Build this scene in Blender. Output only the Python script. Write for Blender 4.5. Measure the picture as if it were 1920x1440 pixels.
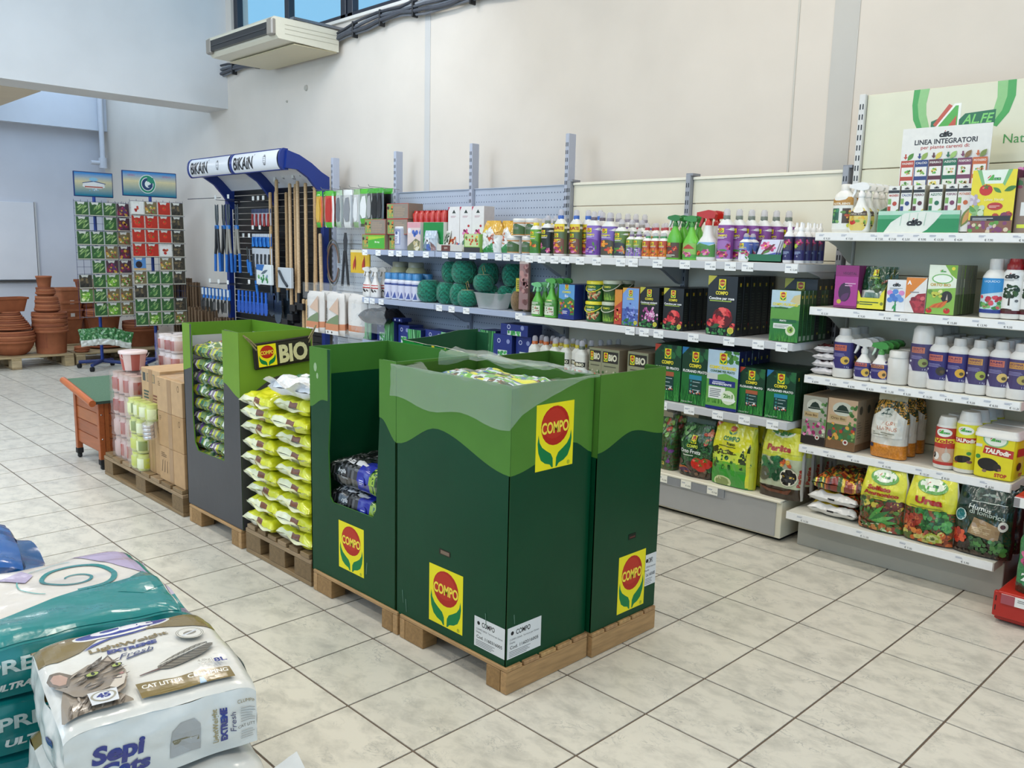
import bpy, math, random
from mathutils import Vector, Matrix, noise, geometry
PI = math.pi
sc = bpy.context.scene
for o in list(bpy.data.objects): bpy.data.objects.remove(o)
COLL = sc.collection

# ---------------------------------------------------------------- camera
cd = bpy.data.cameras.new('camera'); cam = bpy.data.objects.new('camera', cd); COLL.objects.link(cam)
cd.sensor_width = 36.0; cd.lens = 1601.93 / 1920 * 36; cd.clip_start = 0.02; cd.clip_end = 200
p_, r_, y_ = 0.158185, 0.0239284, 0.7912027
fw = Vector((math.cos(y_)*math.cos(p_), math.sin(y_)*math.cos(p_), -math.sin(p_)))
rt = Vector((math.sin(y_), -math.cos(y_), 0)); up = rt.cross(fw)
rt2 = rt*math.cos(r_)+up*math.sin(r_); up2 = -rt*math.sin(r_)+up*math.cos(r_)
cam.matrix_world = Matrix(((rt2.x, up2.x, -fw.x, -1.7813), (rt2.y, up2.y, -fw.y, -1.49673), (rt2.z, up2.z, -fw.z, 1.473937), (0, 0, 0, 1)))
sc.camera = cam

# ---------------------------------------------------------------- world, lights, exposure
w = bpy.data.worlds.new('sky'); sc.world = w; w.use_nodes = True
bg = w.node_tree.nodes['Background']; bg.inputs[0].default_value = (0.28, 0.66, 1.0, 1); bg.inputs[1].default_value = 1.0
def area(name, loc, size, power, col, rot=(0, 0, 0)):
    l = bpy.data.lights.new(name, 'AREA'); l.shape = 'RECTANGLE'; l.size, l.size_y = size; l.energy = power; l.color = col
    o = bpy.data.objects.new(name, l); o.location = loc; o.rotation_euler = rot; COLL.objects.link(o); return o
WARM = (1.0, 0.925, 0.82)
for (lx, ly) in ((-3.2, -2.2), (-0.9, -2.2), (1.4, -2.2), (-3.2, 0.8), (-0.9, 0.8), (1.3, 0.8), (-3.2, 4.0), (-0.9, 4.0), (1.2, 4.0)):
    area('ceiling_lamp', (lx, ly, 4.18), (0.3, 1.25), 29.5, WARM)
for (lx, ly) in ((-2.5, 9.8), (0.6, 9.8)):
    area('rear_ceiling_lamp', (lx, ly, 2.84 if lx < 1 else 4.1), (0.3, 1.2), 17, (0.9, 0.95, 1.0))
area('shop_front_daylight', (-5.85, 3.6, 1.9), (2.4, 9.0), 90, (0.66, 0.80, 1.0), (0, -PI/2, 0))
area('high_left_fill', (-5.9, 4.5, 3.75), (0.7, 6.0), 105, (0.62, 0.79, 1.0), (0, -PI/2, 0))  # added cool fill for beam and upper walls; left wall is solid here
area('behind_camera_fill', (-1.5, -4.15, 2.2), (7.0, 2.6), 34, (0.70, 0.84, 1.0), (PI/2, 0, 0))  # added fill from behind the camera, brightens the beam and bin fronts
area('beam_fill', (-1.2, 3.6, 4.1), (6.0, 0.9), 150, (0.58, 0.76, 1.0), (1.05, 0, 0))  # added fill tilted towards the beam; the ceiling above it is closed
area('rear_skylight', (2.0, 9.8, 4.1), (1.2, 2.6), 44, (0.50, 0.72, 1.0))
vs = sc.view_settings
vs.view_transform = 'Standard'; vs.look = 'None'; vs.gamma = 1; vs.exposure = -0.12; vs.use_curve_mapping = False

# ---------------------------------------------------------------- colour and materials
_cc = {}
def C(h):
    if not isinstance(h, str): return h
    if h in _cc: return _cc[h]
    s = h.lstrip('#'); r = []
    for i in (0, 2, 4):
        x = int(s[i:i+2], 16)/255; r.append(x/12.92 if x <= 0.04045 else ((x+0.055)/1.055)**2.4)
    _cc[h] = (r[0], r[1], r[2], 1.0); return _cc[h]
def mix(a, b, t):
    a, b = C(a), C(b); return tuple(a[i]*(1-t)+b[i]*t for i in range(3))+(1.0,)
MAT = {}
def material(name, rough=0.5, metal=0.0, coat=0.0, spec=0.5, nscale=40, namt=0.06, bump=0.0, bscale=60, stretch=None, trans=0.0, clear=0.0, sheen=0.0, coord='Object', flake=None):
    m = bpy.data.materials.new(name); m.use_nodes = True; nt = m.node_tree; N = nt.nodes; L = nt.links
    b = N['Principled BSDF']; at = N.new('ShaderNodeAttribute'); at.attribute_name = 'Col'
    tc = N.new('ShaderNodeTexCoord'); mp = N.new('ShaderNodeMapping'); L.new(tc.outputs[coord], mp.inputs[0])
    if stretch: mp.inputs['Scale'].default_value = stretch
    nz = N.new('ShaderNodeTexNoise'); nz.inputs['Scale'].default_value = nscale; nz.inputs['Detail'].default_value = 4
    L.new(mp.outputs[0], nz.inputs['Vector'])
    mr = N.new('ShaderNodeMapRange'); mr.inputs[1].default_value = 0.3; mr.inputs[2].default_value = 0.7
    mr.inputs[3].default_value = 1-namt; mr.inputs[4].default_value = 1+namt*0.6; L.new(nz.outputs[0], mr.inputs[0])
    vm = N.new('ShaderNodeVectorMath'); vm.operation = 'SCALE'; L.new(at.outputs['Color'], vm.inputs[0]); L.new(mr.outputs[0], vm.inputs['Scale'])
    L.new(vm.outputs[0], b.inputs['Base Color'])
    b.inputs['Roughness'].default_value = rough; b.inputs['Metallic'].default_value = metal
    b.inputs['Coat Weight'].default_value = coat; b.inputs['Coat Roughness'].default_value = 0.12
    b.inputs['Specular IOR Level'].default_value = spec
    if sheen: b.inputs['Sheen Weight'].default_value = sheen
    if bump:
        n2 = N.new('ShaderNodeTexNoise'); n2.inputs['Scale'].default_value = bscale; n2.inputs['Detail'].default_value = 3
        L.new(mp.outputs[0], n2.inputs['Vector'])
        bp = N.new('ShaderNodeBump'); bp.inputs['Strength'].default_value = bump; bp.inputs['Distance'].default_value = 0.01
        L.new(n2.outputs[0], bp.inputs['Height']); L.new(bp.outputs[0], b.inputs['Normal'])
    if clear:
        tr = N.new('ShaderNodeBsdfTransparent'); mx = N.new('ShaderNodeMixShader'); mx.inputs[0].default_value = clear
        L.new(b.outputs[0], mx.inputs[1]); L.new(tr.outputs[0], mx.inputs[2]); L.new(mx.outputs[0], N['Material Output'].inputs[0])
    MAT[name] = m; return m
material('card', rough=0.42, namt=0.04, coat=0.15)
material('display_card', rough=0.33, namt=0.07, nscale=5, coat=0.0, spec=0.2, bump=0.04, bscale=25)
material('kraft', rough=0.8, namt=0.08, nscale=25, bump=0.05)
material('plastic', rough=0.28, namt=0.02)
material('film_bag', rough=0.22, coat=0.5, namt=0.03, bump=0.25, bscale=22)
material('soft_bag', rough=0.30, coat=0.35, namt=0.04, bump=0.35, bscale=30)
material('painted_metal', rough=0.38, namt=0.03, nscale=8)
material('steel', rough=0.25, metal=0.9, namt=0.05)
material('paper', rough=0.75, namt=0.03)
material('plaster', rough=0.85, namt=0.045, nscale=2.2, bump=0.06, bscale=9)
material('wood', rough=0.65, namt=0.22, nscale=9, stretch=(1.0, 9.0, 9.0), bump=0.12, bscale=30)
material('oiled_wood', rough=0.42, namt=0.14, nscale=7, stretch=(9.0, 1.0, 9.0), coat=0.1)
material('terracotta', rough=0.8, namt=0.14, nscale=14)
material('rubber', rough=0.7, namt=0.05)
material('twine', rough=0.9, namt=0.35, nscale=120, bump=0.5, bscale=160, sheen=0.3)
material('felt', rough=0.95, namt=0.15, nscale=160)
material('cable', rough=0.5, namt=0.1)
material('clear_film', rough=0.12, namt=0.02, clear=0.80, bump=0.4, bscale=18, coat=0.6)
material('clear_wrap', rough=0.10, namt=0.02, clear=0.84, bump=0.7, bscale=30, coat=0.8)
material('clear_tub', rough=0.2, namt=0.02, clear=0.5)
material('grout', rough=0.9, namt=0.15)
# floor tile: veined grey-cream ceramic
def tile_mat():
    m = bpy.data.materials.new('floor_tile'); m.use_nodes = True; nt = m.node_tree; N = nt.nodes; L = nt.links; b = N['Principled BSDF']
    g = N.new('ShaderNodeNewGeometry'); oi = N.new('ShaderNodeObjectInfo')
    ad = N.new('ShaderNodeVectorMath'); ad.operation = 'MULTIPLY_ADD'; ad.inputs[1].default_value = (1, 1, 1)
    mu = N.new('ShaderNodeMath'); mu.operation = 'MULTIPLY'; mu.inputs[1].default_value = 37.0; L.new(oi.outputs['Random'], mu.inputs[0])
    L.new(g.outputs['Position'], ad.inputs[0]); L.new(mu.outputs[0], ad.inputs[2])
    mp = N.new('ShaderNodeMapping'); mp.inputs['Rotation'].default_value = (0, 0, 0.85); mp.inputs['Scale'].default_value = (1.25, 0.85, 1); L.new(ad.outputs[0], mp.inputs[0])
    n1 = N.new('ShaderNodeTexNoise'); n1.inputs['Scale'].default_value = 11; n1.inputs['Detail'].default_value = 6; n1.inputs['Roughness'].default_value = 0.65; n1.inputs['Distortion'].default_value = 0.3; L.new(mp.outputs[0], n1.inputs['Vector'])
    r1 = N.new('ShaderNodeValToRGB'); e = r1.color_ramp.elements; e[0].position = 0.32; e[0].color = C('#bfbaae'); e[1].position = 0.56; e[1].color = C('#dad4c6')
    L.new(n1.outputs[0], r1.inputs[0])
    n2 = N.new('ShaderNodeTexNoise'); n2.inputs['Scale'].default_value = 19; n2.inputs['Detail'].default_value = 8; n2.inputs['Distortion'].default_value = 1.2; L.new(mp.outputs[0], n2.inputs['Vector'])
    r2 = N.new('ShaderNodeValToRGB'); r2.color_ramp.elements[0].position = 0.47; r2.color_ramp.elements[0].color = (0, 0, 0, 1)
    e2 = r2.color_ramp.elements.new(0.495); e2.color = (1, 1, 1, 1); r2.color_ramp.elements[2].position = 0.52; r2.color_ramp.elements[2].color = (0, 0, 0, 1)
    L.new(n2.outputs[0], r2.inputs[0])
    n3 = N.new('ShaderNodeTexNoise'); n3.inputs['Scale'].default_value = 8.0; L.new(mp.outputs[0], n3.inputs['Vector'])
    gt = N.new('ShaderNodeMapRange'); gt.inputs[1].default_value = 0.5; gt.inputs[2].default_value = 0.68; gt.inputs[4].default_value = 0.75; L.new(n3.outputs[0], gt.inputs[0])
    ml = N.new('ShaderNodeMath'); ml.operation = 'MULTIPLY'; L.new(r2.outputs[0], ml.inputs[0]); L.new(gt.outputs[0], ml.inputs[1])
    mx = N.new('ShaderNodeMix'); mx.data_type = 'RGBA'; L.new(ml.outputs[0], mx.inputs[0]); L.new(r1.outputs[0], mx.inputs[6]); mx.inputs[7].default_value = C('#9b9a94')
    L.new(mx.outputs[2], b.inputs['Base Color']); b.inputs['Roughness'].default_value = 0.33; b.inputs['Specular IOR Level'].default_value = 0.4
    MAT['floor_tile'] = m
tile_mat()
def glass_mat():
    m = bpy.data.materials.new('window_glass'); m.use_nodes = True; N = m.node_tree.nodes; L = m.node_tree.links
    t = N.new('ShaderNodeBsdfTransparent'); g = N.new('ShaderNodeBsdfGlossy'); g.inputs['Roughness'].default_value = 0.03
    mx = N.new('ShaderNodeMixShader'); mx.inputs[0].default_value = 0.05; L.new(t.outputs[0], mx.inputs[1]); L.new(g.outputs[0], mx.inputs[2])
    L.new(mx.outputs[0], N['Material Output'].inputs[0]); MAT['window_glass'] = m
glass_mat()

# ---------------------------------------------------------------- mesh builder
class MB:
    def __init__(s): s.v = []; s.f = []; s.c = []; s.m = []; s.s = []
    def face(s, pts, col, m='card', sm=False):
        n = len(s.v); s.v.extend(tuple(p) for p in pts); s.f.append(tuple(range(n, n+len(pts)))); s.c.append(C(col)); s.m.append(m); s.s.append(sm)
    def grid(s, P, nu, nv, col, m='card', cu=False, sm=True, flip=False):
        """P(i,j)->point; col colour or function(i,j)"""
        n = len(s.v); W = nu if cu else nu+1
        for j in range(nv+1):
            for i in range(W): s.v.append(tuple(P(i, j)))
        for j in range(nv):
            for i in range(nu):
                a = n+j*W+i; b = n+j*W+(i+1) % W if cu else a+1; c = b+W; d = a+W
                s.f.append((a, d, c, b) if flip else (a, b, c, d)); s.c.append(C(col(i, j) if callable(col) else col)); s.m.append(m); s.s.append(sm)
    def box(s, x0, x1, y0, y1, z0, z1, col, m='card', bev=0.0):
        if x1 < x0: x0, x1 = x1, x0
        if y1 < y0: y0, y1 = y1, y0
        if z1 < z0: z0, z1 = z1, z0
        if bev <= 0:
            P = [(x, y, z) for z in (z0, z1) for x, y in ((x0, y0), (x1, y0), (x1, y1), (x0, y1))]; n = len(s.v); s.v.extend(P)
            for q in ((0, 3, 2, 1), (4, 5, 6, 7), (0, 1, 5, 4), (1, 2, 6, 5), (2, 3, 7, 6), (3, 0, 4, 7)):
                s.f.append(tuple(n+i for i in q)); s.c.append(C(col)); s.m.append(m); s.s.append(False)
        else:
            b = min(bev, (x1-x0)/2.1, (y1-y0)/2.1, (z1-z0)/2.1)
            def ring(z, i):
                return [(x0+i+b, y0+i, z), (x1-i-b, y0+i, z), (x1-i, y0+i+b, z), (x1-i, y1-i-b, z), (x1-i-b, y1-i, z), (x0+i+b, y1-i, z), (x0+i, y1-i-b, z), (x0+i, y0+i+b, z)]
            R = [ring(z0, b), ring(z0+b, 0), ring(z1-b, 0), ring(z1, b)]; n = len(s.v)
            for r in R: s.v.extend(r)
            def add(f): s.f.append(f); s.c.append(C(col)); s.m.append(m); s.s.append(False)
            for k in range(3):
                for i in range(8): add((n+k*8+i, n+k*8+(i+1) % 8, n+k*8+8+(i+1) % 8, n+k*8+8+i))
            add(tuple(n+i for i in reversed(range(8)))); add(tuple(n+24+i for i in range(8)))
    def loft(s, secs, n, col, m='plastic', sm=True, cap=True, pw=2.0):
        """secs: (z, rx, ry[, cx, cy]); superellipse sections"""
        def P(i, j):
            q = secs[j]; a = 2*PI*i/n; ca, sa = math.cos(a), math.sin(a); e = 2/pw
            cx = q[3] if len(q) > 3 else 0; cy = q[4] if len(q) > 4 else 0
            return (cx+q[1]*math.copysign(abs(ca)**e, ca), cy+q[2]*math.copysign(abs(sa)**e, sa), q[0])
        s.grid(P, n, len(secs)-1, col, m, cu=True, sm=sm)
        if cap:
            c0 = col(0, 0) if callable(col) else col; c1 = col(0, len(secs)-2) if callable(col) else col
            s.face([P(i, 0) for i in reversed(range(n))], c0, m); s.face([P(i, len(secs)-1) for i in range(n)], c1, m)
    def tube(s, pts, r, col, m='plastic', n=8, sm=True):
        pts = [Vector(p) for p in pts]; R = r if isinstance(r, (list, tuple)) else [r]*len(pts); rings = []
        t0 = (pts[1]-pts[0]).normalized(); a = t0.orthogonal().normalized()
        for k, p in enumerate(pts):
            t = ((pts[k+1] if k+1 < len(pts) else p)-(pts[k-1] if k else p)).normalized()
            a = (a-t*a.dot(t)).normalized(); b = t.cross(a)
            rings.append([p+(a*math.cos(2*PI*i/n)+b*math.sin(2*PI*i/n))*R[k] for i in range(n)])
        s.grid(lambda i, j: rings[j][i], n, len(pts)-1, col, m, cu=True, sm=sm)
        s.face(list(reversed(rings[0])), col, m); s.face(rings[-1], col, m)
    def prism(s, pts, fr, th, col, m='card', side=None):
        """extrude 2D polygon (frame fn fr(a,b,depth)) by thickness th backwards"""
        tri = geometry.tessellate_polygon([[Vector((p[0], p[1], 0)) for p in pts]]); n = len(pts)
        for t in tri:
            q = [pts[i] for i in t]
            ar = (q[1][0]-q[0][0])*(q[2][1]-q[0][1])-(q[2][0]-q[0][0])*(q[1][1]-q[0][1])
            if ar < 0: q.reverse()
            s.face([fr(a, b, 0) for a, b in q], col, m); s.face([fr(a, b, -th) for a, b in reversed(q)], side or col, m)
        A = sum(pts[i][0]*pts[(i+1) % n][1]-pts[(i+1) % n][0]*pts[i][1] for i in range(n)); P = pts if A > 0 else list(reversed(pts))
        for i in range(n):
            a, b = P[i], P[(i+1) % n]; s.face([fr(*b, 0), fr(*a, 0), fr(*a, -th), fr(*b, -th)], side or col, m)
    def mesh(s, name):
        me = bpy.data.meshes.new(name); me.from_pydata(s.v, [], s.f)
        names = []
        for m in s.m:
            if m not in names: names.append(m)
        for n in names: me.materials.append(MAT[n])
        idx = {n: i for i, n in enumerate(names)}
        me.polygons.foreach_set('material_index', [idx[m] for m in s.m]); me.polygons.foreach_set('use_smooth', s.s)
        ca = me.color_attributes.new('Col', 'FLOAT_COLOR', 'CORNER'); buf = []
        for f, c in zip(s.f, s.c): buf.extend(list(c)*len(f))
        ca.data.foreach_set('color', buf); me.update(); return me
    def build(s, name, parent=None, loc=None, rz=0, **tags):
        o = bpy.data.objects.new(name, s.mesh(name)); COLL.objects.link(o)
        if parent: o.parent = parent
        if loc: o.location = loc
        if rz: o.rotation_euler = (0, 0, rz)
        for k, v in tags.items():
            if v: o[k] = v
        return o
SEEN = {}
def chk(label):
    n = len(label.split())
    if n < 4 or n > 16: print('LABEL LEN', n, label)
    SEEN[label] = SEEN.get(label, 0)+1
def thing(name, label, cat, loc=(0, 0, 0), rz=0, group=None):
    o = bpy.data.objects.new(name, None); o.empty_display_size = 0.05; COLL.objects.link(o); o.location = loc; o.rotation_euler = (0, 0, rz)
    o['label'] = label; o['category'] = cat; chk(label)
    if group: o['group'] = group
    return o
def mono(mb, name, label, cat, loc=None, rz=0, group=None):
    chk(label); return mb.build(name, None, loc, rz, label=label, category=cat, group=group)
KIDS = {}
def clone(r, loc, rz=None, label=None, group=None, scale=None):
    c = r.copy(); COLL.objects.link(c); c.location = loc
    if rz is not None: c.rotation_euler = (0, 0, rz)
    if scale: c.scale = scale
    if label: c['label'] = label; chk(label)
    if group: c['group'] = group
    def rec(a, b):
        for ch in a.children:
            k = ch.copy(); COLL.objects.link(k); k.parent = b; rec(ch, k)
    rec(r, c); return c
def struct(mb, name, parent=None): return mb.build(name, parent, kind='structure' if parent is None else None)

# ---------------------------------------------------------------- 2D art printed on flat or curved faces
def frame(o, u, v):
    o, u, v = Vector(o), Vector(u).normalized(), Vector(v).normalized(); n = u.cross(v)
    return lambda a, b, k=0.0: o+u*a+v*b+n*k
_fc = {}
def glyphs(txt, bold):
    key = (txt, bold)
    if key in _fc: return _fc[key]
    cu = bpy.data.curves.new('t', 'FONT'); cu.body = txt; cu.resolution_u = 3; cu.offset = bold
    o = bpy.data.objects.new('t', cu); COLL.objects.link(o); dg = bpy.context.evaluated_depsgraph_get(); ev = o.evaluated_get(dg); me = ev.to_mesh()
    V = [(v.co.x, v.co.y) for v in me.vertices]; F = []
    me.calc_loop_triangles()
    for t in me.loop_triangles: F.append(tuple(t.vertices))
    ev.to_mesh_clear(); bpy.data.objects.remove(o); bpy.data.curves.remove(cu)
    xs = [p[0] for p in V] or [0, 1]; _fc[key] = (V, F, min(xs), max(xs)); return _fc[key]
def hull_clip(poly, x0, y0, x1, y1):
    for ax, lim, sg in ((0, x0, 1), (0, x1, -1), (1, y0, 1), (1, y1, -1)):
        out = []; n = len(poly)
        for i in range(n):
            a, b = poly[i], poly[(i+1) % n]; da = (a[ax]-lim)*sg; db = (b[ax]-lim)*sg
            if da >= 0: out.append(a)
            if (da > 0 > db) or (da < 0 < db):
                t = da/(da-db); out.append((a[0]+(b[0]-a[0])*t, a[1]+(b[1]-a[1])*t))
        poly = out
        if len(poly) < 3: return []
    return poly
def convex(p):
    s = 0; n = len(p)
    for i in range(n):
        a, b, c = p[i], p[(i+1) % n], p[(i+2) % n]; z = (b[0]-a[0])*(c[1]-b[1])-(b[1]-a[1])*(c[0]-b[0])
        if abs(z) > 1e-12:
            if s and (z > 0) != (s > 0): return False
            s = z
    return True
class Art:
    def __init__(s): s.p = []; s.k = 0
    def poly(s, pts, col, lay=True):
        if lay: s.k += 1
        s.p.append((list(pts), col, s.k)); return s
    def rect(s, x0, y0, x1, y1, col): return s.poly([(x0, y0), (x1, y0), (x1, y1), (x0, y1)], col)
    def disc(s, cx, cy, rx, ry, col, n=14, rot=0.0, lay=True):
        c, q = math.cos(rot), math.sin(rot)
        return s.poly([(cx+rx*math.cos(2*PI*i/n)*c-ry*math.sin(2*PI*i/n)*q, cy+rx*math.cos(2*PI*i/n)*q+ry*math.sin(2*PI*i/n)*c) for i in range(n)], col, lay)
    def text(s, t, cx, cy, h, col, w=None, bold=0.0, shear=0.0, rot=0.0, anchor='c'):
        V, F, xa, xb = glyphs(t, bold); k = h/0.72; kx = k
        if w: kx = w/(xb-xa)
        s.k += 1; c, q = math.cos(rot), math.sin(rot); mid = (xa+xb)/2 if anchor == 'c' else xa
        P = []
        for x, y in V:
            yy = y*k-h/2; xx = (x-mid)*kx+shear*yy; P.append((cx+xx*c-yy*q, cy+xx*q+yy*c))
        for f in F: s.p.append(([P[i] for i in f], col, s.k))
        return s
    def lines(s, x0, y0, x1, y1, n, col, seed=1, fill=0.45):
        r = random.Random(seed); s.k += 1; dy = (y1-y0)/n
        for i in range(n):
            e = x0+(x1-x0)*r.uniform(0.6, 1.0); yy = y0+i*dy; s.p.append(([(x0, yy), (e, yy), (e, yy+dy*fill), (x0, yy+dy*fill)], col, s.k))
        return s
    def blobs(s, x0, y0, x1, y1, cols, n, r0, r1, seed=1, asp=1.0):
        r = random.Random(seed)
        for i in range(n):
            a = r.uniform(r0, r1); s.disc(r.uniform(x0, x1), r.uniform(y0, y1), a, a*asp*r.uniform(0.7, 1.2), r.choice(cols), 7, r.uniform(0, 3), lay=(i % 4 == 0))
        return s
    def flower(s, cx, cy, r, cols, n=6, seed=1, core='#e8c63a'):
        rd = random.Random(seed)
        for ring, rr in ((0, 0.62), (1, 0.36)):
            for i in range(n-ring):
                a = 2*PI*i/(n-ring)+ring*0.4+rd.uniform(-.15, .15); s.disc(cx+r*rr*math.cos(a), cy+r*rr*math.sin(a), r*(0.42-0.08*ring), r*(0.32-0.06*ring), cols[(i+ring) % len(cols)], 8, a, lay=(i % 2 == 0))
        if core: s.disc(cx, cy, r*0.2, r*0.2, core, 8)
        return s
    def rose(s, cx, cy, r, c=('#5a0a12', '#d8303a', '#f0605a', '#a3131f')):
        for k, (rr, n) in enumerate(((1.0, 7), (0.74, 6), (0.48, 5), (0.26, 3))):
            for i in range(n):
                a = 2*PI*i/n+k*0.5; s.disc(cx+r*rr*0.6*math.cos(a), cy+r*rr*0.5*math.sin(a), r*rr*0.52, r*rr*0.36, c[(i+k) % 3], 9, a+PI/2, lay=(i % 2 == 0))
            s.disc(cx, cy, r*rr*0.34, r*rr*0.3, c[3 if k % 2 else 0], 9)
        return s
    def leaf(s, cx, cy, L, W, ang, col):
        c, q = math.cos(ang), math.sin(ang); P = []
        for i in range(6): t = i/5; P.append((t*L, math.sin(t*PI)*W/2))
        for i in range(1, 5): t = 1-i/5; P.append((t*L, -math.sin(t*PI)*W/2))
        return s.poly([(cx+x*c-y*q, cy+x*q+y*c) for x, y in P], col)
    def tomato(s, cx, cy, r, col='#c8281c'):
        s.disc(cx, cy, r, r*0.9, col, 12); s.disc(cx-r*0.3, cy+r*0.35, r*0.3, r*0.2, '#e8705a', 7)
        for i in range(5): s.leaf(cx, cy+r*0.5, r*0.5, r*0.2, 2*PI*i/5+0.3, '#3c7a28')
        return s
    def grass(s, x0, x1, y, h, cols, n, seed=3):
        r = random.Random(seed); s.k += 1
        for i in range(n):
            x = r.uniform(x0, x1); hh = h*r.uniform(0.5, 1); l = r.uniform(-.3, .3)*hh; wd = (x1-x0)/n*0.9
            s.p.append(([(x-wd, y), (x+wd, y), (x+l, y+hh)], r.choice(cols), s.k+i % 3))
        s.k += 3; return s
    def compo(s, cx, cy, w, h=None, sq=True, reg=False):
        h = h or w*1.3; x0, y0 = cx-w/2, cy-h/2
        if sq: s.rect(x0, y0, x0+w, y0+h, '#efe021')
        for sg in (-1, 1):
            P = [(.035,.02),(.045,.16),(.10,.235),(.22,.29),(.33,.35),(.40,.43),(.435,.55),(.455,.42),(.43,.28),(.36,.16),(.25,.10),(.12,.07),(.07,.02)]
            s.poly([(cx+sg*a*w, y0+b*h) for a, b in P], '#107a42')
        s.disc(cx, cy+h*0.14, w*0.405, h*0.325, '#efe021', 22); s.disc(cx, cy+h*0.155, w*0.375, h*0.3, '#b3291d', 22)
        s.disc(cx-w*0.03, cy+h*0.19, w*0.31, h*0.23, '#bd3424', 18)
        s.text('COMPO', cx, cy+h*0.135, h*0.17, '#f4e04a', w=w*0.72, bold=0.03)
        if reg: s.text('®', x0+w*0.88, y0+h*0.05, h*0.06, '#107a42')
        return s
    def put(s, mb, fn, m=None, clip=None, cell=None, lift=0.0004, step=0.00006, mir=False):
        m = m or 'card'
        for pts, col, k in s.p:
            if len(pts) == 3 or convex(pts): polys = [pts]
            else:
                polys = [[pts[i] for i in t] for t in geometry.tessellate_polygon([[Vector((a, b, 0)) for a, b in pts]])]
            for p in polys:
                if clip: p = hull_clip(p, *clip)
                if len(p) < 3: continue
                ar = sum(p[i][0]*p[(i+1) % len(p)][1]-p[(i+1) % len(p)][0]*p[i][1] for i in range(len(p)))
                if abs(ar) < 1e-11: continue
                if ar < 0: p = p[::-1]
                d = lift+k*step
                if cell:
                    x0 = min(q[0] for q in p); x1 = max(q[0] for q in p); y0 = min(q[1] for q in p); y1 = max(q[1] for q in p)
                    ix0, ix1 = math.floor(x0/cell[0]), math.ceil(x1/cell[0]); iy0, iy1 = math.floor(y0/cell[1]), math.ceil(y1/cell[1])
                    for i in range(ix0, max(ix1, ix0+1)):
                        for j in range(iy0, max(iy1, iy0+1)):
                            c = hull_clip(p, i*cell[0], j*cell[1], (i+1)*cell[0], (j+1)*cell[1])
                            if len(c) >= 3: mb.face([fn(a, b, d) for a, b in c], col, m)
                else: mb.face([fn(a, b, d) for a, b in p], col, m)
        return mb
# ================================================================= the room
WALL = '#ddd3c7'
T = 0.34
mb = MB(); mb.box(-6.0, 3.0, -4.2, 11.6, -0.06, -0.003, '#6a5a4c', 'grout'); floor = struct(mb, 'floor')
g = 0.0038; tiles = []
for i in range(-14, 35):
    for j in range(-18, 9):
        x0, y0 = j*T, i*T
        if x0 < -5.9 or x0+T > 3.0 or y0 < -4.1 or y0 > 11.4: continue
        tiles.append((x0, y0))
camp = Vector((-1.7813, -1.49673))
def vis(x, y):
    d = Vector((x+T/2, y+T/2))-camp; a = math.atan2(d.y, d.x)-y_
    return abs(a) < 0.60 and d.length > 0.9 and x+T < 2.5
tiles.sort(key=lambda t: (not vis(*t), (Vector((t[0]+T/2, t[1]+T/2))-camp).length))
def tile_mesh(mb, x0, y0, dz=0.0):
    mb.box(x0+g, x0+T-g, y0+g, y0+T-g, -0.006, dz, '#d5d1c6', 'floor_tile')
mb = MB(); tile_mesh(mb, 0, 0); tme = mb.mesh('tile')
for k, (x0, y0) in enumerate(tiles[:300]):
    o = bpy.data.objects.new('tile', tme); COLL.objects.link(o); o.parent = floor; o.location = (x0, y0, 0)
mb = MB()
for (x0, y0) in tiles[300:]: tile_mesh(mb, x0, y0)
mb.build('tile_field', floor, kind='stuff')

# shelving wall (right), with its clerestory window
mb = MB(); WX = 2.8
mb.box(WX, 3.0, -4.2, 4.45, -0.05, 4.4, WALL, 'plaster'); mb.box(WX, 3.0, 7.56, 11.6, -0.05, 4.4, WALL, 'plaster')
mb.box(WX, 3.0, 4.45, 7.56, -0.05, 3.475, WALL, 'plaster'); mb.box(WX, 3.0, 4.45, 7.56, 4.25, 4.4, WALL, 'plaster')
struct(mb, 'wall_right')
for k, (ya, yb, cc) in enumerate(((4.165, 4.235, '#cbc8c4'), (0.615, 0.755, '#c6c2bb'), (0.955, 0.966, '#c9c4ba'))):
    mb = MB(); mb.box(WX-0.004, WX, ya, yb, 0, 4.3, cc, 'plaster'); struct(mb, 'trim_%d' % (k+1))
for n, (dy, dz, r) in enumerate(((6.06, 2.95, 0.03), (6.42, 2.86, 0.012))):
    mb = MB(); mb.loft([(0, r, r), (0.014, r*0.8, r*0.8)], 12, '#b9b2a6', 'plaster'); o = mono(mb, 'wall_plug', ('larger round' if n == 0 else 'tiny')+' filler plug on the bare wall beneath the air conditioner', 'wall plug', (WX, dy, dz)); o.rotation_euler = (0, -PI/2, 0)
FR = '#2b2f3a'
mb = MB()
for y in (4.47, 5.36, 5.47, 6.46, 7.52): mb.box(2.83, 2.90, y-0.04, y+0.04, 3.475, 4.25, FR, 'painted_metal', 0.004)
mb.box(2.83, 2.90, 4.45, 7.56, 3.475, 3.53, FR, 'painted_metal', 0.004); mb.box(2.83, 2.90, 4.45, 7.56, 4.19, 4.25, FR, 'painted_metal', 0.004)
win = struct(mb, 'window_1')
for a, b in ((4.51, 5.32), (5.51, 6.42), (6.50, 7.48)):
    mb = MB(); mb.box(2.862, 2.868, a, b, 3.53, 4.19, '#ffffff', 'window_glass'); mb.build('pane', win)
mb = MB(); mb.box(2.77, 2.83, 4.42, 7.56, 3.445, 3.475, '#e3ded6', 'plaster', 0.004); mb.build('window_sill', win)
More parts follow.
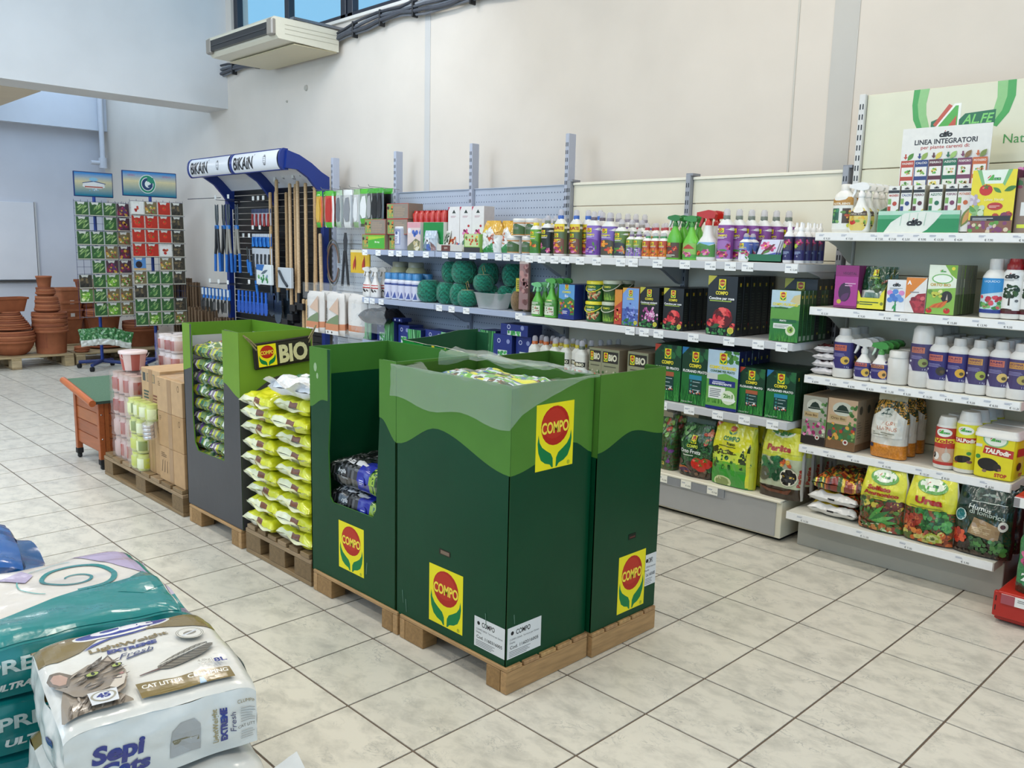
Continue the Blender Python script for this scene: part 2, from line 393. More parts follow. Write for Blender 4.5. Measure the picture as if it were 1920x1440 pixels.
mb = MB(); mb.box(-6, 2.8, 11.45, 11.6, -0.05, 4.4, '#c9c9cf', 'plaster'); mb.box(-6, 2.8, 11.30, 11.45, 2.94, 4.4, '#d6d8de', 'plaster'); struct(mb, 'wall_back')
mb = MB(); mb.box(-6.15, -6, -4.2, 11.6, -0.05, 0.6, WALL, 'plaster'); mb.box(-6.15, -6, -4.2, 11.6, 3.2, 4.4, WALL, 'plaster'); mb.box(-6.15, -6, -4.2, -0.9, 0.6, 3.2, WALL, 'plaster'); mb.box(-6.15, -6, 8.1, 11.6, 0.6, 3.2, WALL, 'plaster'); struct(mb, 'wall_left')
mb = MB(); mb.box(-6.15, -5.2, -4.35, -4.2, -0.05, 4.4, WALL, 'plaster'); mb.box(2.2, 3.0, -4.35, -4.2, -0.05, 4.4, WALL, 'plaster'); mb.box(-5.2, 2.2, -4.35, -4.2, 3.5, 4.4, WALL, 'plaster'); struct(mb, 'wall_front')  # opening is invented to go with the added fill behind the camera
mb = MB(); mb.box(-6.15, 3.0, -4.35, 11.6, 4.3, 4.45, '#e6e3dc', 'plaster'); mb.box(-6, 1.05, 8.135, 11.45, 2.9, 3.0, '#d9c9b0', 'plaster'); struct(mb, 'ceiling')
mb = MB(); mb.box(-6, 2.8, 7.68, 8.135, 2.905, 4.3, '#dedcda', 'plaster'); struct(mb, 'trim_4')
# white board closed over the hatch in the back wall
t = thing('hatch_board', 'flat white board covering a hatch in the far back wall', 'board', (0.98, 11.448, 0.87))
mb = MB(); mb.box(0, 0.86, -0.03, 0, 0.02, 1.05, '#d8d6d8', 'plaster', 0.004); mb.build('board', t)
mb = MB(); mb.box(-0.03, 0.89, -0.05, 0, -0.012, 0.012, '#4b4745', 'painted_metal'); mb.box(0.865, 0.885, -0.035, 0, 0.012, 1.06, '#b9b6b4', 'plaster'); mb.build('edge_strip', t)
# plastic drain pipe in the far corner
t = thing('drain_pipe', 'white plastic drain pipe high in the far corner of the wall', 'pipe', (2.70, 11.24, 2.45))
mb = MB(); mb.tube([(0, 0, 0.0), (0, 0, 1.8)], 0.035, '#d3d4da', 'plastic', 10); mb.build('pipe', t)
mb = MB(); mb.tube([(0, 0, -0.02), (0, 0, 0.12)], 0.055, '#cfd0d6', 'plastic', 10); mb.tube([(0, 0, 0.05), (-0.16, 0, 0.05)], 0.03, '#cfd0d6', 'plastic', 8); mb.build('pipe_joint', t)

# ---------------- air conditioner
t = thing('air_conditioner', 'cream under-ceiling air conditioner hung below the high window', 'air conditioner', (2.40, 6.025, 3.19))
L2 = 0.62
mb = MB(); prof = [(-0.26, 0.03), (-0.235, 0.008), (0.1, 0.0), (0.34, 0.005), (0.34, 0.17), (-0.30, 0.165), (-0.315, 0.15), (-0.30, 0.135)]
fr = lambda a, b, k=0.0: Vector((a, -L2-k, b))
mb.prism([(-0.285, 0.03), (-0.26, 0.005), (0.05, -0.004), (0.34, -0.012), (0.345, 0.17), (0.02, 0.182), (-0.30, 0.178), (-0.325, 0.155)], lambda a, b, k=0.0: Vector((a, -L2-k, b)), 2*L2, '#d9d2bd', 'plastic')
mb.box(-0.1, 0.335, -L2+0.02, L2-0.02, -0.017, -0.009, '#cfc39f', 'plastic'); mb.build('casing', t)
mb = MB(); mb.box(-0.322, -0.27, -L2+0.09, L2-0.09, 0.045, 0.14, '#17181b', 'plastic'); ou = mb.build('air_outlet', t)
mb = MB(); mb.box(-0.327, -0.29, -L2+0.11, L2-0.11, 0.085, 0.094, '#2e3034', 'plastic'); mb.build('louvre', ou)
for sg in (-1, 1):
    mb = MB(); mb.box(-0.328, -0.28, sg*(L2-0.092), sg*(L2+0.004), 0.025, 0.165, '#8d857a', 'plastic', 0.012); mb.build('end_cap', t)
mb = MB(); mb.box(-0.12, 0.40, -L2-0.01, -L2+0.05, 0.183, 0.205, '#8f9299', 'steel'); mb.build('mounting_rail', t)
mb = MB(); mb.box(-0.12, 0.40, L2-0.05, L2+0.01, 0.183, 0.205, '#8f9299', 'steel'); mb.build('mounting_rail', t)
mb = MB(); 
for z in (0.05, 0.09, 0.125): mb.box(-0.2, 0.33, -L2-0.003, -L2, z, z+0.003, '#b5ae9a', 'plastic')
mb.build('side_groove', t)
# ---------------- cable bundle clipped along the wall
t = thing('cable_bundle', 'grey cables tied in a bundle along the wall beside the air conditioner', 'cables', (2.76, 6, 3.3))
rd = random.Random(5)
for k in range(6):
    pts = []
    for i in range(42):
        y = 7.68-i*0.16; zz = 0.0+0.09*max(0, min(1, (5.6-y)/1.0))*(1 if y > 3.9 else 1)-0.045*max(0, min(1, (4.9-y)/1.4))
        tie = abs(math.sin(y*PI/0.9)); o1 = (k-2.5)*0.022*(0.45+0.55*tie)
        pts.append((-0.01-0.022*(k % 2)+rd.uniform(-.003, .003), y-6, zz+o1+rd.uniform(-.005, .005)*2))
    mb = MB(); mb.tube(pts, (0.012, 0.016, 0.011)[k % 3], ('#6d7076', '#4a4d55', '#8b8f95', '#55585f', '#9a9da2', '#3b3d44')[k], 'cable', 7); mb.build('cable', t)
for y in (7.4, 6.9, 5.15, 4.75, 4.3, 3.6, 2.9):
    zz = 0.09*max(0, min(1, (5.6-y)/1.0))-0.045*max(0, min(1, (4.9-y)/1.4))
    mb = MB(); mb.box(-0.05, 0.012, y-6-0.008, y-6+0.008, zz-0.075, zz+0.06, '#1b1b1d', 'cable', 0.004); mb.build('cable_tie', t)
# ================================================================= shelving units
PX = 2.6
CREAM, GREYW, PEGC, LIP = '#e6dfc8', '#d9dade', '#b4bcca', '#e9e8e6'
def post(par, y, z1, col, x=PX, dep=0.06, z0=0.0, slot='#15161a'):
    mb = MB(); mb.box(x-0.012, x+dep, y-0.016, y+0.016, z0, z1, col, 'painted_metal', 0.003)
    z = 0.3
    while z < z1-0.04:
        for s in (-1, 1): mb.face([(x-0.0128, y+s*0.007+0.003, z), (x-0.0128, y+s*0.007-0.003, z), (x-0.0128, y+s*0.007-0.003, z+0.026), (x-0.0128, y+s*0.007+0.003, z+0.026)], slot, 'painted_metal')
        z += 0.05
    return mb.build('upright_post', par)
def price_art(seed, w=0.062, h=0.03):
    r = random.Random(seed); a = Art(); a.lines(-w/2+0.004, 0.004, w*0.1, h/2-0.003, 2, '#8b93a8', seed, 0.5)
    a.text('€ %d,%02d' % (r.choice((3, 4, 5, 6, 7, 8, 9, 11, 12, 15, 18)), r.choice((90, 50, 20, 80))), w*0.22, -h/2+0.009, 0.0085, '#333333'); return a
def shelf(par, x0, ya, yb, z, col=LIP, tags=(), strip=False, lip=0.038, depth=None, ends=True, seed=0, lipcol=None, tagcol='#f4f4f2', m='painted_metal', x1=PX):
    """ya > yb ; front lip at x0"""
    mb = MB(); mb.box(x0+0.006, x1, yb, ya, z-0.028, z, col, m, 0.002); mb.box(x0, x0+0.006, yb, ya, z-lip, z+0.003, lipcol or col, m, 0.002)
    for sg, y in ((1, ya), (-1, yb)):
        mb.box(x0+0.004, x1, y-0.0015, y+0.0015, z-lip, z, col, m)
    s = mb.build('shelf', par)
    if strip:
        mb = MB(); mb.box(x0-0.002, x0-0.0002, yb+0.002, ya-0.002, z-lip+0.003, z, '#f1f0ee', 'paper'); a = Art(); r = random.Random(seed)
        for k, y in enumerate(tags):
            a.lines(-(y-ya)-0.03, -0.015, -(y-ya), -0.006, 2, '#8d95ac', k+seed, 0.4); a.text('€ %d,%02d' % (r.choice((4, 5, 7, 8, 9, 11, 13, 15)), r.choice((90, 50, 20, 80))), -(y-ya)+0.01, -0.027, 0.009, '#3a3a3a')
        a.put(mb, frame((x0-0.002, ya, z), (0, -1, 0), (0, 0, 1)), 'paper', clip=(0.004, -lip+0.002, ya-yb-0.004, 0.0)); mb.build('price_strip', s)
    else:
        for k, y in enumerate(tags):
            mb = MB(); wd = 0.066; mb.box(x0-0.003, x0-0.0005, y-wd/2, y+wd/2, z-lip-0.006, z-0.001, tagcol, 'paper')
            price_art(seed*31+k).put(mb, frame((x0-0.003, y, z-lip/2-0.003), (0, -1, 0), (0, 0, 1)), 'paper', clip=(-wd/2, -0.02, wd/2, 0.02)); mb.build('price_tag', s)
    for y in ((ya-0.012, yb+0.012) if ends else ()):
        mb = MB(); mb.prism([(x0+0.08, z-0.03), (x1, z-0.03), (x1, z-0.15), (x1-0.05, z-0.14), (x1-0.2, z-0.062)], lambda a, b, k=0.0, y=y: Vector((a, y-0.0015+k, b)), 0.003, col, m); mb.build('shelf_bracket', s)
    return s
def pegboard(par, ya, yb, z0, z1, col):
    mb = MB(); mb.box(PX+0.02, PX+0.035, yb+0.004, ya-0.004, z0, z1, col, 'painted_metal'); mb.box(PX+0.012, PX+0.035, yb+0.004, ya-0.004, z1-0.006, z1, col, 'painted_metal')
    z = z0+0.03
    while z < z1-0.01:
        y = yb+0.03
        while y < ya-0.02:
            mb.face([(PX+0.0196, y+0.004, z-0.004), (PX+0.0196, y-0.004, z-0.004), (PX+0.0196, y-0.004, z+0.004), (PX+0.0196, y+0.004, z+0.004)], '#59617a', 'painted_metal'); y += 0.0275
        z += 0.05
    return mb.build('pegboard_panel', par)
# pegboard bays
U1 = thing('pegboard_shelving', 'blue-grey pegboard wall shelving with tall slotted posts left of cream shelving', 'shelving', (0, 0, 0))
PY = (2.455, 3.42, 4.36, 5.30)
for y in PY: post(U1, y, 2.235, '#b7bccb')
for i in range(3):
    for z0, z1 in ((0.2, 0.62), (0.625, 1.045), (1.05, 1.47), (1.475, 1.905)): pegboard(U1, PY[i+1]-0.016, PY[i]+0.016, z0, z1, PEGC if i < 2 else '#c9cdd0')
s = 0
for z, tg in ((1.431, ((4.30, 4.12, 3.95, 3.85, 3.70, 3.52), (3.30, 3.15, 3.00, 2.88, 2.74, 2.66, 2.56))), (1.046, ((4.28, 4.20, 4.08), (3.36, 3.22, 3.06, 2.53))), (0.70, ((), ()))):
    for (ya, yb), t2 in zip(((4.345, 3.425), (3.415, 2.47)), tg): s += 1; shelf(U1, 2.25, ya, yb, z, '#c3cad9', t2, seed=s, lipcol='#a9b3c9')
mb = MB(); mb.box(2.24, PX, 2.47, 5.30, 0.02, 0.2, '#b9bdc4', 'painted_metal', 0.004); mb.build('base', U1)
# cream bays
U2 = thing('cream_shelving', 'cream slotted shelving bays with four tiers and grey base', 'shelving', (0, 0, 0))
CY = (2.42, 1.475, 0.52)
for y in CY: post(U2, y, 1.925, '#9b9ea6', x=PX-0.012)
for y in CY:
    mb = MB(); mb.box(PX-0.02, PX+0.06, y-0.03, y+0.016, 1.918, 1.932, '#8c8f97', 'painted_metal'); mb.build('post_cap', U2)
for i in range(2):
    for z0, z1 in ((0.2, 0.62), (0.624, 1.03), (1.034, 1.44), (1.444, 1.755), (1.76, 1.905)):
        mb = MB(); mb.box(PX+0.01, PX+0.03, CY[i+1]+0.018, CY[i]-0.018, z0, z1, CREAM, 'painted_metal', 0.002)
        if z1 > 1.9: mb.box(PX+0.0, PX+0.03, CY[i+1]+0.018, CY[i]-0.018, 1.895, 1.912, '#efe9d6', 'painted_metal', 0.002)
        mb.build('back_panel', U2)
tg = {1.427: ((2.36, 2.25, 2.14, 2.05, 1.93, 1.80, 1.62, 1.53), (1.36, 1.18, 1.02, 0.90, 0.80, 0.56)), 1.037: ((1.53,), (1.43, 1.33, 1.10, 0.88, 0.71, 0.58)), 0.637: ((2.0, 1.7), (1.28, 1.10, 0.92, 0.76, 0.60))}
for z in (1.427, 1.037, 0.637):
    for k, (ya, yb) in enumerate(((2.435, 1.50), (1.495, 0.525))): s += 1; shelf(U2, 2.16, ya, yb, z, '#dcdcdc', tg[z][k], seed=s, lipcol='#e4e3e2' if k == 0 else '#c9c9cb')
for ya, yb in ((2.435, 1.50), (1.495, 0.53)):
    mb = MB(); mb.box(2.19, PX, yb, ya, 0.022, 0.222, '#e3ddc8', 'painted_metal', 0.003); mb.box(2.183, 2.19, yb+0.03, ya, 0.03, 0.215, '#a8a7a6', 'painted_metal', 0.002)
    mb.box(2.17, PX, yb, ya, 0.213, 0.226, '#ece6d3', 'painted_metal', 0.003); mb.box(2.23, PX, yb+0.02, ya, 0.0, 0.024, '#1d1c1b', 'rubber'); b = mb.build('base', U2)  # near-black block paints the shade of the toe gap under the base
mb = MB(); mb.box(2.172, 2.183, 0.86, 1.32, 0.165, 0.218, '#bfc2c6', 'clear_tub'); mb.build('ticket_holder', b)
for k, y in enumerate((1.26, 1.10, 0.93)):
    mb = MB(); mb.box(2.168, 2.1705, y-0.033, y+0.033, 0.172, 0.214, '#f2efe2', 'paper'); price_art(k+90).put(mb, frame((2.168, y, 0.193), (0, -1, 0), (0, 0, 1)), 'paper'); mb.build('price_tag', b)
# white bay
U3 = thing('white_shelving', 'tall white shelving bay with wide price strips and green logo panel', 'shelving', (0, 0, 0))
WC = '#e2dfd2'
post(U3, 0.465, 2.275, '#d9d8d4', x=PX-0.01); post(U3, -0.52, 2.275, '#d9d8d4', x=PX-0.01)
for z0, z1 in ((0.18, 0.56), (0.564, 0.93), (0.934, 1.38), (1.384, 1.905), (1.91, 2.27)):
    mb = MB(); mb.box(PX, PX+0.03, -0.50, 0.447, z0, z1, '#dfddc4', 'painted_metal', 0.002)
    if z1 > 2.2:
        a = Art(); G1, G2, G3 = '#3fa049', '#8cc27c', '#1d6b45'
        def X(y): return 0.447-y
        def arc(pts): return [(X(p[0]), p[1]) for p in pts]
        # green sweeps left and right of the emblem
        a.poly(arc([(0.222, 2.27), (0.225, 2.20), (0.215, 2.13), (0.185, 2.07), (0.165, 2.075), (0.19, 2.14), (0.20, 2.20), (0.193, 2.27)]), G1)
        a.poly(arc([(0.193, 2.27), (0.20, 2.20), (0.19, 2.14), (0.165, 2.075), (0.135, 2.085), (0.155, 2.15), (0.160, 2.20), (0.150, 2.27)]), G2)
        a.poly(arc([(-0.222, 2.27), (-0.225, 2.20), (-0.205, 2.13), (-0.160, 2.07), (-0.135, 2.08), (-0.175, 2.14), (-0.19, 2.20), (-0.188, 2.27)]), G1)
        a.poly(arc([(-0.188, 2.27), (-0.19, 2.20), (-0.175, 2.14), (-0.135, 2.08), (-0.11, 2.09), (-0.14, 2.15), (-0.15, 2.20), (-0.145, 2.27)]), G2)
        a.poly(arc([(0.13, 2.055), (0.09, 2.13), (0.13, 2.115)]), G3); a.poly(arc([(0.12, 2.10), (0.055, 2.19), (0.03, 2.175), (0.10, 2.085)]), '#c4543c')
        a.poly(arc([(0.13, 2.06), (0.03, 2.19), (0.0, 2.19), (0.0, 2.07)]), '#f2f2ea'); a.poly(arc([(0.115, 2.067), (0.025, 2.18), (0.012, 2.18), (0.012, 2.075)]), '#53ad45')
        a.poly(arc([(0.055, 2.085), (0.018, 2.135), (0.018, 2.082)]), '#c4543c')
        a.poly(arc([(0.005, 2.085), (0.005, 2.115), (-0.02, 2.14), (-0.15, 2.148), (-0.15, 2.085)]), G3)
        a.text('AL.FE', X(-0.078), 2.114, 0.042, '#7fd06a', w=0.125, bold=0.02, shear=0.25)
        a.text('Naturalmente', X(-0.355), 2.015, 0.042, '#4f9a55', bold=0.0); a.text('L', X(0.225), 1.975, 0.045, '#4f9a55')
        a.put(mb, frame((PX, 0.447, 0), (0, -1, 0), (0, 0, 1)), 'card', clip=(0, 1.91, 0.94, 2.27))
    mb.build('back_panel', U3)
for z, tgs in ((1.58, (0.42, 0.31, 0.17, 0.11, 0.05, -0.02, -0.09, -0.17, -0.29, -0.42)), (1.222, (0.40, 0.22, 0.10, 0.03, -0.18, -0.30, -0.40)), (0.885, (0.42, 0.33, 0.24, 0.15, 0.06, -0.02, -0.11, -0.20, -0.29, -0.38, -0.46)), (0.532, (0.42, 0.31, 0.19, 0.04, -0.13, -0.22, -0.40))):
    s += 1; shelf(U3, 2.2, 0.47, -0.49, z, WC, tgs, strip=True, seed=s)
s += 1; shelf(U3, 2.12, 0.47, -0.48, 0.20, WC, (0.38, 0.08, -0.12, -0.36), strip=True, seed=s, ends=False)
mb = MB(); mb.box(2.25, PX, -0.49, 0.465, 0.0, 0.172, '#b5b3aa', 'painted_metal', 0.003); mb.build('base', U3)
# red bay at the edge
U4 = thing('red_shelving', 'red metal shelving base with price strip at the right edge', 'shelving', (0, 0, 0))
mb = MB(); mb.box(2.0, PX, -1.5, -0.535, 0.01, 0.13, '#b3261c', 'painted_metal', 0.004); mb.box(1.98, 2.0, -1.5, -0.53, 0.03, 0.135, '#b3261c', 'painted_metal', 0.003)
mb.box(1.975, PX, -1.5, -0.545, 0.128, 0.14, '#bd2d20', 'painted_metal', 0.003)
for z in (0.055, 0.095): mb.face([(1.9795, -0.538, z), (1.9795, -0.542, z), (1.9795, -0.542, z+0.022), (1.9795, -0.538, z+0.022)], '#2a0a08', 'painted_metal')
b = mb.build('base', U4)
mb = MB(); mb.box(1.972, 1.98, -1.5, -0.56, 0.092, 0.132, '#eceae6', 'paper'); a = Art(); a.rect(0, -0.02, 0.05, 0.02, '#a5525a'); a.lines(0.06, 0.0, 0.10, 0.014, 2, '#888888'); a.text('€ 15,20', 0.115, -0.008, 0.012, '#333333')
a.put(mb, frame((1.972, -0.56, 0.112), (0, -1, 0), (0, 0, 1)), 'paper'); mb.build('price_strip', b)
mb = MB(); mb.box(2.04, PX, -1.5, -0.55, 0.50, 0.53, '#b3261c', 'painted_metal', 0.003); s_ = mb.build('shelf', U4)
mb = MB(); mb.box(2.03, 2.04, -1.5, -0.55, 0.485, 0.525, '#e9e7e2', 'paper'); a = Art(); a.rect(0, -0.018, 0.022, 0.018, '#8f8a8a'); a.put(mb, frame((2.03, -0.55, 0.505), (0, -1, 0), (0, 0, 1)), 'paper'); mb.build('price_strip', s_)
mb = MB(); mb.box(PX, PX+0.04, -1.5, -0.54, 0.0, 2.0, '#b3261c', 'painted_metal'); mb.build('back_panel', U4)
# ================================================================= pallets
W1, W2, W3 = '#b08a5c', '#9a7649', '#8a6a44'
def board(par, name, x0, x1, y0, y1, z0, z1, col, rz=0.0, long='x'):
    """one plank or block; mesh modelled about its centre with its length along local x so the grain runs along it"""
    cx, cy, cz = (x0+x1)/2, (y0+y1)/2, (z0+z1)/2; hx, hy, hz = abs(x1-x0)/2, abs(y1-y0)/2, abs(z1-z0)/2; mb = MB()
    if long == 'x': mb.box(-hx, hx, -hy, hy, -hz, hz, col, 'wood', 0.002); a = 0
    else: mb.box(-hy, hy, -hx, hx, -hz, hz, col, 'wood', 0.002); a = PI/2
    o = mb.build(name, par, (cx, cy, cz), a+rz); return o
def display_pallet(label, x0, x1, y0, y1, front=True):
    """quarter pallet: full-width runners at the near and far end, deck boards across"""
    t = thing('display_pallet', label, 'pallet', ((x0+x1)/2, (y0+y1)/2, 0)); ox, oy = (x0+x1)/2, (y0+y1)/2
    X0, X1, Y0, Y1 = x0-ox, x1-ox, y0-oy, y1-oy
    board(t, 'runner', X0, X1, Y0, Y0+0.03, 0.001, 0.078, W1); board(t, 'runner', X0, X1, Y1-0.03, Y1, 0.001, 0.078, W1)
    for sx in (X0, X1-0.07): board(t, 'block', sx, sx+0.07, Y0+0.032, Y0+0.10, 0.001, 0.078, W2); board(t, 'block', sx, sx+0.07, Y1-0.14, Y1-0.032, 0.001, 0.078, W2)
    n = 5; wd = (X1-X0-0.04)/n
    for k in range(n): board(t, 'deck_board', X0+k*(wd+0.01), X0+k*(wd+0.01)+wd, Y0, Y1, 0.079, 0.093, (W1, '#a9835a', '#b8925f')[k % 3], long='y')
    return t
P1 = display_pallet('new pine display pallet under the near green bin with film over its top', 0.082, 0.492, 0.381, 0.965)
display_pallet('new pine display pallet with knots under the right green bin', 0.498, 0.882, 0.362, 0.965)
# two dark knots in the runner of the right pallet
display_pallet('display pallet under the green bin with a cut-out front holding black bags', 0.082, 0.492, 0.98, 1.575)
display_pallet('display pallet under the grey and green bin with hanging sign', 0.082, 0.48, 2.225, 2.80)
display_pallet('display pallet under the dark green bin with the torn edge', 0.50, 0.90, 0.985, 1.575)
def euro_pallet(label, x0, x1, y0, y1, cols=('#8d7350', '#7c6342', '#9a8060'), n=7, name='pallet', sh=0.0, deck_long='x'):
    ox, oy = (x0+x1)/2, (y0+y1)/2; t = thing(name, label, 'pallet', (ox, oy, 0)); X0, X1, Y0, Y1 = x0-ox, x1-ox, y0-oy, y1-oy; rd = random.Random(int(y0*100))
    # stringers run along y on three lines of blocks, deck boards run along x
    for k, fx in enumerate((0, 0.5, 1)):
        bx = X0+(X1-X0-0.10)*fx; board(t, 'bottom_board', bx, bx+0.10, Y0, Y1, 0.001, 0.021, cols[k % 3], long='y')
        for fy in (0, 0.5, 1):
            by = Y0+(Y1-Y0-0.14)*fy; board(t, 'block', bx, bx+0.10, by, by+0.14, 0.022, 0.10, cols[(k+1) % 3])
        board(t, 'stringer', bx, bx+0.10, Y0, Y1, 0.101, 0.121, cols[(k+2) % 3], long='y')
    pitch = (Y1-Y0)/n
    for k in range(n): board(t, 'deck_board', X0+rd.uniform(-.004, .008), X1, Y0+k*pitch+0.012, Y0+(k+1)*pitch-0.012, 0.122, 0.143, cols[k % 3])
    return t
euro_pallet('worn small pallet beneath the stacks of yellow bags', 0.086, 0.86, 1.60, 2.185, n=6)
euro_pallet('worn pallet carrying cardboard boxes and shrink-wrapped candle packs', 0.08, 0.88, 2.875, 4.03, n=8)
euro_pallet('pale pallet carrying the terracotta pots nearest the left edge', 0.31, 1.505, 9.06, 9.86, ('#b29a72', '#a28b66', '#bda680'), 5)
euro_pallet('pale pallet carrying the terracotta pots behind the seed racks', 1.53, 2.72, 9.06, 9.86, ('#ab936c', '#a28b66', '#b7a07a'), 5)
euro_pallet('pale pallet at the back wall under square planters', 1.40, 2.6, 9.95, 10.75, ('#ab936c', '#a28b66', '#b7a07a'), 5)

# ================================================================= cardboard dump bins
DG, LG, INS = '#044026', '#4f7f30', '#3f6628'
def wave(f, a0, a1, z0, z1, n=20):
    return [(a0+(a1-a0)*i/n, f(a0+(a1-a0)*i/n)) for i in range(n+1)]
def pw(pts):
    def f(a):
        for (x0, y0), (x1, y1) in zip(pts, pts[1:]):
            if a <= x1: t = max(0, (a-x0)/(x1-x0)); t = t*t*(3-2*t); return y0+(y1-y0)*t
        return pts[-1][1]
    return f
def panel(par, name, o, u, W, H0, H1, out, dark, light, wv=None, hole=None, art=None, inner=None, th=0.006, extra=None):
    """flat card panel; o is the lower-left corner seen from outside, u the direction to the right"""
    fr = frame(o, u, (0, 0, 1)); mb = MB(); pts = hole or [(0, H0), (W, H0), (W, H1), (0, H1)]
    mb.prism(pts, fr, th, dark if wv else light, 'display_card', side=inner or light)
    n = len(mb.c)
    a = Art()
    if wv:
        q = wave(wv, 0, W, H0, H1)
        if hole is None: a.poly([(0, H1)]+q+[(W, H1)], light)
        else:
            for (xa, xb) in extra: q = wave(wv, xa, xb, H0, H1, 8); a.poly([(xa, H1)]+q+[(xb, H1)], light)
    if art: a.p += [(p, c, k+2) for p, c, k in art.p]
    a.put(mb, fr, 'display_card')
    if inner:
        bk = frame(Vector(o)+fr(0, 0, -th)-fr(0, 0, 0), u, (0, 0, 1))
        b = Art(); b.rect(0.006, H1-0.16, W-0.006, H1-0.001, inner[1] if isinstance(inner, tuple) and len(inner) == 2 else inner)
    return mb.build(name, par)
def logo(cx, cy, w, h=None):
    a = Art(); a.compo(cx, cy, w, h, reg=True); return a
def code_label(a, x0, x1, y0, y1):
    a.rect(x0, y0, x1, y1, '#dfe0e0'); w_ = x1-x0; h = y1-y0; cx = (x0+x1)/2
    a.disc(x0+w_*0.14, y1-h*0.2, h*0.065, h*0.065, '#1f1f22', 10); a.text('COMPO', x0+w_*0.46, y1-h*0.2, h*0.16, '#1f1f22', w=w_*0.42, bold=0.02)
    a.text('COMPO SANA  Terriccio per Gerani', cx, y1-h*0.40, h*0.06, '#2b2b30', w=w_*0.86); a.text('Display', x0+w_*0.15, y1-h*0.50, h*0.06, '#2b2b30')
    a.text('Cod. 1160316005', cx, y1-h*0.65, h*0.105, '#1c1c20', w=w_*0.84, bold=0.01); a.lines(x0+w_*0.06, y0+h*0.05, x0+w_*0.8, y0+h*0.26, 4, '#77787c', 3, 0.35); return a
def bin4(t, x0, x1, y0, y1, z0, z1, left, front, inner, dark=DG, light=LG, hole=None, hx=(), lart=None, fart=None, back_w=None, rhole=None, rx=()):
    panel(t, 'side_panel', (x0, y1, 0), (0, -1, 0), y1-y0, z0, z1, 1, dark, light, left, hole, lart, inner, extra=hx)
    panel(t, 'front_panel', (x0, y0-0.0006, 0), (1, 0, 0), x1-x0, z0, z1, 1, dark, light, front, None, fart, inner)
    panel(t, 'side_panel', (x1, y0, 0), (0, 1, 0), y1-y0, z0, z1, 1, dark, light, lambda a: 0.77+0.04*math.sin(a*9), rhole, None, inner, extra=rx)
    panel(t, 'back_panel', (x1, y1, 0), (-1, 0, 0), x1-x0, z0, z1, 1, dark, light, lambda a: 0.77+0.04*math.sin(a*9), None, None, inner)
lw = pw([(0, 0.75), (0.235, 0.843), (0.6, 0.748)])
fwv = pw([(0, 0.748), (0.30, 0.818), (0.41, 0.768)])
# near bin
t = thing('display_bin', 'nearest dark green card dump bin with clear film over its rim', 'display bin')
la = logo(0.292, 0.236, 0.185, 0.205*1.06)
la.rect(0.255, 0.393, 0.315, 0.413, '#2c2019'); la.rect(0.262, 0.396, 0.309, 0.409, '#7d6a58')
code_label(la, 0.447, 0.598, 0.118, 0.226); 
for k, (px, pz) in enumerate(((0.04, 0.19), (0.06, 0.16), (0.5, 0.25))): la.poly([(px, pz), (px+0.004, pz), (px+0.008, pz-0.05), (px+0.006, pz-0.05)], '#5b7d6d')
fa = logo(0.2065, 0.855, 0.185, 0.225); code_label(fa, 0.004, 0.166, 0.118, 0.228); fa.poly([(0.03, 0.27), (0.034, 0.27), (0.037, 0.236), (0.034, 0.236)], '#587868')
bin4(t, 0.09, 0.49, 0.395, 0.998, 0.088, 1.042, lw, fwv, INS, lart=la, fart=fa)
# right bin
t = thing('display_bin', 'dark green card dump bin standing right of the nearest bin', 'display bin')
fa = logo(0.232, 0.232, 0.165, 0.225); fa.rect(0.20, 0.402, 0.245, 0.424, '#0b1a12'); fa.rect(0.209, 0.407, 0.24, 0.413, '#5a2f2a')
code_label(fa, 0.315, 0.384, 0.188, 0.315)
bin4(t, 0.497, 0.882, 0.372, 0.975, 0.095, 1.044, lw, pw([(0, 0.765), (0.20, 0.822), (0.385, 0.79)]), INS, fart=fa, rhole=[(0, 0.095), (0.603, 0.095), (0.603, 1.044), (0.515, 1.04), (0.51, 0.6), (0.485, 0.42), (0.13, 0.42), (0.10, 0.6), (0.095, 1.04), (0, 1.044)], rx=((0, 0.095), (0.515, 0.603)))
# bin with cut-out front
t = thing('display_bin', 'dark green card dump bin with cut-out front holding black bags', 'display bin')
W_ = 0.595; H = 1.052
hole = [(0, 0.088), (W_, 0.088), (W_, H), (W_-0.085, H), (W_-0.105, 0.80), (W_-0.128, 0.46), (W_-0.15, 0.425), (0.165, 0.42), (0.145, 0.44), (0.135, 0.63), (0.15, 0.80), (0.155, H), (0, H)]
la = logo(0.297, 0.258, 0.178, 0.20); la.poly([(0.40, 0.18), (0.404, 0.18), (0.41, 0.23), (0.406, 0.23)], '#5b7d6d')
for (bx, bz, r) in ((0.045, 0.97, 0.012), (0.06, 0.935, 0.008)): la.disc(bx, bz, r, r*1.6, '#9db58a', 8)
bin4(t, 0.09, 0.49, 1.0, 1.595, 0.088, H, pw([(0, 0.80), (0.1, 0.84), (0.5, 0.83), (0.6, 0.75)]), lambda a: 0.78, '#447a33', hole=hole, hx=((0.0, 0.135), (W_-0.105, W_)), lart=la)
mb = MB(); mb.box(0.483, 0.4835, 1.01, 1.585, 0.1, 0.93, '#0d4029', 'display_card'); mb.box(0.10, 0.4835, 1.5875, 1.5885, 0.1, 0.93, '#0d4029', 'display_card'); mb.build('inner_lining', t)
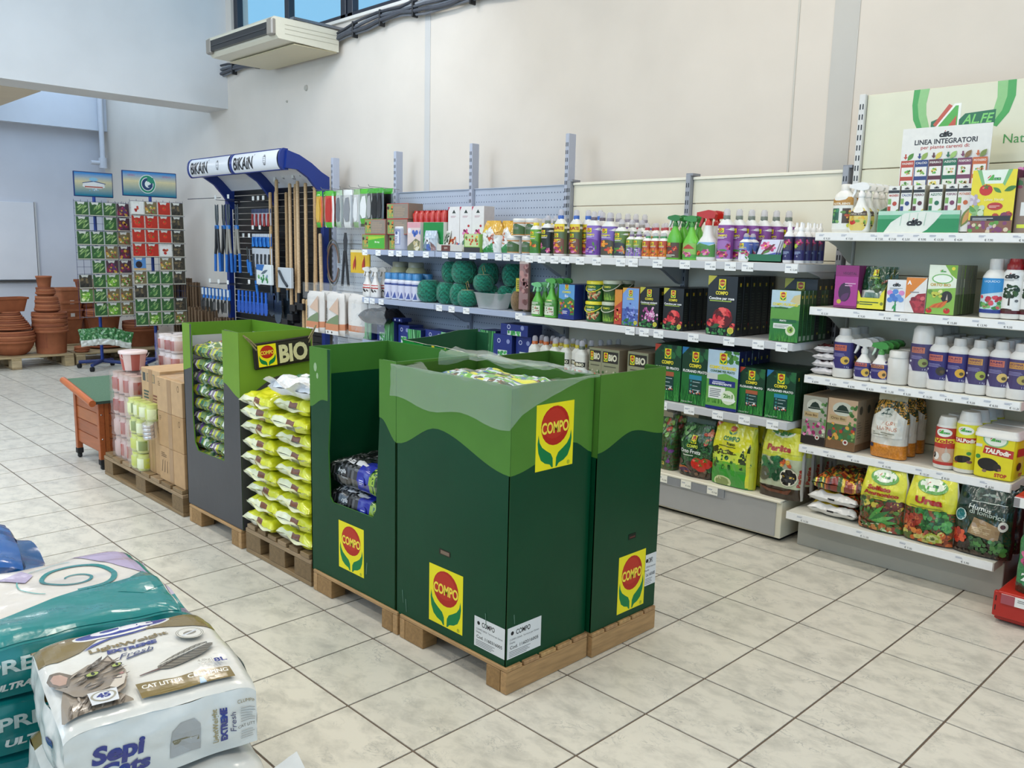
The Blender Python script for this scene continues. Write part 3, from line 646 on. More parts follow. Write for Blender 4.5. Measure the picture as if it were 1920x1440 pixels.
# bin behind, its aisle side torn low so that the emblem is cut
t = thing('display_bin', 'dark green bin behind the cut-out bin, torn edge cutting its emblem', 'display bin')
x0, x1, y0, y1 = 0.50, 0.94, 0.99, 1.50
ed = [(0, 1.064), (0.08, 1.062), (0.16, 1.058), (0.22, 1.059), (0.30, 1.056), (0.38, 1.052), (0.44, 1.046), (y1-y0, 1.038)]
fa = Art(); fa.rect(0, 0.80, y1-y0, 1.08, '#125a2a'); fa.poly([(0, 0.9), (0, 1.08), (0.16, 1.08), (0.08, 0.96)], '#1f8a34'); fa.rect(0.20, 0.80, 0.38, 1.08, '#e3c92a'); fa.disc(0.252, 1.065, 0.036, 0.045, '#157a34', 16); fa.disc(0.327, 1.06, 0.036, 0.045, '#157a34', 16); fa.rect(0.287, 0.9, 0.292, 1.08, '#d8c92a'); fa.rect(0.38, 0.80, y1-y0, 1.08, '#0f3a24')
fr4 = frame((x0, y1, 0), (0, -1, 0), (0, 0, 1)); mb = MB(); mb.prism([(0, 0.095), (y1-y0, 0.095)]+ed[::-1], fr4, 0.006, DG, 'display_card', side='#d5d8c4')
for (xa, za), (xb, zb) in zip(ed, ed[1:]):
    b_ = Art(); b_.p = [(hull_clip(p_q, xa, 0.8, xb, min(za, zb)) if convex(p_q) else p_q, c_q, k_q) for p_q, c_q, k_q in fa.p]; b_.p = [q for q in b_.p if len(q[0]) >= 3]
    b_.put(mb, fr4, 'display_card', clip=(xa, 0.8, xb, min(za, zb)-0.001))
mb.build('side_panel', t)
panel(t, 'back_panel', (x1, y1, 0), (-1, 0, 0), x1-x0, 0.095, 1.05, 1, DG, '#1d5236', None, [(0, 0.095), (x1-x0, 0.095), (x1-x0, 1.064), (0.28, 1.070), (0.12, 1.090), (0.0, 1.090)], None, '#214f34')
panel(t, 'side_panel', (x1, 1.42, 0), (0, 1, 0), 0.08, 0.095, 1.078, 1, DG, '#1d5236', None, None, None, '#275a3c')
panel(t, 'front_panel', (x0, y0, 0), (1, 0, 0), x1-x0, 0.095, 0.93, 1, DG, '#1d5236', None, None, None, '#275a3c')
# grey and green bin with the hanging sign
GY, LG2 = '#48484b', '#6f9430'
t = thing('display_bin', 'grey and lime green dump bin full of small bags with hanging sign', 'display bin')
W_ = 0.61; H = 1.053
hole = [(0, 0.095), (W_, 0.095), (W_, H), (W_-0.145, H+0.004), (W_-0.165, 0.74), (W_-0.180, 0.405), (0.14, 0.402), (0.105, 0.44), (0.088, 0.60), (0.098, 0.80), (0.105, H), (0, H)]
bin4(t, 0.09, 0.48, 2.215, 2.825, 0.095, H, pw([(0, 0.81), (0.1, 0.83), (0.44, 0.80), (0.61, 0.742)]), pw([(0, 0.742), (0.215, 0.835), (0.39, 0.79)]), '#5f8c2a', GY, LG2, hole=hole, hx=((0, 0.088), (W_-0.165, W_)))
mb = MB(); mb.box(0.473, 0.4735, 2.23, 2.81, 0.1, 0.99, '#b9bcc0', 'display_card'); mb.box(0.10, 0.472, 2.8185, 2.819, 0.1, 0.985, '#b9bcc0', 'display_card'); mb.build('inner_lining', t)
t = thing('hanging_sign', 'black framed sign with emblem and BIO tied on the grey bin', 'sign', (0.31, 2.205, 0.948))
mb = MB(); mb.box(-0.155, 0.155, -0.012, 0, -0.063, 0.063, '#2c2a26', 'display_card', 0.004); mb.box(-0.143, 0.143, -0.015, -0.011, -0.052, 0.052, '#34322c', 'display_card', 0.002)
a = Art(); a.compo(-0.088, 0, 0.096, 0.104); a.text('BIO', 0.052, -0.002, 0.082, '#d3cfa8', w=0.155, bold=0.045)
a.blobs(-0.02, -0.04, 0.13, 0.04, ['#34322c'], 26, 0.0008, 0.002, 4)
a.put(mb, frame((0, -0.015, 0), (1, 0, 0), (0, 0, 1)), 'display_card'); o = mb.build('board', t)
for x, s_ in ((-0.14, -1), (0.14, 1)):
    for dz in (0, 0.02): mb = MB(); mb.tube([(x, -0.014, 0.03+dz), (x+s_*0.03, -0.012, 0.075+dz*0.5), (x+s_*0.055, -0.004, 0.108)], 0.0035, '#8b7f55', 'twine', 6); mb.build('cord', t)
t.rotation_euler = (0, math.radians(-4.5), 0)

# ---------------- film over the near bin
def film(t):
    rd = random.Random(11)
    X0, X1, Y0, Y1 = 0.078, 0.502, 0.383, 1.008
    # path round the rim: back-left corner -> near corner -> right corner
    path = [(0.2, Y1), (X0, Y1)]+[(X0, Y1-(Y1-Y0)*i/16) for i in range(1, 17)]+[(X0+(X1-X0)*i/12, Y0) for i in range(1, 13)]
    n = len(path)-1; NV = 8
    def low(i):
        if i <= 17: return 0.922+0.03*(i/17)*0+0.012*math.sin(i*0.7)-0.012*(i/17)
        t_ = (i-17)/12; return 0.925+0.115*min(1, t_*1.25)**0.7
    def P(i, j):
        x, y = path[i]; top = 1.047; f = j/NV
        z = low(i)+(top-low(i))*f; k = noise.noise(Vector((i*0.55, j*0.4, 3.1)))*0.008
        nx, ny = ((-1, 0) if 1 <= i <= 17 else (0, -1)); s_ = 0.004+abs(k)+0.006*(1-f)
        return (x+nx*s_*(1 if i != 17 else 0.7), y+ny*s_ if i >= 17 else y, z)
    mb = MB(); mb.grid(P, n, NV, '#e6ebe6', 'clear_film'); mb.build('outer_skirt', t)
    def Q(i, j):
        x, y = path[i]; f = j/6; cx, cy = 0.30, 0.62
        z = 1.049-0.07*f+0.018*noise.noise(Vector((i*0.6, j*0.8, 7.0)))
        return (x+(cx-x)*f*0.30, y+(cy-y)*f*0.34, z)
    mb = MB(); mb.grid(Q, n, 6, '#e9eeea', 'clear_film'); mb.build('inner_skirt', t)
    # gathered top that stands up at the back and drapes to the right
    def G(i, j):
        u, v = i/18, j/12; x = 0.36+0.14*u-0.10*v*(1-u); y = 0.93-0.50*u
        z = 1.045+0.05*math.sin(PI*v)*(1-u)**1.2+0.03*noise.noise(Vector((u*5, v*5, 1.3)))+0.004
        return (x+0.03*math.sin(v*6+u*4)*(1-u), y+0.05*(v-0.5), max(z, 1.035))
    mb = MB(); mb.grid(G, 18, 12, '#eef2ef', 'clear_film'); mb.build('gathered_top', t)
t = thing('film_cover', 'clear crumpled plastic film draped over the rim of the nearest bin', 'plastic film'); film(t)

# ================================================================= soft bags
def pillow(mb, w_, d, h, colf, nu=18, nv=14, seed=0, ex=0.42, wr=0.006, m='film_bag', seal=0.03, sag=0.0, ears=0.03):
    """bag lying flat: length d along y, width w_ along x, thickness h, bottom at z=0; the seals are at both y ends"""
    S = Vector((seed*3.7, seed*1.3, 0))
    def P(u, v, side):
        e = max(0.0, (1-abs(u)**4))*max(0.0, (1-abs(v)**6.0)); t_ = e**ex
        x = u*w_/2*(1-0.05*(1-v*v)+ears*v**4*0); y = v*d/2*(1-0.04*(1-u*u)*0+ears*u*u*abs(v))
        k = noise.noise(Vector((u*2.2, v*2.8, side*2))+S)*wr*2+noise.noise(Vector((u*6, v*7, side))+S)*wr
        zz = h/2+side*h/2*t_+k*(0.35+t_)*(1 if side > 0 else 0.25)
        return (x+noise.noise(Vector((v*3, side, 5))+S)*wr*0.8, y+noise.noise(Vector((u*3, side, 9))+S)*wr*1.2, max(zz, 0.0) if side < 0 else zz)
    def par(i, n): s_ = -1+2*i/n; return math.copysign(abs(s_)**0.72, s_)
    for side in (1, -1):
        mb.grid(lambda i, j: P(par(i, nu), par(j, nv), side), nu, nv, lambda i, j: colf(par(i+0.5, nu), par(j+0.5, nv), side), m, flip=(side < 0))
    return P
def pnoise(u, v, s_): return noise.noise(Vector((u, v, s_)))
# yellow bags: the seal end faces the aisle
YB = []
for sd in (1, 2, 3, 4):
    def colA(u, v, s_, sd=sd):
        if v < -0.985: return '#dedfb0'
        if s_ > 0 and v < -0.94 and u < -.1: return '#e6e7c4'
        if v < -0.5 and s_ < 0 and -0.2 < u < 0.32: return ('#6e4632', '#40464a', '#96602f', '#57493f')[int(abs(pnoise(u*3.1, v*8, sd))*12) % 4]
        if s_ < 0 and v < -0.5: return '#e4e4cf' if u < -.2 else '#d6d92a'
        if s_ > 0 and v < -.975: return '#7a4a34' if -.12 < u < .3 else '#e4e4cf' if u < -.12 else '#d6d92a'
        return '#d8d92a' if pnoise(u*2, v*3, sd) < 0.3 else '#c8cb26'
    mb = MB(); pillow(mb, 0.285, 0.40, 0.0735, colA, 26, 34, sd, 0.33, 0.006, seal=0)
    mb2 = MB(); n = 16
    mb2.grid(lambda i, j: ((-0.142+0.284*i/n), -0.197-0.007*j, 0.034+0.006*math.sin(i*0.8+sd*2)-0.006*j*math.cos(i*0.4+sd)), n, 2, '#e6e6c0', 'film_bag')
    YB.append((mb.mesh('film'), mb2.mesh('seal')))
ORD = ['bottom one', 'second from bottom', 'third from bottom', 'fourth from bottom', 'fifth from bottom', 'fourth from top', 'third from top', 'second from top', 'topmost yellow one']
rd = random.Random(8)
for colm, (yc, z0, nm) in enumerate(((2.03, 0.144, 'left'), (1.75, 0.144, 'right'))):
    for k in range(9):
        t = thing('soil_bag', 'yellow bag in %s stack by the cut-out bin, %s' % (nm, ORD[k]), 'bag', (0.285+rd.uniform(-.012, .012), yc+rd.uniform(-.012, .012), z0+k*0.0735), -PI/2+rd.uniform(-.05, .05), 'stacked yellow bags')
        A, B = YB[(k*2+colm) % 4]
        for nme, me in (('film', A), ('seal', B)):
            o = bpy.data.objects.new(nme, me); COLL.objects.link(o); o.parent = t
        if k == 8 and colm == 0: t.rotation_euler = (math.radians(5), 0, t.rotation_euler[2])
t = thing('soil_bag', 'white printed bag lying on top of the right yellow stack', 'bag', (0.285, 1.765, 0.144+9*0.0735), -PI/2+0.06)
def colW(u, v, s_):
    n = pnoise(u*3.2, v*4, 5.5)
    if v < -0.55: return '#e6e7ea'
    return '#2f6b3c' if n > 0.18 else '#b8482f' if n > 0.12 else '#dfe3e6' if n > -0.2 else '#c5d2b0'
mb = MB(); pillow(mb, 0.31, 0.41, 0.085, colW, 26, 26, 12, 0.40, 0.012); mb.build('film', t)
mb = MB(); mb.grid(lambda i, j: (-0.15+0.30*i/12, -0.195-0.02*j, 0.05+0.02*math.sin(i*0.7)+0.012*j), 12, 2, '#e9eaee', 'film_bag'); mb.build('seal', t)
# black clay-granule bags in the cut-out bin
def colK(u, v, s_):
    n = pnoise(u*30, v*30, 2)
    if v < -0.35 and abs(u) < 0.9:
        if -0.85 < v < -0.70 and -0.9 < u < 0.1 and n > -0.05: return '#d9dadd'
        if v < -0.5 and 0.0 < u < 0.3: return '#27309a'
        if v < -0.45 and u > 0.3: return '#2c5a37' if n > 0 else '#8fae3a' if n > -0.25 else '#162a1c'
    return '#3c3d40' if n > 0.12 else '#131316' if n > -0.25 else '#5f6064'
for k, (yc, z, lb) in enumerate(((1.29, 0.355, 'lower black bag of clay granules inside the cut-out bin'), (1.30, 0.477, 'upper black bag of clay granules inside the cut-out bin'))):
    t = thing('granule_bag', lb, 'bag', (0.295, yc, z), -PI/2, 'black bags in the bin')
    mb = MB(); P = pillow(mb, 0.50, 0.36, 0.12, colK, 48, 40, 21+k, 0.36, 0.007); mb.build('film', t)
    mb = MB(); a = Art(); a.text('Argilla', -0.10, 0.02, 0.016, '#e7e8ea', bold=0.01); a.text('Argilla Espansa', -0.10, -0.004, 0.011, '#c9ccd0'); a.text('COMPO', 0.15, 0.012, 0.024, '#a8c63c', bold=0.03, w=0.09)
    a.disc(0.04, 0.0, 0.022, 0.022, '#2a35a8'); a.lines(0.025, -0.012, 0.055, 0.012, 3, '#c9ccf0')
    a.put(mb, lambda p, q, d=0.0: Vector((p, -0.183+abs(p)**2*0.10-d-0.0005+abs(q)*0.25, 0.062+q)), 'film_bag', cell=(0.03, 0.03)); mb.build('lettering', t)
for k in range(3):
    t = thing('granule_bag', 'black bag hidden below in the cut-out bin, %s' % ('at the bottom', 'second up', 'third up')[k], 'bag', (0.29, 1.3, 0.095+k*0.085), -PI/2, 'black bags in the bin')
    mb = MB(); pillow(mb, 0.5, 0.37, 0.09, lambda u, v, s_: '#17171a', 10, 8, 30+k); mb.build('film', t)
# small bags filling the grey bin: two columns seen in the cut-out
def colB(u, v, s_, q):
    n = pnoise(u*5+q, v*6, q*3.1)
    if u < 0.05: return ('#6a4a84' if n > 0.2 else '#b8442f' if n > 0.12 else '#d9d6d0' if n > 0.02 else '#4f7040' if n > -0.1 else '#8a8f80' if n > -.24 else '#c4c43a')
    return ('#d4d8cc' if n > 0.2 else '#4a7a5c' if n > 0.0 else '#a8b44a' if n > -0.16 else '#6f8a5c')
BB = []
for q in range(4):
    mb = MB(); pillow(mb, 0.19, 0.35, 0.072, lambda u, v, s_: colB(u, v, s_, q), 18, 22, 40+q, 0.42, 0.007)
    if q % 2:
        a = Art()
        for i in range(5): a.rect(-0.02+i*0.009, -0.014, -0.02+i*0.009+0.005, 0.014, '#24402c')
        a.put(mb, lambda p, r, d=0.0: Vector((p+0.02, -0.176-d, 0.034+r*0.8)), 'film_bag')
    BB.append(mb.mesh('film'))
lev = ['bottom', 'second', 'third', 'fourth', 'fifth', 'sixth', 'seventh', 'eighth', 'ninth', 'tenth', 'eleventh', 'top']
for c_ in range(2):
    for k in range(12):
        t = thing('small_soil_bag', 'glossy green flower-print bag in the grey bin, %s column, %s layer' % (('left', 'right')[c_], lev[k]), 'bag', (0.285, (2.70, 2.51)[c_]+rd.uniform(-.006, .006), 0.125+k*0.0685), -PI/2+rd.uniform(-.04, .04), 'small bags in the grey bin')
        o = bpy.data.objects.new('film', BB[(k+c_*2) % 2+c_*2 if c_ else k % 4]); COLL.objects.link(o); o.parent = t
for k in range(5):
    t = thing('small_soil_bag', 'flower-print bag in the grey bin, hidden inner column, %s layer' % lev[k], 'bag', (0.285, 2.33, 0.100+k*0.16), -PI/2, 'small bags in the grey bin')
    o = bpy.data.objects.new('film', BB[k % 4]); COLL.objects.link(o); o.parent = t; t.scale = (1, 1, 2.2)
# colourful bags under the film of the near bin
for k, (x, y, z, a_, lb) in enumerate(((0.295, 0.68, 0.935, 0.06, 'colourful glossy bag under the film in the nearest bin, top one'), (0.29, 0.70, 0.845, -0.05, 'colourful glossy bag under the film in the nearest bin, lower one'))):
    t = thing('flower_soil_bag', lb, 'bag', (x, y, z), a_, 'bags under the film')
    def colC(u, v, s_, k=k):
        n = pnoise(u*4+k*7, v*4, 8+k); m_ = pnoise(u*9, v*9, 3)
        return '#d8d832' if n > 0.25 else '#3b6f9a' if n > 0.1 else '#6fae4a' if n > -0.05 else '#c9d4d8' if n > -0.2 else '#7b5a3a' if m_ > 0 else '#284a2c'
    mb = MB(); pillow(mb, 0.33, 0.50, 0.088, colC, 40, 44, 61+k, 0.42, 0.006); mb.build('film', t)
for k in range(2):
    t = thing('flower_soil_bag', 'bag filling the lower part of the nearest bin, %s' % ('bottom', 'middle')[k], 'bag', (0.29, 0.7, 0.10+k*0.38), 0, 'bags under the film')
    mb = MB(); pillow(mb, 0.37, 0.56, 0.37, lambda u, v, s_: '#6c8f46', 10, 10, 70+k); mb.build('film', t)
# ================================================================= cardboard boxes and wrapped candles on the far pallet
KR = ('#b9946a', '#b38e63', '#bd9a72')
def carton(label, x, y, z, w_, d, h, seed, art=None, open_=False):
    """x,y = min corner of the footprint; w_ along x, d along y"""
    t = thing('cardboard_box', label, 'box', (x+w_/2, y+d/2, z), 0, 'cardboard boxes on the pallet'); mb = MB()
    mb.box(-w_/2, w_/2, -d/2, d/2, 0, h, KR[seed % 3], 'kraft', 0.003); a = Art(); r = random.Random(seed)
    if art: art(a, d, h)
    else:
        a.disc(d*0.86, h*0.8, 0.012, 0.018, '#6b5236', 10); a.disc(d*0.86, h*0.8, 0.008, 0.013, KR[seed % 3], 10)
        a.lines(0.02, h*0.75, 0.05, h*0.9, 3, '#7d6142', seed)
    a.put(mb, frame((-w_/2, d/2, 0), (0, -1, 0), (0, 0, 1)), 'kraft', clip=(0, 0, d, h))
    b = Art(); b.rect(w_*0.75, h*0.15, w_*0.83, h*0.2, '#4a3a2a'); b.rect(w_*0.1, h*0.1, w_*0.2, h*0.28, '#4a3a2a'); b.put(mb, frame((-w_/2, -d/2, 0), (1, 0, 0), (0, 0, 1)), 'kraft'); mb.build('carton', t); mb = MB(); mb.box(-w_/2-0.0012, -w_/2-0.0004, -0.025, 0.025, 0.002, h-0.002, '#a27e58', 'plastic'); mb.build('tape', t)
    if open_:
        mb = MB(); mb.grid(lambda i, j: (-w_/2+0.01+(w_-0.02)*i/8, -d/2+0.01+(d-0.02)*j/8, h+0.006+0.012*abs(noise.noise(Vector((i*.7, j*.7, seed))))), 8, 8, lambda i, j: ('#e4dcd2', '#d7c8b6', '#c98f7b', '#efeae4')[(i*3+j*5) % 4], 'clear_wrap'); mb.build('wrap_inside', t)
    return t
def scrib(a, d, h):
    for k in range(5): a.poly([(0.03+k*0.035, h*0.25), (0.036+k*0.035, h*0.25), (0.05+k*0.03, h*0.6), (0.045+k*0.03, h*0.6)], '#3c3026')
    a.lines(0.03, h*0.7, 0.1, h*0.85, 3, '#6b5236', 2)
def labelbox(a, d, h):
    a.rect(0.02, h*0.72, 0.06, h*0.9, '#4d4f4a'); a.rect(0.08, h*0.72, 0.19, h*0.9, '#6f6a5c'); a.rect(0.086, h*0.735, 0.184, h*0.885, '#a88b62'); a.lines(0.03, h*0.35, 0.13, h*0.55, 3, '#4f5a4c', 4, 0.6)
    a.lines(0.16, h*0.3, 0.22, h*0.5, 3, '#7d4f3a', 5, 0.6)
# front column of three cartons next to the grey bin
for k, (z, h, lb, ar, op) in enumerate(((0.144, 0.195, 'bottom cardboard box with black scribbles beside the grey bin', scrib, False), (0.340, 0.195, 'middle cardboard box in the stack beside the grey bin', None, False), (0.536, 0.19, 'top open cardboard box with crumpled wrap beside the grey bin', None, True))):
    carton(lb, 0.10, 2.885, z, 0.34, 0.325, h, k, ar, op)
carton('tall cardboard box behind the yellow candle packs, standing on the pallet', 0.12, 3.222, 0.144, 0.36, 0.235, 0.33, 4)
carton('cardboard box with printed labels on top of the tall one', 0.125, 3.225, 0.475, 0.36, 0.26, 0.27, 5, labelbox)
carton('long cardboard box at the back corner of the pallet', 0.50, 2.90, 0.144, 0.34, 0.30, 0.45, 6)
def candle_pack(label, x, y, z, nx, ny, nz, r, h, cw, cl, group, seed=0, gl='#c8a9a0', wrapc='#efe4e2'):
    """block of votive candles in shrink wrap; every jar is a part"""
    t = thing('candle_pack', label, 'candles', (x, y, z), 0, group); rd = random.Random(seed)
    mb = MB(); mb.loft([(0, r*0.82, r*0.82), (h*0.15, r, r), (h*0.72, r, r), (h*0.80, r*0.8, r*0.8), (h*0.98, r*0.86, r*0.86)], 10, lambda i, j: cl if j == 3 else (cw[(i//2) % len(cw)] if j == 1 else gl), 'plastic'); jm = mb.mesh('candle_jar')
    for i in range(nx):
        for j in range(ny):
            for k in range(nz):
                if 0 < i < nx-1 and 0 < j < ny-1: continue
                o = bpy.data.objects.new('candle_jar', jm); COLL.objects.link(o); o.parent = t; o.location = ((i+0.5)*2*r, (j+0.5)*2*r, k*h); o.rotation_euler = (0, 0, rd.uniform(0, 6))
    X, Y, Z = nx*2*r, ny*2*r, nz*h; mb = MB()
    ns, nn = nx*3, ny*3; per = [(X*i/ns, 0) for i in range(ns)]+[(X, Y*i/nn) for i in range(nn)]+[(X-X*i/ns, Y) for i in range(ns)]+[(0, Y-Y*i/nn) for i in range(nn)]
    M_ = nz*4
    def P(i, j):
        px, py = per[i]; f = 0.004+0.008*abs(math.sin(i*PI/3))*-0.6+0.006*noise.noise(Vector((i*1.3, j*1.1, seed))); cx, cy = X/2, Y/2
        dx, dy = px-cx, py-cy; L = math.hypot(dx, dy); pin = -0.010*abs(math.cos(j*PI/4)) if 0 < j < M_ else 0
        return (px+dx/L*(f+pin*0.5), py+dy/L*(f+pin*0.5), Z*j/M_)
    mb.grid(P, len(per), M_, lambda i, j: wrapc, 'clear_wrap', cu=True)
    mb.grid(lambda i, j: (X*i/6, Y*j/6, Z+0.004+0.006*noise.noise(Vector((i, j, seed)))), 6, 6, wrapc, 'clear_wrap'); mb.build('shrink_wrap', t)
    return t
RC = ('#a8584c', '#c9a89e', '#9a4a40', '#c4a59c')
for k in range(4):
    candle_pack('shrink-wrapped pack of red votive candles, front stack, %s' % ('bottom', 'second', 'third', 'top')[k], 0.10, 3.57, 0.144+k*0.134, 3, 4, 1, 0.044, 0.128, RC, '#c2a79b', 'red candle packs', k)
    candle_pack('shrink-wrapped pack of red votive candles, rear stack behind first, %s' % ('bottom', 'second', 'third', 'top')[k], 0.40, 3.58, 0.144+k*0.134, 3, 4, 1, 0.044, 0.128, RC, '#c2a79b', 'red candle packs', k+9)
YC = ('#c9cf4a', '#e6e9b0', '#7f8f3a', '#e9ecc4')
for k in range(3):
    candle_pack('shrink-wrapped pack of yellow candles at the pallet edge, %s' % ('bottom', 'middle', 'second from top')[k], 0.095-0.03, 3.40, 0.144+k*0.105, 1, 2, 1, 0.043, 0.10, YC, '#d5db70', 'yellow candle packs', k+20, '#cdd07a', '#f0f2d8')
candle_pack('wide yellow candle pack on top of the yellow stack', 0.06, 3.24, 0.46, 1, 4, 1, 0.043, 0.10, YC, '#d5db70', 'yellow candle packs', 25, '#cdd07a', '#f0f2d8')
for k in range(2):
    candle_pack('red candle pack on the rear candle stack beside the bucket, %s' % ('lower', 'upper')[k], 0.36, 3.58, 0.683+k*0.107, 3, 3, 1, 0.045, 0.105, RC, '#e6dcd8', 'red candle packs on the rear stack', k+30, '#d9cdca')
carton('cardboard box behind the printed-label box, mostly hidden', 0.50, 3.225, 0.144, 0.34, 0.33, 0.45, 8)
t = thing('candle_sleeve', 'torn clear sleeve of white candle tins hanging beside the boxes', 'candles', (0.06, 3.235, 0.375))
mb = MB()
for k in range(4): 
    q = MB(); q.loft([(0, 0.03, 0.03), (0.016, 0.032, 0.032), (0.018, 0.028, 0.028)], 12, '#d9d4d2', 'steel'); o = q.build('tin', t, (0, 0.004*k, k*0.022)); o.rotation_euler = (0.1*k, -0.15, 0)
mb.grid(lambda i, j: ((0.038+0.004*math.sin(i*2+j))*math.cos(2*PI*i/12), (0.038+0.004*math.sin(i*3+j))*math.sin(2*PI*i/12), j*0.016-0.005), 12, 6, '#eee8e6', 'clear_wrap', cu=True); mb.build('sleeve', t)
t = thing('candle_bucket', 'small clear bucket of red candles on top of the candle packs', 'bucket', (0.205, 3.81, 0.684))
mb = MB(); mb.loft([(0, 0.062, 0.062), (0.10, 0.078, 0.078)], 18, lambda i, j: ('#b24a40', '#dcc0b8', '#a8584e', '#d4a9a0')[(i//2) % 4], 'plastic'); mb.build('tub', t)
mb = MB(); mb.loft([(0.10, 0.083, 0.083), (0.116, 0.083, 0.083), (0.118, 0.06, 0.06)], 18, '#e0cbc6', 'plastic'); mb.build('lid', t)
mb = MB(); mb.tube([(0.085*math.cos(a), 0.085*math.sin(a)*0.2-0.03, 0.10-0.05*math.sin(a)) for a in [PI*i/10 for i in range(11)]], 0.002, '#e9e2df', 'plastic', 6); mb.build('handle', t)

# ================================================================= pet hutch with green felt roof
t = thing('pet_hutch', 'orange stained wooden hutch with green felt lid beyond the pallet', 'pet hutch', (0.38, 4.36, 0))
OW = ('#a6592e', '#9c5129', '#ad6233')
HX, HY = 0.27, 0.215
def hp(name, x0, x1, y0, y1, z0, z1, c, m='oiled_wood'):
    mb = MB(); mb.box(x0, x1, y0, y1, z0, z1, c, m, 0.003); return mb.build(name, t)
for sx in (-1, 1):
    for sy in (-1, 1):
        l = hp('leg', sx*HX-0.018, sx*HX+0.018, sy*HY-0.018, sy*HY+0.018, 0.055 if sx < 0 else 0.055, 0.45, OW[0]); mb = MB(); mb.box(sx*HX-0.02, sx*HX+0.02, sy*HY-0.02, sy*HY+0.02, 0.03, 0.07, '#1c1b1b', 'rubber', 0.004); mb.box(sx*HX-0.012, sx*HX+0.012, sy*HY-0.016, sy*HY+0.016, 0.0, 0.035, '#141414', 'rubber', 0.006); mb.build('caster', l)
for k in range(4):
    z = 0.115+k*0.083
    hp('plank', -HX-0.008, -HX+0.006, -HY+0.018, HY-0.018, z, z+0.08, OW[k % 3]); hp('plank', -HX+0.018, HX-0.018, -HY-0.008, -HY+0.006, z, z+0.08, OW[(k+1) % 3]); hp('plank', HX-0.006, HX+0.008, -HY+0.018, HY-0.018, z, z+0.08, OW[(k+1) % 3]); hp('plank', -HX+0.018, HX-0.018, HY-0.006, HY+0.008, z, z+0.08, OW[k % 3])
hp('frame_rail', -HX+0.02, -HX+0.05, -HY-0.012, -HY, 0.115, 0.44, OW[2]); hp('floor_panel', -HX, HX, -HY, HY, 0.105, 0.115, OW[1])
mb = MB()
zt = lambda x, y: 0.515+0.20*(y)*0.5
fr = [(-HX-0.06, -HY-0.05), (HX+0.05, -HY-0.05), (HX+0.05, HY+0.05), (-HX-0.06, HY+0.05)]
zz = [0.455, 0.455, 0.535, 0.535]
mb.face([(x, y, z) for (x, y), z in zip(fr, zz)], '#54705a', 'felt'); mb.face([(x, y, z-0.018) for (x, y), z in reversed(list(zip(fr, zz)))], OW[1], 'oiled_wood')
for i in range(4):
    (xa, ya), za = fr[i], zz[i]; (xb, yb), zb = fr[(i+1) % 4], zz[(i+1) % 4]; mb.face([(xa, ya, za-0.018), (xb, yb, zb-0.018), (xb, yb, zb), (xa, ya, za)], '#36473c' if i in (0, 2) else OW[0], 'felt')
mb.build('lid', t)
mb = MB(); mb.tube([(-HX-0.062, -HY-0.055, 0.445), (-HX-0.062, HY+0.055, 0.528)], 0.022, '#b8612f', 'oiled_wood', 10); mb.build('edge_moulding', t)
mb = MB(); mb.tube([(HX+0.05, -HY-0.055, 0.445), (HX+0.05, HY+0.055, 0.528)], 0.02, '#b8612f', 'oiled_wood', 10); mb.build('edge_moulding', t)
for z in (0.2, 0.36): mb = MB(); mb.loft([(0, 0.006, 0.006), (0.003, 0.004, 0.004)], 8, '#c9c4bb', 'steel'); o = mb.build('screw', t); o.location = (-HX+0.001, -HY-0.018, z); o.rotation_euler = (PI/2, 0, 0)

# ================================================================= terracotta pots
TC = ('#a35f3c', '#95522f', '#ad6a45', '#8d4d30')
def pot_mesh(r0, r1, h, rim, col, n=28, prof=None):
    mb = MB(); s_ = prof or [(0, r0, r0), (h-rim, r1*0.93, r1*0.93)]
    out = list(s_)+[(h-rim+0.001, r1, r1), (h, r1, r1), (h, r1-0.012, r1-0.012), (h-rim, r1*0.93-0.012, r1*0.93-0.012), (h*0.3, (r0+r1)/2*0.9, (r0+r1)/2*0.9)]
    mb.loft(out, n, col, 'terracotta'); return mb
def nest(x, y, z, r0, r1, h, rim, n, pitch, lb, shrink=0.0, grp=None, prof=None, tilt=0.0):
    rd = random.Random(int(x*991)); first = None; me = {}
    for k in range(n):
        rr = r1-shrink*k; col = TC[k % 4]
        mb = pot_mesh(r0*(rr/r1), rr, h, rim, col, prof=[(q[0], q[1]*rr/r1, q[2]*rr/r1) for q in prof] if prof else None)
        ordn = 'bottom one' if k == 0 else ('top one' if k == n-1 else ('second', 'third', 'fourth', 'fifth', 'sixth', 'seventh', 'eighth', 'ninth', 'tenth')[k-1]+' up')
        o = mono(mb, 'terracotta_pot', lb+', '+ordn, 'plant pot', (x+rd.uniform(-.005, .005)+k*tilt, y+rd.uniform(-.004, .004), z+k*pitch), rd.uniform(0, 3), grp or 'nested terracotta pots')
nest(1.33, 9.28, 0.144, 0.155, 0.185, 0.27, 0.03, 10, 0.0225, 'large ribbed terracotta pot in the tallest round stack', 0.0, 'large pots, tallest stack')
nest(1.315, 9.28, 0.144+0.27+9*0.0225, 0.11, 0.135, 0.045+0.0, 0.03, 7, 0.023, 'mid-sized terracotta pot nested above the large ones', 0.003, 'mid-sized pots, tallest stack')
nest(1.305, 9.28, 0.144+0.27+9*0.0225+0.045+6*0.023, 0.08, 0.105, 0.045, 0.02, 4, 0.018, 'small terracotta pot near the top of the tallest stack', 0.003, 'small pots, tallest stack')
nest(1.295, 9.28, 0.144+0.27+9*0.0225+0.045+6*0.023+0.045+3*0.018, 0.065, 0.085, 0.13, 0.02, 1, 0.02, 'smallest terracotta pot crowning the tallest stack', 0.0)

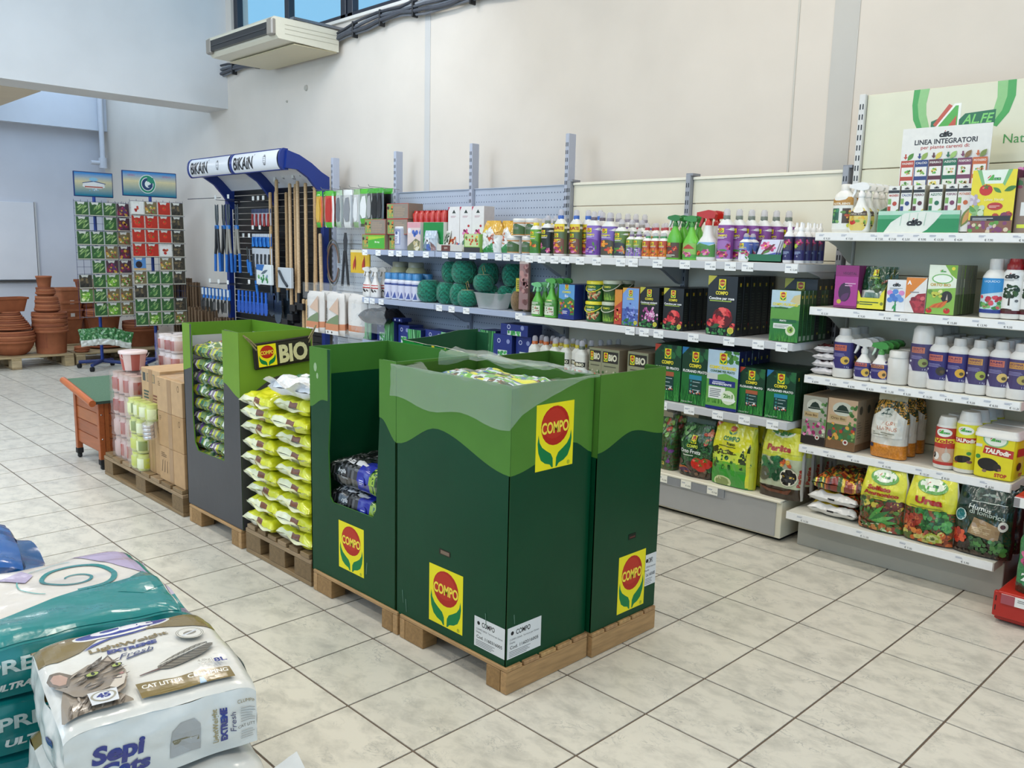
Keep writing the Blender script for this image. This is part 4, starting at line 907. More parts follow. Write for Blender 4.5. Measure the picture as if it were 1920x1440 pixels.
bow = [(0, 0.13, 0.13), (0.03, 0.17, 0.17), (0.10, 0.215, 0.215), (0.14, 0.228, 0.228)]
nest(0.945, 9.33, 0.144, 0.13, 0.24, 0.17, 0.03, 5, 0.026, 'wide shallow terracotta bowl in the left stack', 0.002, 'wide bowls, left stack', prof=bow)
nest(0.93, 9.33, 0.144+0.17+4*0.026, 0.12, 0.215, 0.04, 0.022, 9, 0.022, 'terracotta bowl nested in the tapering left stack', 0.0135, 'tapering bowls, left stack')
def planter(label, x, y, z, w_, d, h, rot=0, nm='window_planter', tag=False, taper=0.8, grp=None, rim=0.022):
    t = thing(nm, label, 'plant pot', (x, y, z), rot, grp); mb = MB()
    P = [(0, w_*taper/2, d*taper/2), (h-rim, w_/2*0.96, d/2*0.94), (h-rim, w_/2*1.03, d/2*1.03), (h, w_/2*1.03, d/2*1.03), (h, w_/2*0.94, d/2*0.9), (h*0.4, w_/2*0.8, d/2*0.75)]
    mb.loft(P, 32, TC[int(x*10) % 4], 'terracotta', pw=9, sm=False); mb.build('body', t)
    if tag: mb = MB(); mb.box(-0.025, 0.025, -d/2*0.99, -d/2*0.97, h*0.42, h*0.55, '#ddd6cc', 'paper'); mb.build('price_sticker', t)
    return t
planter('long terracotta window planter lying on the left bowl stack', 0.90, 9.36, 0.628, 0.46, 0.20, 0.16, 0.25)
for k in range(4): planter('square tall terracotta pot with sticker, nested behind the tallest stack, %s' % ('bottom', 'second', 'third', 'top')[k], 1.80, 10.15, 0.144+k*0.10+(0.0 if k < 3 else 0.06), 0.28, 0.28, 0.34, 0.1, 'square_pot', k > 1, 0.62, 'square pots behind the tallest stack', 0.03)
for k in range(4): planter('dark square terracotta pot beside the stickered square pots, %s' % ('bottom', 'second', 'third', 'top')[k], 2.12, 10.25, 0.144+k*0.105+(0.0 if k < 3 else 0.1), 0.32, 0.32, 0.38, 0.0, 'square_pot', False, 0.62, 'dark square pots', 0.03)
nest(2.0, 9.50, 0.144, 0.17, 0.235, 0.035, 0.02, 6, 0.026, 'broad terracotta saucer stacked behind the seed racks', 0.004, 'broad saucers')
nest(2.0, 9.50, 0.144+0.035+5*0.026, 0.15, 0.20, 0.24, 0.03, 3, 0.028, 'large terracotta pot on the saucers behind the racks', 0.0, 'large pots behind racks')
nest(2.42, 9.45, 0.144, 0.15, 0.21, 0.22, 0.03, 4, 0.03, 'large terracotta pot behind the right seed rack', 0.0, 'pots behind right rack')
nest(1.62, 9.14, 0.144, 0.06, 0.085, 0.03, 0.015, 3, 0.02, 'small terracotta saucer at the pallet edge by the rack', 0.0, 'small saucers')
# ================================================================= product builders (front faces local -y, base at z = 0)
R90 = -PI/2
class Proto:
    def __init__(s, name, parts, d): s.name, s.parts, s.d = name, parts, d
def spawn(P, label, cat, loc, rz=R90, group=None, scale=None, tilt=None):
    chk(label)
    if len(P.parts) == 1: o = bpy.data.objects.new(P.name, P.parts[0][1]); COLL.objects.link(o)
    else:
        o = bpy.data.objects.new(P.name, None); o.empty_display_size = 0.05; COLL.objects.link(o); m = {}
        for q in P.parts:
            c = bpy.data.objects.new(q[0], q[1]); COLL.objects.link(c); c.parent = o if len(q) < 3 else m[q[2]]; m.setdefault(q[0], c)
            if len(q) > 3: c['label'] = q[3]
    o['label'] = label; o['category'] = cat; o.location = loc; o.rotation_euler = (tilt or 0, 0, rz)
    if group: o['group'] = group
    if scale: o.scale = scale
    return o
BACK = ['front one', 'second back', 'third back', 'fourth back', 'fifth back', 'sixth back', 'seventh back', 'eighth back', 'ninth back']
_j = random.Random(77)
def row(P, base, cat, y, z, n=1, step=None, xf=2.205, dy=0.0, group=None, jit=0.006, scale=None):
    step = step or P.d+0.003; sx = scale[1] if scale else 1
    for k in range(n):
        lb = base if n == 1 else base+', '+BACK[k]
        spawn(P, lb, cat, (xf+P.d*sx/2+k*step, y+dy*k+(_j.uniform(-.002, .002)), z), R90+_j.uniform(-1, 1)*jit*4, group or (base if n > 1 else None), scale)
def face_fn(w_, h, d): return frame((-w_/2, -d/2, 0), (1, 0, 0), (0, 0, 1))
def fbox(name, w_, d, h, base, art=None, side=None, top=None, sart=None, tab=0.0):
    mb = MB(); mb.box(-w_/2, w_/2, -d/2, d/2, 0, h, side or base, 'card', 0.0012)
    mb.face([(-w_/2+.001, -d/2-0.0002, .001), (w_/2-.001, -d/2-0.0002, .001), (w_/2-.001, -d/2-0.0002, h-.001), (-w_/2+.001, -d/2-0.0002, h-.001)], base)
    if top: mb.face([(-w_/2+.001, -d/2+.001, h+.0002), (w_/2-.001, -d/2+.001, h+.0002), (w_/2-.001, d/2-.001, h+.0002), (-w_/2+.001, d/2-.001, h+.0002)], top)
    if art: art.put(mb, frame((-w_/2, -d/2, 0), (1, 0, 0), (0, 0, 1)), 'card', clip=(0.0005, 0.0005, w_-0.0005, h-0.0005))
    if sart:
        sart.put(mb, frame((-w_/2, d/2, 0), (0, -1, 0), (0, 0, 1)), 'card', clip=(0.0005, 0.0005, d-0.0005, h-0.0005))
        sart.put(mb, frame((w_/2, -d/2, 0), (0, 1, 0), (0, 0, 1)), 'card', clip=(0.0005, 0.0005, d-0.0005, h-0.0005))
    return Proto(name, [('carton', mb.mesh(name))], d)
def interp(secs, z):
    for a, b in zip(secs, secs[1:]):
        if a[0] <= z <= b[0]:
            t = (z-a[0])/max(1e-9, b[0]-a[0]); return [a[i]+(b[i]-a[i])*t for i in range(len(a))]
    return list(secs[-1])
def label_part(secs, z0, z1, base, art, pw, m='card', n=36, wrap=1.0, off=0.0006):
    """printed sleeve on a bottle"""
    mb = MB(); zs = [z0+(z1-z0)*i/5 for i in range(6)]; S = []
    for z in zs:
        q = interp(secs, z); S.append((z, q[1]+off, q[2]+off)+tuple(q[3:]))
    mb.loft(S, n, base, m, pw=pw, cap=False)
    if art:
        rx = interp(secs, (z0+z1)/2)[1]; e = 2/pw
        def fn(a, b, k=0.0):
            q = interp(secs, z0+b); t = max(-1, min(1, a/rx)); ang = -PI/2+t*1.25
            c, s_ = math.cos(ang), math.sin(ang); x = (q[1]+off+k)*math.copysign(abs(c)**e, c); y = (q[2]+off+k)*math.copysign(abs(s_)**e, s_)
            return Vector((x, y, z0+b))
        art.put(mb, fn, m, clip=(-rx, 0.0, rx, z1-z0), cell=(0.009, 0.02), lift=0.0004)
    return mb.mesh('label')
def bottle(name, secs, bodycol, cap, lab=None, pw=2.0, n=28, m='plastic', extra=()):
    """cap: list of (secs,col,name); lab: (z0,z1,base,art)"""
    mb = MB(); mb.loft(secs, n, bodycol, m, pw=pw); P = [('body', mb.mesh('body'))]
    if lab: P.append(('label', label_part(secs, lab[0], lab[1], lab[2], lab[3], pw)))
    for s_, c, nm, mm in cap:
        mb = MB(); mb.loft(s_, 16, c, mm); P.append((nm, mb.mesh(nm)))
    P += list(extra); return Proto(name, P, 2*max(q[2] for q in secs))
def spray_head(z, col, noz='#eeeeee', sc_=1.0, nm='trigger_head', m='plastic'):
    mb = MB(); s_ = sc_
    mb.loft([(z, 0.014*s_, 0.014*s_), (z+0.018*s_, 0.014*s_, 0.014*s_), (z+0.02*s_, 0.010*s_, 0.010*s_), (z+0.03*s_, 0.010*s_, 0.010*s_)], 14, col, m)
    h0 = z+0.028*s_
    pr = [(-0.045*s_, h0+0.010*s_), (-0.05*s_, h0+0.018*s_), (-0.045*s_, h0+0.026*s_), (0.0, h0+0.034*s_), (0.022*s_, h0+0.030*s_), (0.034*s_, h0+0.016*s_), (0.030*s_, h0+0.002*s_), (0.012*s_, h0), (-0.010*s_, h0)]
    mb.prism(pr, lambda a, b, k=0.0: Vector((a, -0.009*s_-k, b)), -0.018*s_*-1, col, m)
    tr = [(-0.030*s_, h0+0.010*s_), (-0.022*s_, h0+0.008*s_), (-0.026*s_, h0-0.012*s_), (-0.038*s_, h0-0.032*s_), (-0.043*s_, h0-0.030*s_), (-0.036*s_, h0-0.010*s_)]
    mb2 = MB(); mb2.prism(tr, lambda a, b, k=0.0: Vector((a, -0.006*s_-k, b)), 0.012*s_, noz, m)
    mb3 = MB(); mb3.box(-0.056*s_, -0.045*s_, -0.007*s_, 0.007*s_, h0+0.010*s_, h0+0.026*s_, noz, m, 0.002)
    return [(nm, mb.mesh(nm)), ('trigger', mb2.mesh('trigger'), nm), ('nozzle', mb3.mesh('nozzle'), nm)]
# ---- wavy flat fertiliser bottle with ring-shoulder and clear overcap
def wavy(name, w_, d, h, art, base, capcol, body='#e9e8e4', clear=True, gz=0.80):
    b = h*gz; S = [(0, w_*.44, d*.44), (0.006, w_*.49, d*.49), (b*.25, w_*.48, d*.48), (b*.5, w_*.455, d*.47), (b*.75, w_*.49, d*.49), (b*.88, w_*.46, d*.46), (b*.95, w_*.30, d*.38), (b, w_*.20, w_*.20)]
    rc = min(w_*.24, 0.019); caps = [([(b-0.004, rc, rc), (b+h*.07, rc, rc), (b+h*.075, rc*.8, rc*.8)], capcol, 'cap', 'plastic')]
    caps.append(([(b+h*.07, rc*.95, rc*.95), (h-0.010, rc*.9, rc*.9), (h, rc*.5, rc*.5)] if clear else [(b+h*.07, rc*.6, rc*.6), (h, rc*.3, rc*.3)], '#d9d6de' if clear else capcol, 'overcap' if clear else 'spout', 'clear_tub' if clear else 'plastic'))
    return bottle(name, S, body, caps, (0.012, b*.86, base, art), pw=3.2)
def wart(w_, h, base2, cols, kind=0, seed=1, top='#f0e040', gratis=False, leaf='#4d8a32'):
    """label of the wavy bottles: emblem on top, flowers at the bottom; a centred coordinates"""
    a = Art(); H = h*0.8*0.86-0.012
    if gratis: a.rect(-w_, H*0.74, w_, H, '#ecd23a'); a.text('GRATIS', 0, H*0.86, H*0.10, '#a8382c', w=w_*0.66, bold=0.04)
    if base2: a.poly([(-w_, 0), (w_, 0), (w_, H*.42), (0, H*.55), (-w_, H*.40)], base2)
    zt = H*(0.62 if gratis else 0.84)
    a.compo(-w_*0.10, zt, w_*0.22, w_*0.27); a.text('COMPO', -w_*0.08, zt-H*0.15, H*0.055, top, w=w_*0.46, bold=0.04); a.lines(-w_*0.3, zt-H*0.24, w_*0.2, zt-H*0.18, 2, '#f2f2ee', seed)
    r = random.Random(seed)
    for i in range(4):
        a.leaf(r.uniform(-w_*.3, w_*.3), r.uniform(H*.08, H*.4), w_*.3, w_*.12, r.uniform(0, 6), leaf)
    for i in range(3+kind): a.flower(r.uniform(-w_*.28, w_*.30), r.uniform(H*.10, H*.45), w_*r.uniform(.13, .22), cols, 6, seed+i)
    return a
# ================================================================= stock on the cream shelves
Z1, Z2, Z3, Z4 = 1.431, 1.041, 0.641, 0.228
def w_bottle(nm, w_, h, base, cap, cols, base2=None, seed=1, **k):
    g = k.pop('gratis', False); return wavy(nm, w_, 0.055, h, wart(w_, h, base2, cols, seed=seed, gratis=g, **k), base, cap)
PK = ['#c94f8c', '#e88bb5', '#a8326e']; RD = ['#c0281f', '#e2573a', '#8f1a1a']; OR = ['#e07a24', '#f0a838', '#b34a20']; PU = ['#7a4aa8', '#b58fd0', '#5a2f86']; MG = ['#a81f5c', '#d9558c', '#7a1245']
P = w_bottle('fertiliser_bottle', 0.080, 0.235, '#6ea53a', '#e6cf2f', OR+['#d8382c'], '#3d7a30', 11)
row(P, 'green fertiliser bottle with yellow cap and orange flowers', 'bottle', 2.375, Z1, 3, 0.075)
P = w_bottle('fertiliser_bottle', 0.085, 0.25, '#222624', '#6f7a6a', PK, '#1d2a20', 12)
row(P, 'black fertiliser bottle with pink geranium picture, top cream shelf', 'bottle', 2.275, Z1, 3, 0.075)
P = w_bottle('fertiliser_bottle', 0.088, 0.285, '#5d6e4a', '#2f62b8', OR+PK, '#7a4a3a', 13, gratis=True)
for k, yy in enumerate((2.165, 2.085, 2.035, 1.985)): row(P, 'blue-capped fertiliser bottle with yellow band, %s from the left' % ('first', 'second', 'third', 'fourth')[k], 'bottle', yy, Z1, 1, xf=2.205+k*0.055, group='blue-capped bottles')
P = w_bottle('fertiliser_bottle', 0.098, 0.27, '#8d6cc0', '#5e5668', PU, '#6f3f9a', 14)
row(P, 'violet orchid-food bottle beside the blue-capped bottles', 'bottle', 1.895, Z1, 3, 0.08)
P = w_bottle('fertiliser_bottle', 0.104, 0.262, '#7d62b4', '#8b8796', OR+['#d0402c'], '#4f4a3a', 15)
row(P, 'violet fertiliser bottle with orange flowers and grey cap', 'bottle', 1.775, Z1, 5, 0.07, dy=-0.012)
P = w_bottle('fertiliser_bottle', 0.085, 0.222, '#5f7d3a', '#8f8a86', ['#c9443a', '#8a8a92', '#e8a04a'], '#3a3d40', 16)
row(P, 'dark green fertiliser bottle with grey cap, top cream shelf', 'bottle', 1.682, Z1, 3, 0.07, dy=-0.02)
P = w_bottle('fertiliser_bottle', 0.060, 0.205, '#e9e6e0', '#a8343c', RD, None, 17)
for k in range(5): row(P, 'red-capped small bottle behind the purple-capped pair, %s from left' % ('first', 'second', 'third', 'fourth', 'fifth')[k], 'bottle', 1.66-k*0.066, Z1, 2, 0.065, xf=2.34)
P = w_bottle('fertiliser_bottle', 0.060, 0.155, '#7a9a48', '#6d5a80', PU+['#d0c8e0'], '#8a70b8', 18)
for k, yy in enumerate((1.605, 1.548)): row(P, 'short bottle with purple cap and clear top, %s' % ('left', 'right')[k], 'bottle', yy, Z1, 2, 0.062)
P = w_bottle('fertiliser_bottle', 0.058, 0.145, '#b84a2c', '#3f8a5a', RD+OR, '#e0862c', 19)
for k, yy in enumerate((1.487, 1.43, 1.373)): row(P, 'short bottle with green cap and red fruit, %s of three' % ('left', 'middle', 'right')[k], 'bottle', yy, Z1, 2, 0.062, group='green-capped short bottles')
def spray(name, w_, d, h, body, lab, head, noz, sc_=1.0, shoulder=0.62, lz=(0.05, 0.5), lbase='#ffffff', pw=2.6, nk=0.012):
    b = h-0.066*sc_; S = [(0, w_*.46, d*.46), (0.005, w_*.5, d*.5), (b*shoulder, w_*.49, d*.49), (b*(shoulder+.15), w_*.36, d*.40), (b*(shoulder+.25), w_*.24, d*.32), (b*.96, nk, nk), (b, nk, nk)]
    return bottle(name, S, body, [], (b*lz[0], b*lz[1], lbase, lab), pw=pw, extra=spray_head(b-0.002, head, noz, sc_))
la = Art(); la.rect(-0.04, 0, 0.04, 0.09, '#57402f'); la.compo(-0.012, 0.072, 0.016, 0.02); la.flower(0.015, 0.05, 0.014, RD); la.flower(-0.006, 0.03, 0.012, RD, seed=4); la.lines(-0.03, 0.005, 0.02, 0.02, 3, '#cfd8c8'); la.rect(-0.04, 0.058, 0.0, 0.064, '#b83a2c')
P = spray('spray_bottle', 0.088, 0.055, 0.25, '#63b83a', la, '#2f7a3a', '#dfe8e2', lbase='#5f8a3c', nk=0.012)
row(P, 'bright green spray bottle with green and clear trigger', 'spray bottle', 1.305, Z1, 4, 0.058, dy=-0.012)
la = Art(); la.rect(-0.04, 0.02, 0.04, 0.085, '#8fbf5a'); la.poly([(-0.03, 0.05), (0.0, 0.075), (0.03, 0.05)], '#b8402c'); la.flower(0.0, 0.02, 0.014, PK); la.flower(-0.02, 0.03, 0.010, PK, seed=4)
P = spray('spray_bottle', 0.098, 0.058, 0.245, '#6cc23e', la, '#3d8c3e', '#5fae4e', lbase='#4f9a3a', shoulder=0.5)
row(P, 'curved light green spray bottle left of the white red-topped sprayer', 'spray bottle', 1.195, Z1, 2, 0.062)
la = Art(); la.rect(-0.06, 0.0, 0.06, 0.10, '#7db0d8'); la.poly([(-0.06, 0.05), (-0.02, 0.075), (0.02, 0.06), (0.06, 0.07), (0.06, 0), (-0.06, 0)], '#4f8a3f'); la.flower(0.01, 0.025, 0.018, PK); la.flower(-0.022, 0.02, 0.014, RD, seed=3); la.text('COMPO', -0.005, 0.088, 0.010, '#e8e04a', w=0.04, bold=0.04)
P = spray('spray_bottle', 0.125, 0.075, 0.275, '#e9e7e3', la, '#c0281f', '#b8221b', 1.35, shoulder=0.45, lz=(0.1, 0.52), lbase='#dfe3dc', nk=0.020)
row(P, 'large white spray bottle with red trigger on top cream shelf', 'spray bottle', 1.10, Z1, 2, 0.08)
P = w_bottle('fertiliser_bottle', 0.088, 0.272, '#8a4a96', '#6f7a72', MG, '#a070b4', 21)
row(P, 'magenta orchid-food bottle right of the red-topped sprayer', 'bottle', 0.985, Z1, 6, 0.058, dy=-0.040)
P = w_bottle('fertiliser_bottle', 0.066, 0.145, '#5a6fb8', '#3f5fae', MG+['#7fae5a'], '#e8e8ee', 22)
row(P, 'short blue-capped bottle in front of the orchid bottles', 'bottle', 0.862, Z1, 2, 0.065)
t = thing('sachet_tray', 'dark green card tray on the top cream shelf', 'display tray', (2.265, 0.745, Z1), R90)
mb = MB(); mb.box(-0.10, 0.10, -0.05, 0.05, 0, 0.006, '#1f5c3c'); mb.box(-0.10, 0.10, -0.05, -0.046, 0, 0.04, '#1f6a44'); mb.box(-0.10, -0.096, -0.05, 0.05, 0, 0.065, '#1f5c3c'); mb.box(0.096, 0.10, -0.05, 0.05, 0, 0.065, '#1f5c3c'); mb.box(-0.10, 0.10, 0.046, 0.05, 0, 0.075, '#1f5c3c'); mb.build('tray', t)
a = Art(); a.rect(0, 0, 0.1, 0.13, '#c9cfe6'); a.poly([(0, 0), (0.1, 0), (0.1, 0.05), (0, 0.02)], '#3a4fb0'); a.flower(0.03, 0.09, 0.028, PK); a.flower(0.065, 0.075, 0.025, PK, seed=5); a.poly([(0.02, 0.03), (0.06, 0.05), (0.08, 0.1), (0.07, 0.1), (0.03, 0.06)], '#5a2030'); a.leaf(0.03, 0.04, 0.04, 0.014, 0.6, '#4f8a3c')
SP = fbox('orchid_sachet', 0.10, 0.008, 0.13, '#d8dbe8', a)
for k in range(5): spawn(SP, 'pink orchid sachet leaning in the dark green tray, '+BACK[k], 'sachet', (2.235+k*0.013, 0.752-k*0.006, Z1+0.008), R90+0.10, 'sachets in the green tray', tilt=-0.62)
la = Art(); la.rect(-0.03, 0.0, 0.03, 0.05, '#2b2560'); la.rect(-0.03, 0.05, 0.03, 0.11, '#4a3a52'); la.flower(0.004, 0.088, 0.016, MG); la.flower(-0.010, 0.07, 0.012, ['#8fae3a', '#b8cf4a'], seed=3); la.text('8', 0.0, 0.02, 0.008, '#c9c9e0'); la.lines(-0.012, 0.03, 0.014, 0.045, 3, '#a8b8d8')
S = [(0, .022, .022), (.004, .025, .025), (.135, .025, .025), (.15, .016, .016), (.155, .013, .013)]
P = bottle('mist_bottle', S, '#ebe9e8', [([(0.152, .012, .012), (.175, .012, .012), (.178, .007, .007), (.20, .006, .006)], '#efefef', 'pump', 'plastic')], (0.014, 0.13, '#2f2a5e', la))
row(P, 'white mist sprayer with dark violet label, left group', 'spray bottle', 0.622, Z1, 5, 0.053, dy=-0.010)
row(P, 'white mist sprayer with dark violet label, right group', 'spray bottle', 0.560, Z1, 4, 0.053, dy=-0.008)

# ---- middle tier
la = Art(); la.rect(-0.035, 0, 0.035, 0.11, '#4e8a3a'); la.text('COMPO', 0, 0.098, 0.009, '#e9ec9a', w=0.035, bold=0.04); la.rect(-0.03, 0.005, 0.03, 0.06, '#d9ddc8'); la.blobs(-0.025, 0.01, 0.025, 0.05, ['#7f4a3a', '#c98a7a', '#5a8a3c'], 14, .002, .005, 2); la.lines(-0.026, 0.066, 0.02, 0.085, 3, '#e6e8d8')
P = spray('spray_bottle', 0.085, 0.055, 0.225, '#5cae3c', la, '#7cc88a', '#9adab0', lbase='#4f9a3a', shoulder=.55, lz=(.05, .6))
row(P, 'green pest spray bottle at left end of middle cream shelf', 'spray bottle', 2.345, Z2, 3, 0.06, dy=-0.01)
P = spray('spray_bottle', 0.10, 0.06, 0.255, '#62b840', la, '#5fb054', '#bfe6cc', lbase='#4f9a3a', shoulder=.5, lz=(.05, .6))
row(P, 'taller green pest spray bottle on the middle cream shelf', 'spray bottle', 2.222, Z2, 3, 0.063, dy=-0.01)
a = Art(); a.rect(0, 0.11, 0.13, 0.22, '#5f9cd0'); a.poly([(0, 0), (.13, 0), (.13, .12), (.09, .14), (.04, .12), (0, .13)], '#3f7a3c'); a.blobs(.005, .03, .125, .11, RD+OR+['#e8e04a', '#7fae3c', '#6f4a9a'], 40, .004, .010, 4); a.compo(.065, .20, .028, .034); a.text('COMPO', .065, .168, .012, '#e8e04a', w=.07, bold=.04); a.text('Bio', .065, .145, .016, '#f2f2f2', bold=.02); a.rect(0, 0, .13, .028, '#1c2f7a'); a.disc(.065, .045, .035, .025, '#26398c'); a.lines(.035, .034, .09, .055, 3, '#e6e6ee', 4)
P = fbox('plant_food_box', 0.13, 0.09, 0.215, '#4a7ab0', a, '#1c2f7a'); row(P, 'blue plant food box with garden picture, middle cream shelf', 'box', 2.07, Z2, 4)
def bucket(name, r, h, body, lid, art, handle=True, hc='#e9df3a'):
    S = [(0, r*.88, r*.88), (h*.86, r, r)]
    mb = MB(); mb.loft(S, 28, body, 'plastic'); L_ = label_part(S, h*.08, h*.80, body, art, 2.0); mb2 = MB(); mb2.loft([(h*.84, r*1.06, r*1.06), (h*.97, r*1.06, r*1.06), (h, r*.98, r*.98)], 28, lid, 'plastic')
    P = [('tub', mb.mesh('tub')), ('label', L_), ('lid', mb2.mesh('lid'))]
    if handle: mb3 = MB(); mb3.tube([(r*1.08*math.cos(q), -r*0.9*math.sin(q)*1.1-.004, h*.84-r*.75*math.sin(q)) for q in [PI*i/12 for i in range(13)]], .003, hc, 'plastic', 6); P.append(('handle', mb3.mesh('handle')))
    return Proto(name, P, 2*r*1.06)
a = Art(); a.rect(-.06, 0, .06, .1, '#2f6a34'); a.blobs(-.045, .005, .045, .05, ['#c96a3a', '#e0a06a', '#8f3a24', '#d9d0a0'], 34, .005, .011, 6); a.text('COMPO', 0, .078, .012, '#e8e04a', w=.05, bold=.04); a.lines(-.03, .055, .03, .068, 2, '#ffffff')
P = bucket('granule_tub', 0.062, 0.122, '#2f5f30', '#e3d52c', a)
row(P, 'lower yellow-lidded tub of granules, middle cream shelf', 'tub', 1.885, Z2, 2); row(P, 'upper yellow-lidded tub stacked on another tub', 'tub', 1.883, Z2+.123, 2)
a = Art(); a.rect(-.06, 0, .06, .1, '#3f5f2c'); a.grass(-.05, .05, 0, .05, ['#7fae3c', '#4f8a2c', '#9cc04a'], 40); a.text('COMPO', 0, .078, .010, '#e8e04a', w=.04, bold=.04)
P = bucket('granule_tub', 0.056, 0.126, '#3d5a2c', '#b9bfa8', a, hc='#c9ccb8')
row(P, 'lower grey-lidded green tub beside the yellow-lidded tubs', 'tub', 1.757, Z2, 2); row(P, 'upper grey-lidded green tub beside the yellow-lidded tubs', 'tub', 1.757, Z2+.127, 2)
def flowerbox(w_, d, h, sky, kind, text=None, col='#14171a', txt='#e8d83a', fl=PK, corner=None, side=None, fade=None):
    a = Art()
    if sky: a.rect(0, h*.45, w_, h, sky)
    if corner: a.poly([(0, h), (w_*.30, h), (0, h-w_*.30)], corner)
    if kind == 'rose': a.rose(w_*.55, h*.30, w_*.36); a.leaf(w_*.15, h*.12, w_*.35, w_*.14, .3, '#2f5f38'); a.rose(w_*.16, h*.2, w_*.14); a.rose(w_*.93, h*.16, w_*.12)
    elif kind == 'hyd':
        r = random.Random(5)
        for i in range(60): a.disc(r.gauss(w_*.55, w_*.2), r.gauss(h*.33, h*.09), w_*.06, w_*.05, r.choice(fl), 6, r.uniform(0, 3), lay=i % 4 == 0)
        a.leaf(w_*.1, h*.1, w_*.4, w_*.15, .4, '#2f6f38')
    a.blobs(w_*.05, 0.004, w_*.9, h*.10, ['#2f6a38', '#3f8a48', '#234f2a', '#5fa05a'], 26, w_*.03, w_*.06, 9)
    a.compo(w_*.5, h*.86, w_*.24, w_*.31); a.text('COMPO', w_*.5, h*.715, h*.055, txt, w=w_*.42, bold=.045)
    if text: a.text(text, w_*.5, h*.625, h*.046, '#f2f2f0', w=w_*.86, bold=.03); a.lines(w_*.1, h*.57, w_*.85, h*.595, 1, '#9fb84a', 2, .7)
    a.disc(w_*.86, h*.09, w_*.11, w_*.10, '#d8cf4a', 12); a.disc(w_*.86, h*.09, w_*.08, w_*.07, '#b8b03a', 12); a.text('1 kg', w_*.12, h*.03, h*.02, '#e8e8e0')
    sa = Art(); sa.compo(d*.5, h*.86, d*.22, d*.28); sa.lines(d*.2, h*.2, d*.8, h*.75, 12, '#3f4a40' if col < '#5' else '#ffffff', 7, .25); sa.disc(d*.5, h*.12, d*.14, d*.11, '#9a9438')
    return fbox('fertiliser_box', w_, d, h, col, a, side or col, sart=sa)
P = fbox('fertiliser_box', .055, .10, .205, '#d88a2c', Art().poly([(0, .1), (.055, .14), (.055, 0), (0, 0)], '#b8442c').blobs(.005, .02, .05, .1, RD+['#e8c04a'], 16, .005, .01, 3), '#a8562c'); row(P, 'narrow orange fertiliser box left of the blue hydrangea box', 'box', 1.662, Z2, 3)
P = flowerbox(.118, .065, .218, '#7a9fd8', 'hyd', None, '#4f6ab0', fl=['#4f5fb8', '#7f8fd8', '#3f4a9a', '#a0b0e8'], corner='#e0a83a', side='#c9822c'); row(P, 'blue hydrangea fertiliser box with orange side', 'box', 1.572, Z2, 4)
P = flowerbox(.135, .065, .228, None, 'hyd', 'Concime per rododendri', fl=['#c96aa8', '#e6a0cc', '#a84a8a', '#f0c8e0'], corner='#c9bf3a'); row(P, 'black fertiliser box with pink rhododendron flowers', 'box', 1.437, Z2, 5)
P = flowerbox(.135, .060, .232, None, 'rose', 'Concime per rose', corner='#c9bf3a'); row(P, 'smaller black fertiliser box with red rose', 'box', 1.272, Z2, 6)
P = flowerbox(.178, .062, .312, None, 'rose', 'Concime per rose', corner='#c9bf3a'); row(P, 'largest black fertiliser box with big red rose', 'box', .955, Z2, 6, xf=2.19)
row(P, 'large black rose fertiliser box standing behind the lawn box', 'box', .60, Z2, 3, xf=2.35)
a = Art(); a.rect(0, .17, .154, .256, '#b8cfd8'); a.poly([(0, .0), (.154, 0), (.154, .19), (.1, .17), (.05, .175), (0, .16)], '#5f9a3c'); a.rect(0, 0, .154, .11, '#2f7a34'); a.poly([(.1, .2), (.12, .23), (.154, .24), (.154, .19)], '#cfc08a'); a.grass(0, .154, 0, .06, ['#3f8a34', '#2f7028', '#57a040'], 60)
a.compo(.062, .226, .034, .044); a.text('COMPO FLORANID', .077, .186, .013, '#ecd93a', w=.135, bold=.045); a.lines(.02, .165, .13, .176, 1, '#2f5f2c', 1, .6); a.rect(.012, .098, .14, .112, '#1f5f38'); a.text('PRATO', .07, .105, .008, '#f0f0e8', bold=.03); a.rect(.02, .065, .12, .09, '#e9ebe4'); a.lines(.025, .07, .11, .086, 3, '#6a6f6a'); a.disc(.112, .058, .026, .026, '#d8e0c0', 14); a.disc(.112, .062, .017, .017, '#8fb84a'); a.text('4', .114, .062, .020, '#2c4f24', bold=.03)
sa = Art(); sa.lines(.006, .06, .034, .17, 9, '#2f5f34', 3, .2); sa.compo(.020, .225, .010, .014); sa.rect(.008, .008, .032, .032, '#8a9a86')
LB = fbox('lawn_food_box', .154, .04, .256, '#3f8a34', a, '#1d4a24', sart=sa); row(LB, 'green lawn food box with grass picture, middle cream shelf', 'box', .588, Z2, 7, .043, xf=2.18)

# ---- third tier
def biobot(cap, body, w_=.085, h=.27, lab='#e4e2d8'):
    a = Art(); a.rect(-.05, .10, .05, .13, '#2c2a26'); a.text('BIO', .008, .115, .018, '#e6e2c8', w=.04, bold=.05); a.compo(-.026, .115, .014, .02); a.blobs(-.03, .01, .03, .08, RD+['#4f8a3c', '#7fae4a', '#e0a04a'], 26, .005, .011, 5)
    return wavy('bio_bottle', w_, .06, h, a, lab, cap, '#e6e3d8')
P = biobot('#c9682c', '#e6e3d8')
for k, yy in enumerate((2.36, 2.29, 2.22)): row(P, 'white bottle with orange cap behind the green bins, %s' % ('left', 'middle', 'right')[k], 'bottle', yy, Z3, 2, .065, xf=2.205+.03*k, group='orange-capped bottles')
P = biobot('#cfc03a', '#e6e3d8')
for k, yy in enumerate((2.18, 2.11, 2.04)): row(P, 'white bottle with yellow cap behind the green bins, %s' % ('left', 'middle', 'right')[k], 'bottle', yy, Z3, 2, .065, xf=2.205+.03*k, group='yellow-capped bottles')
P = biobot('#5f6a5a', '#dfe0da', .09, .275)
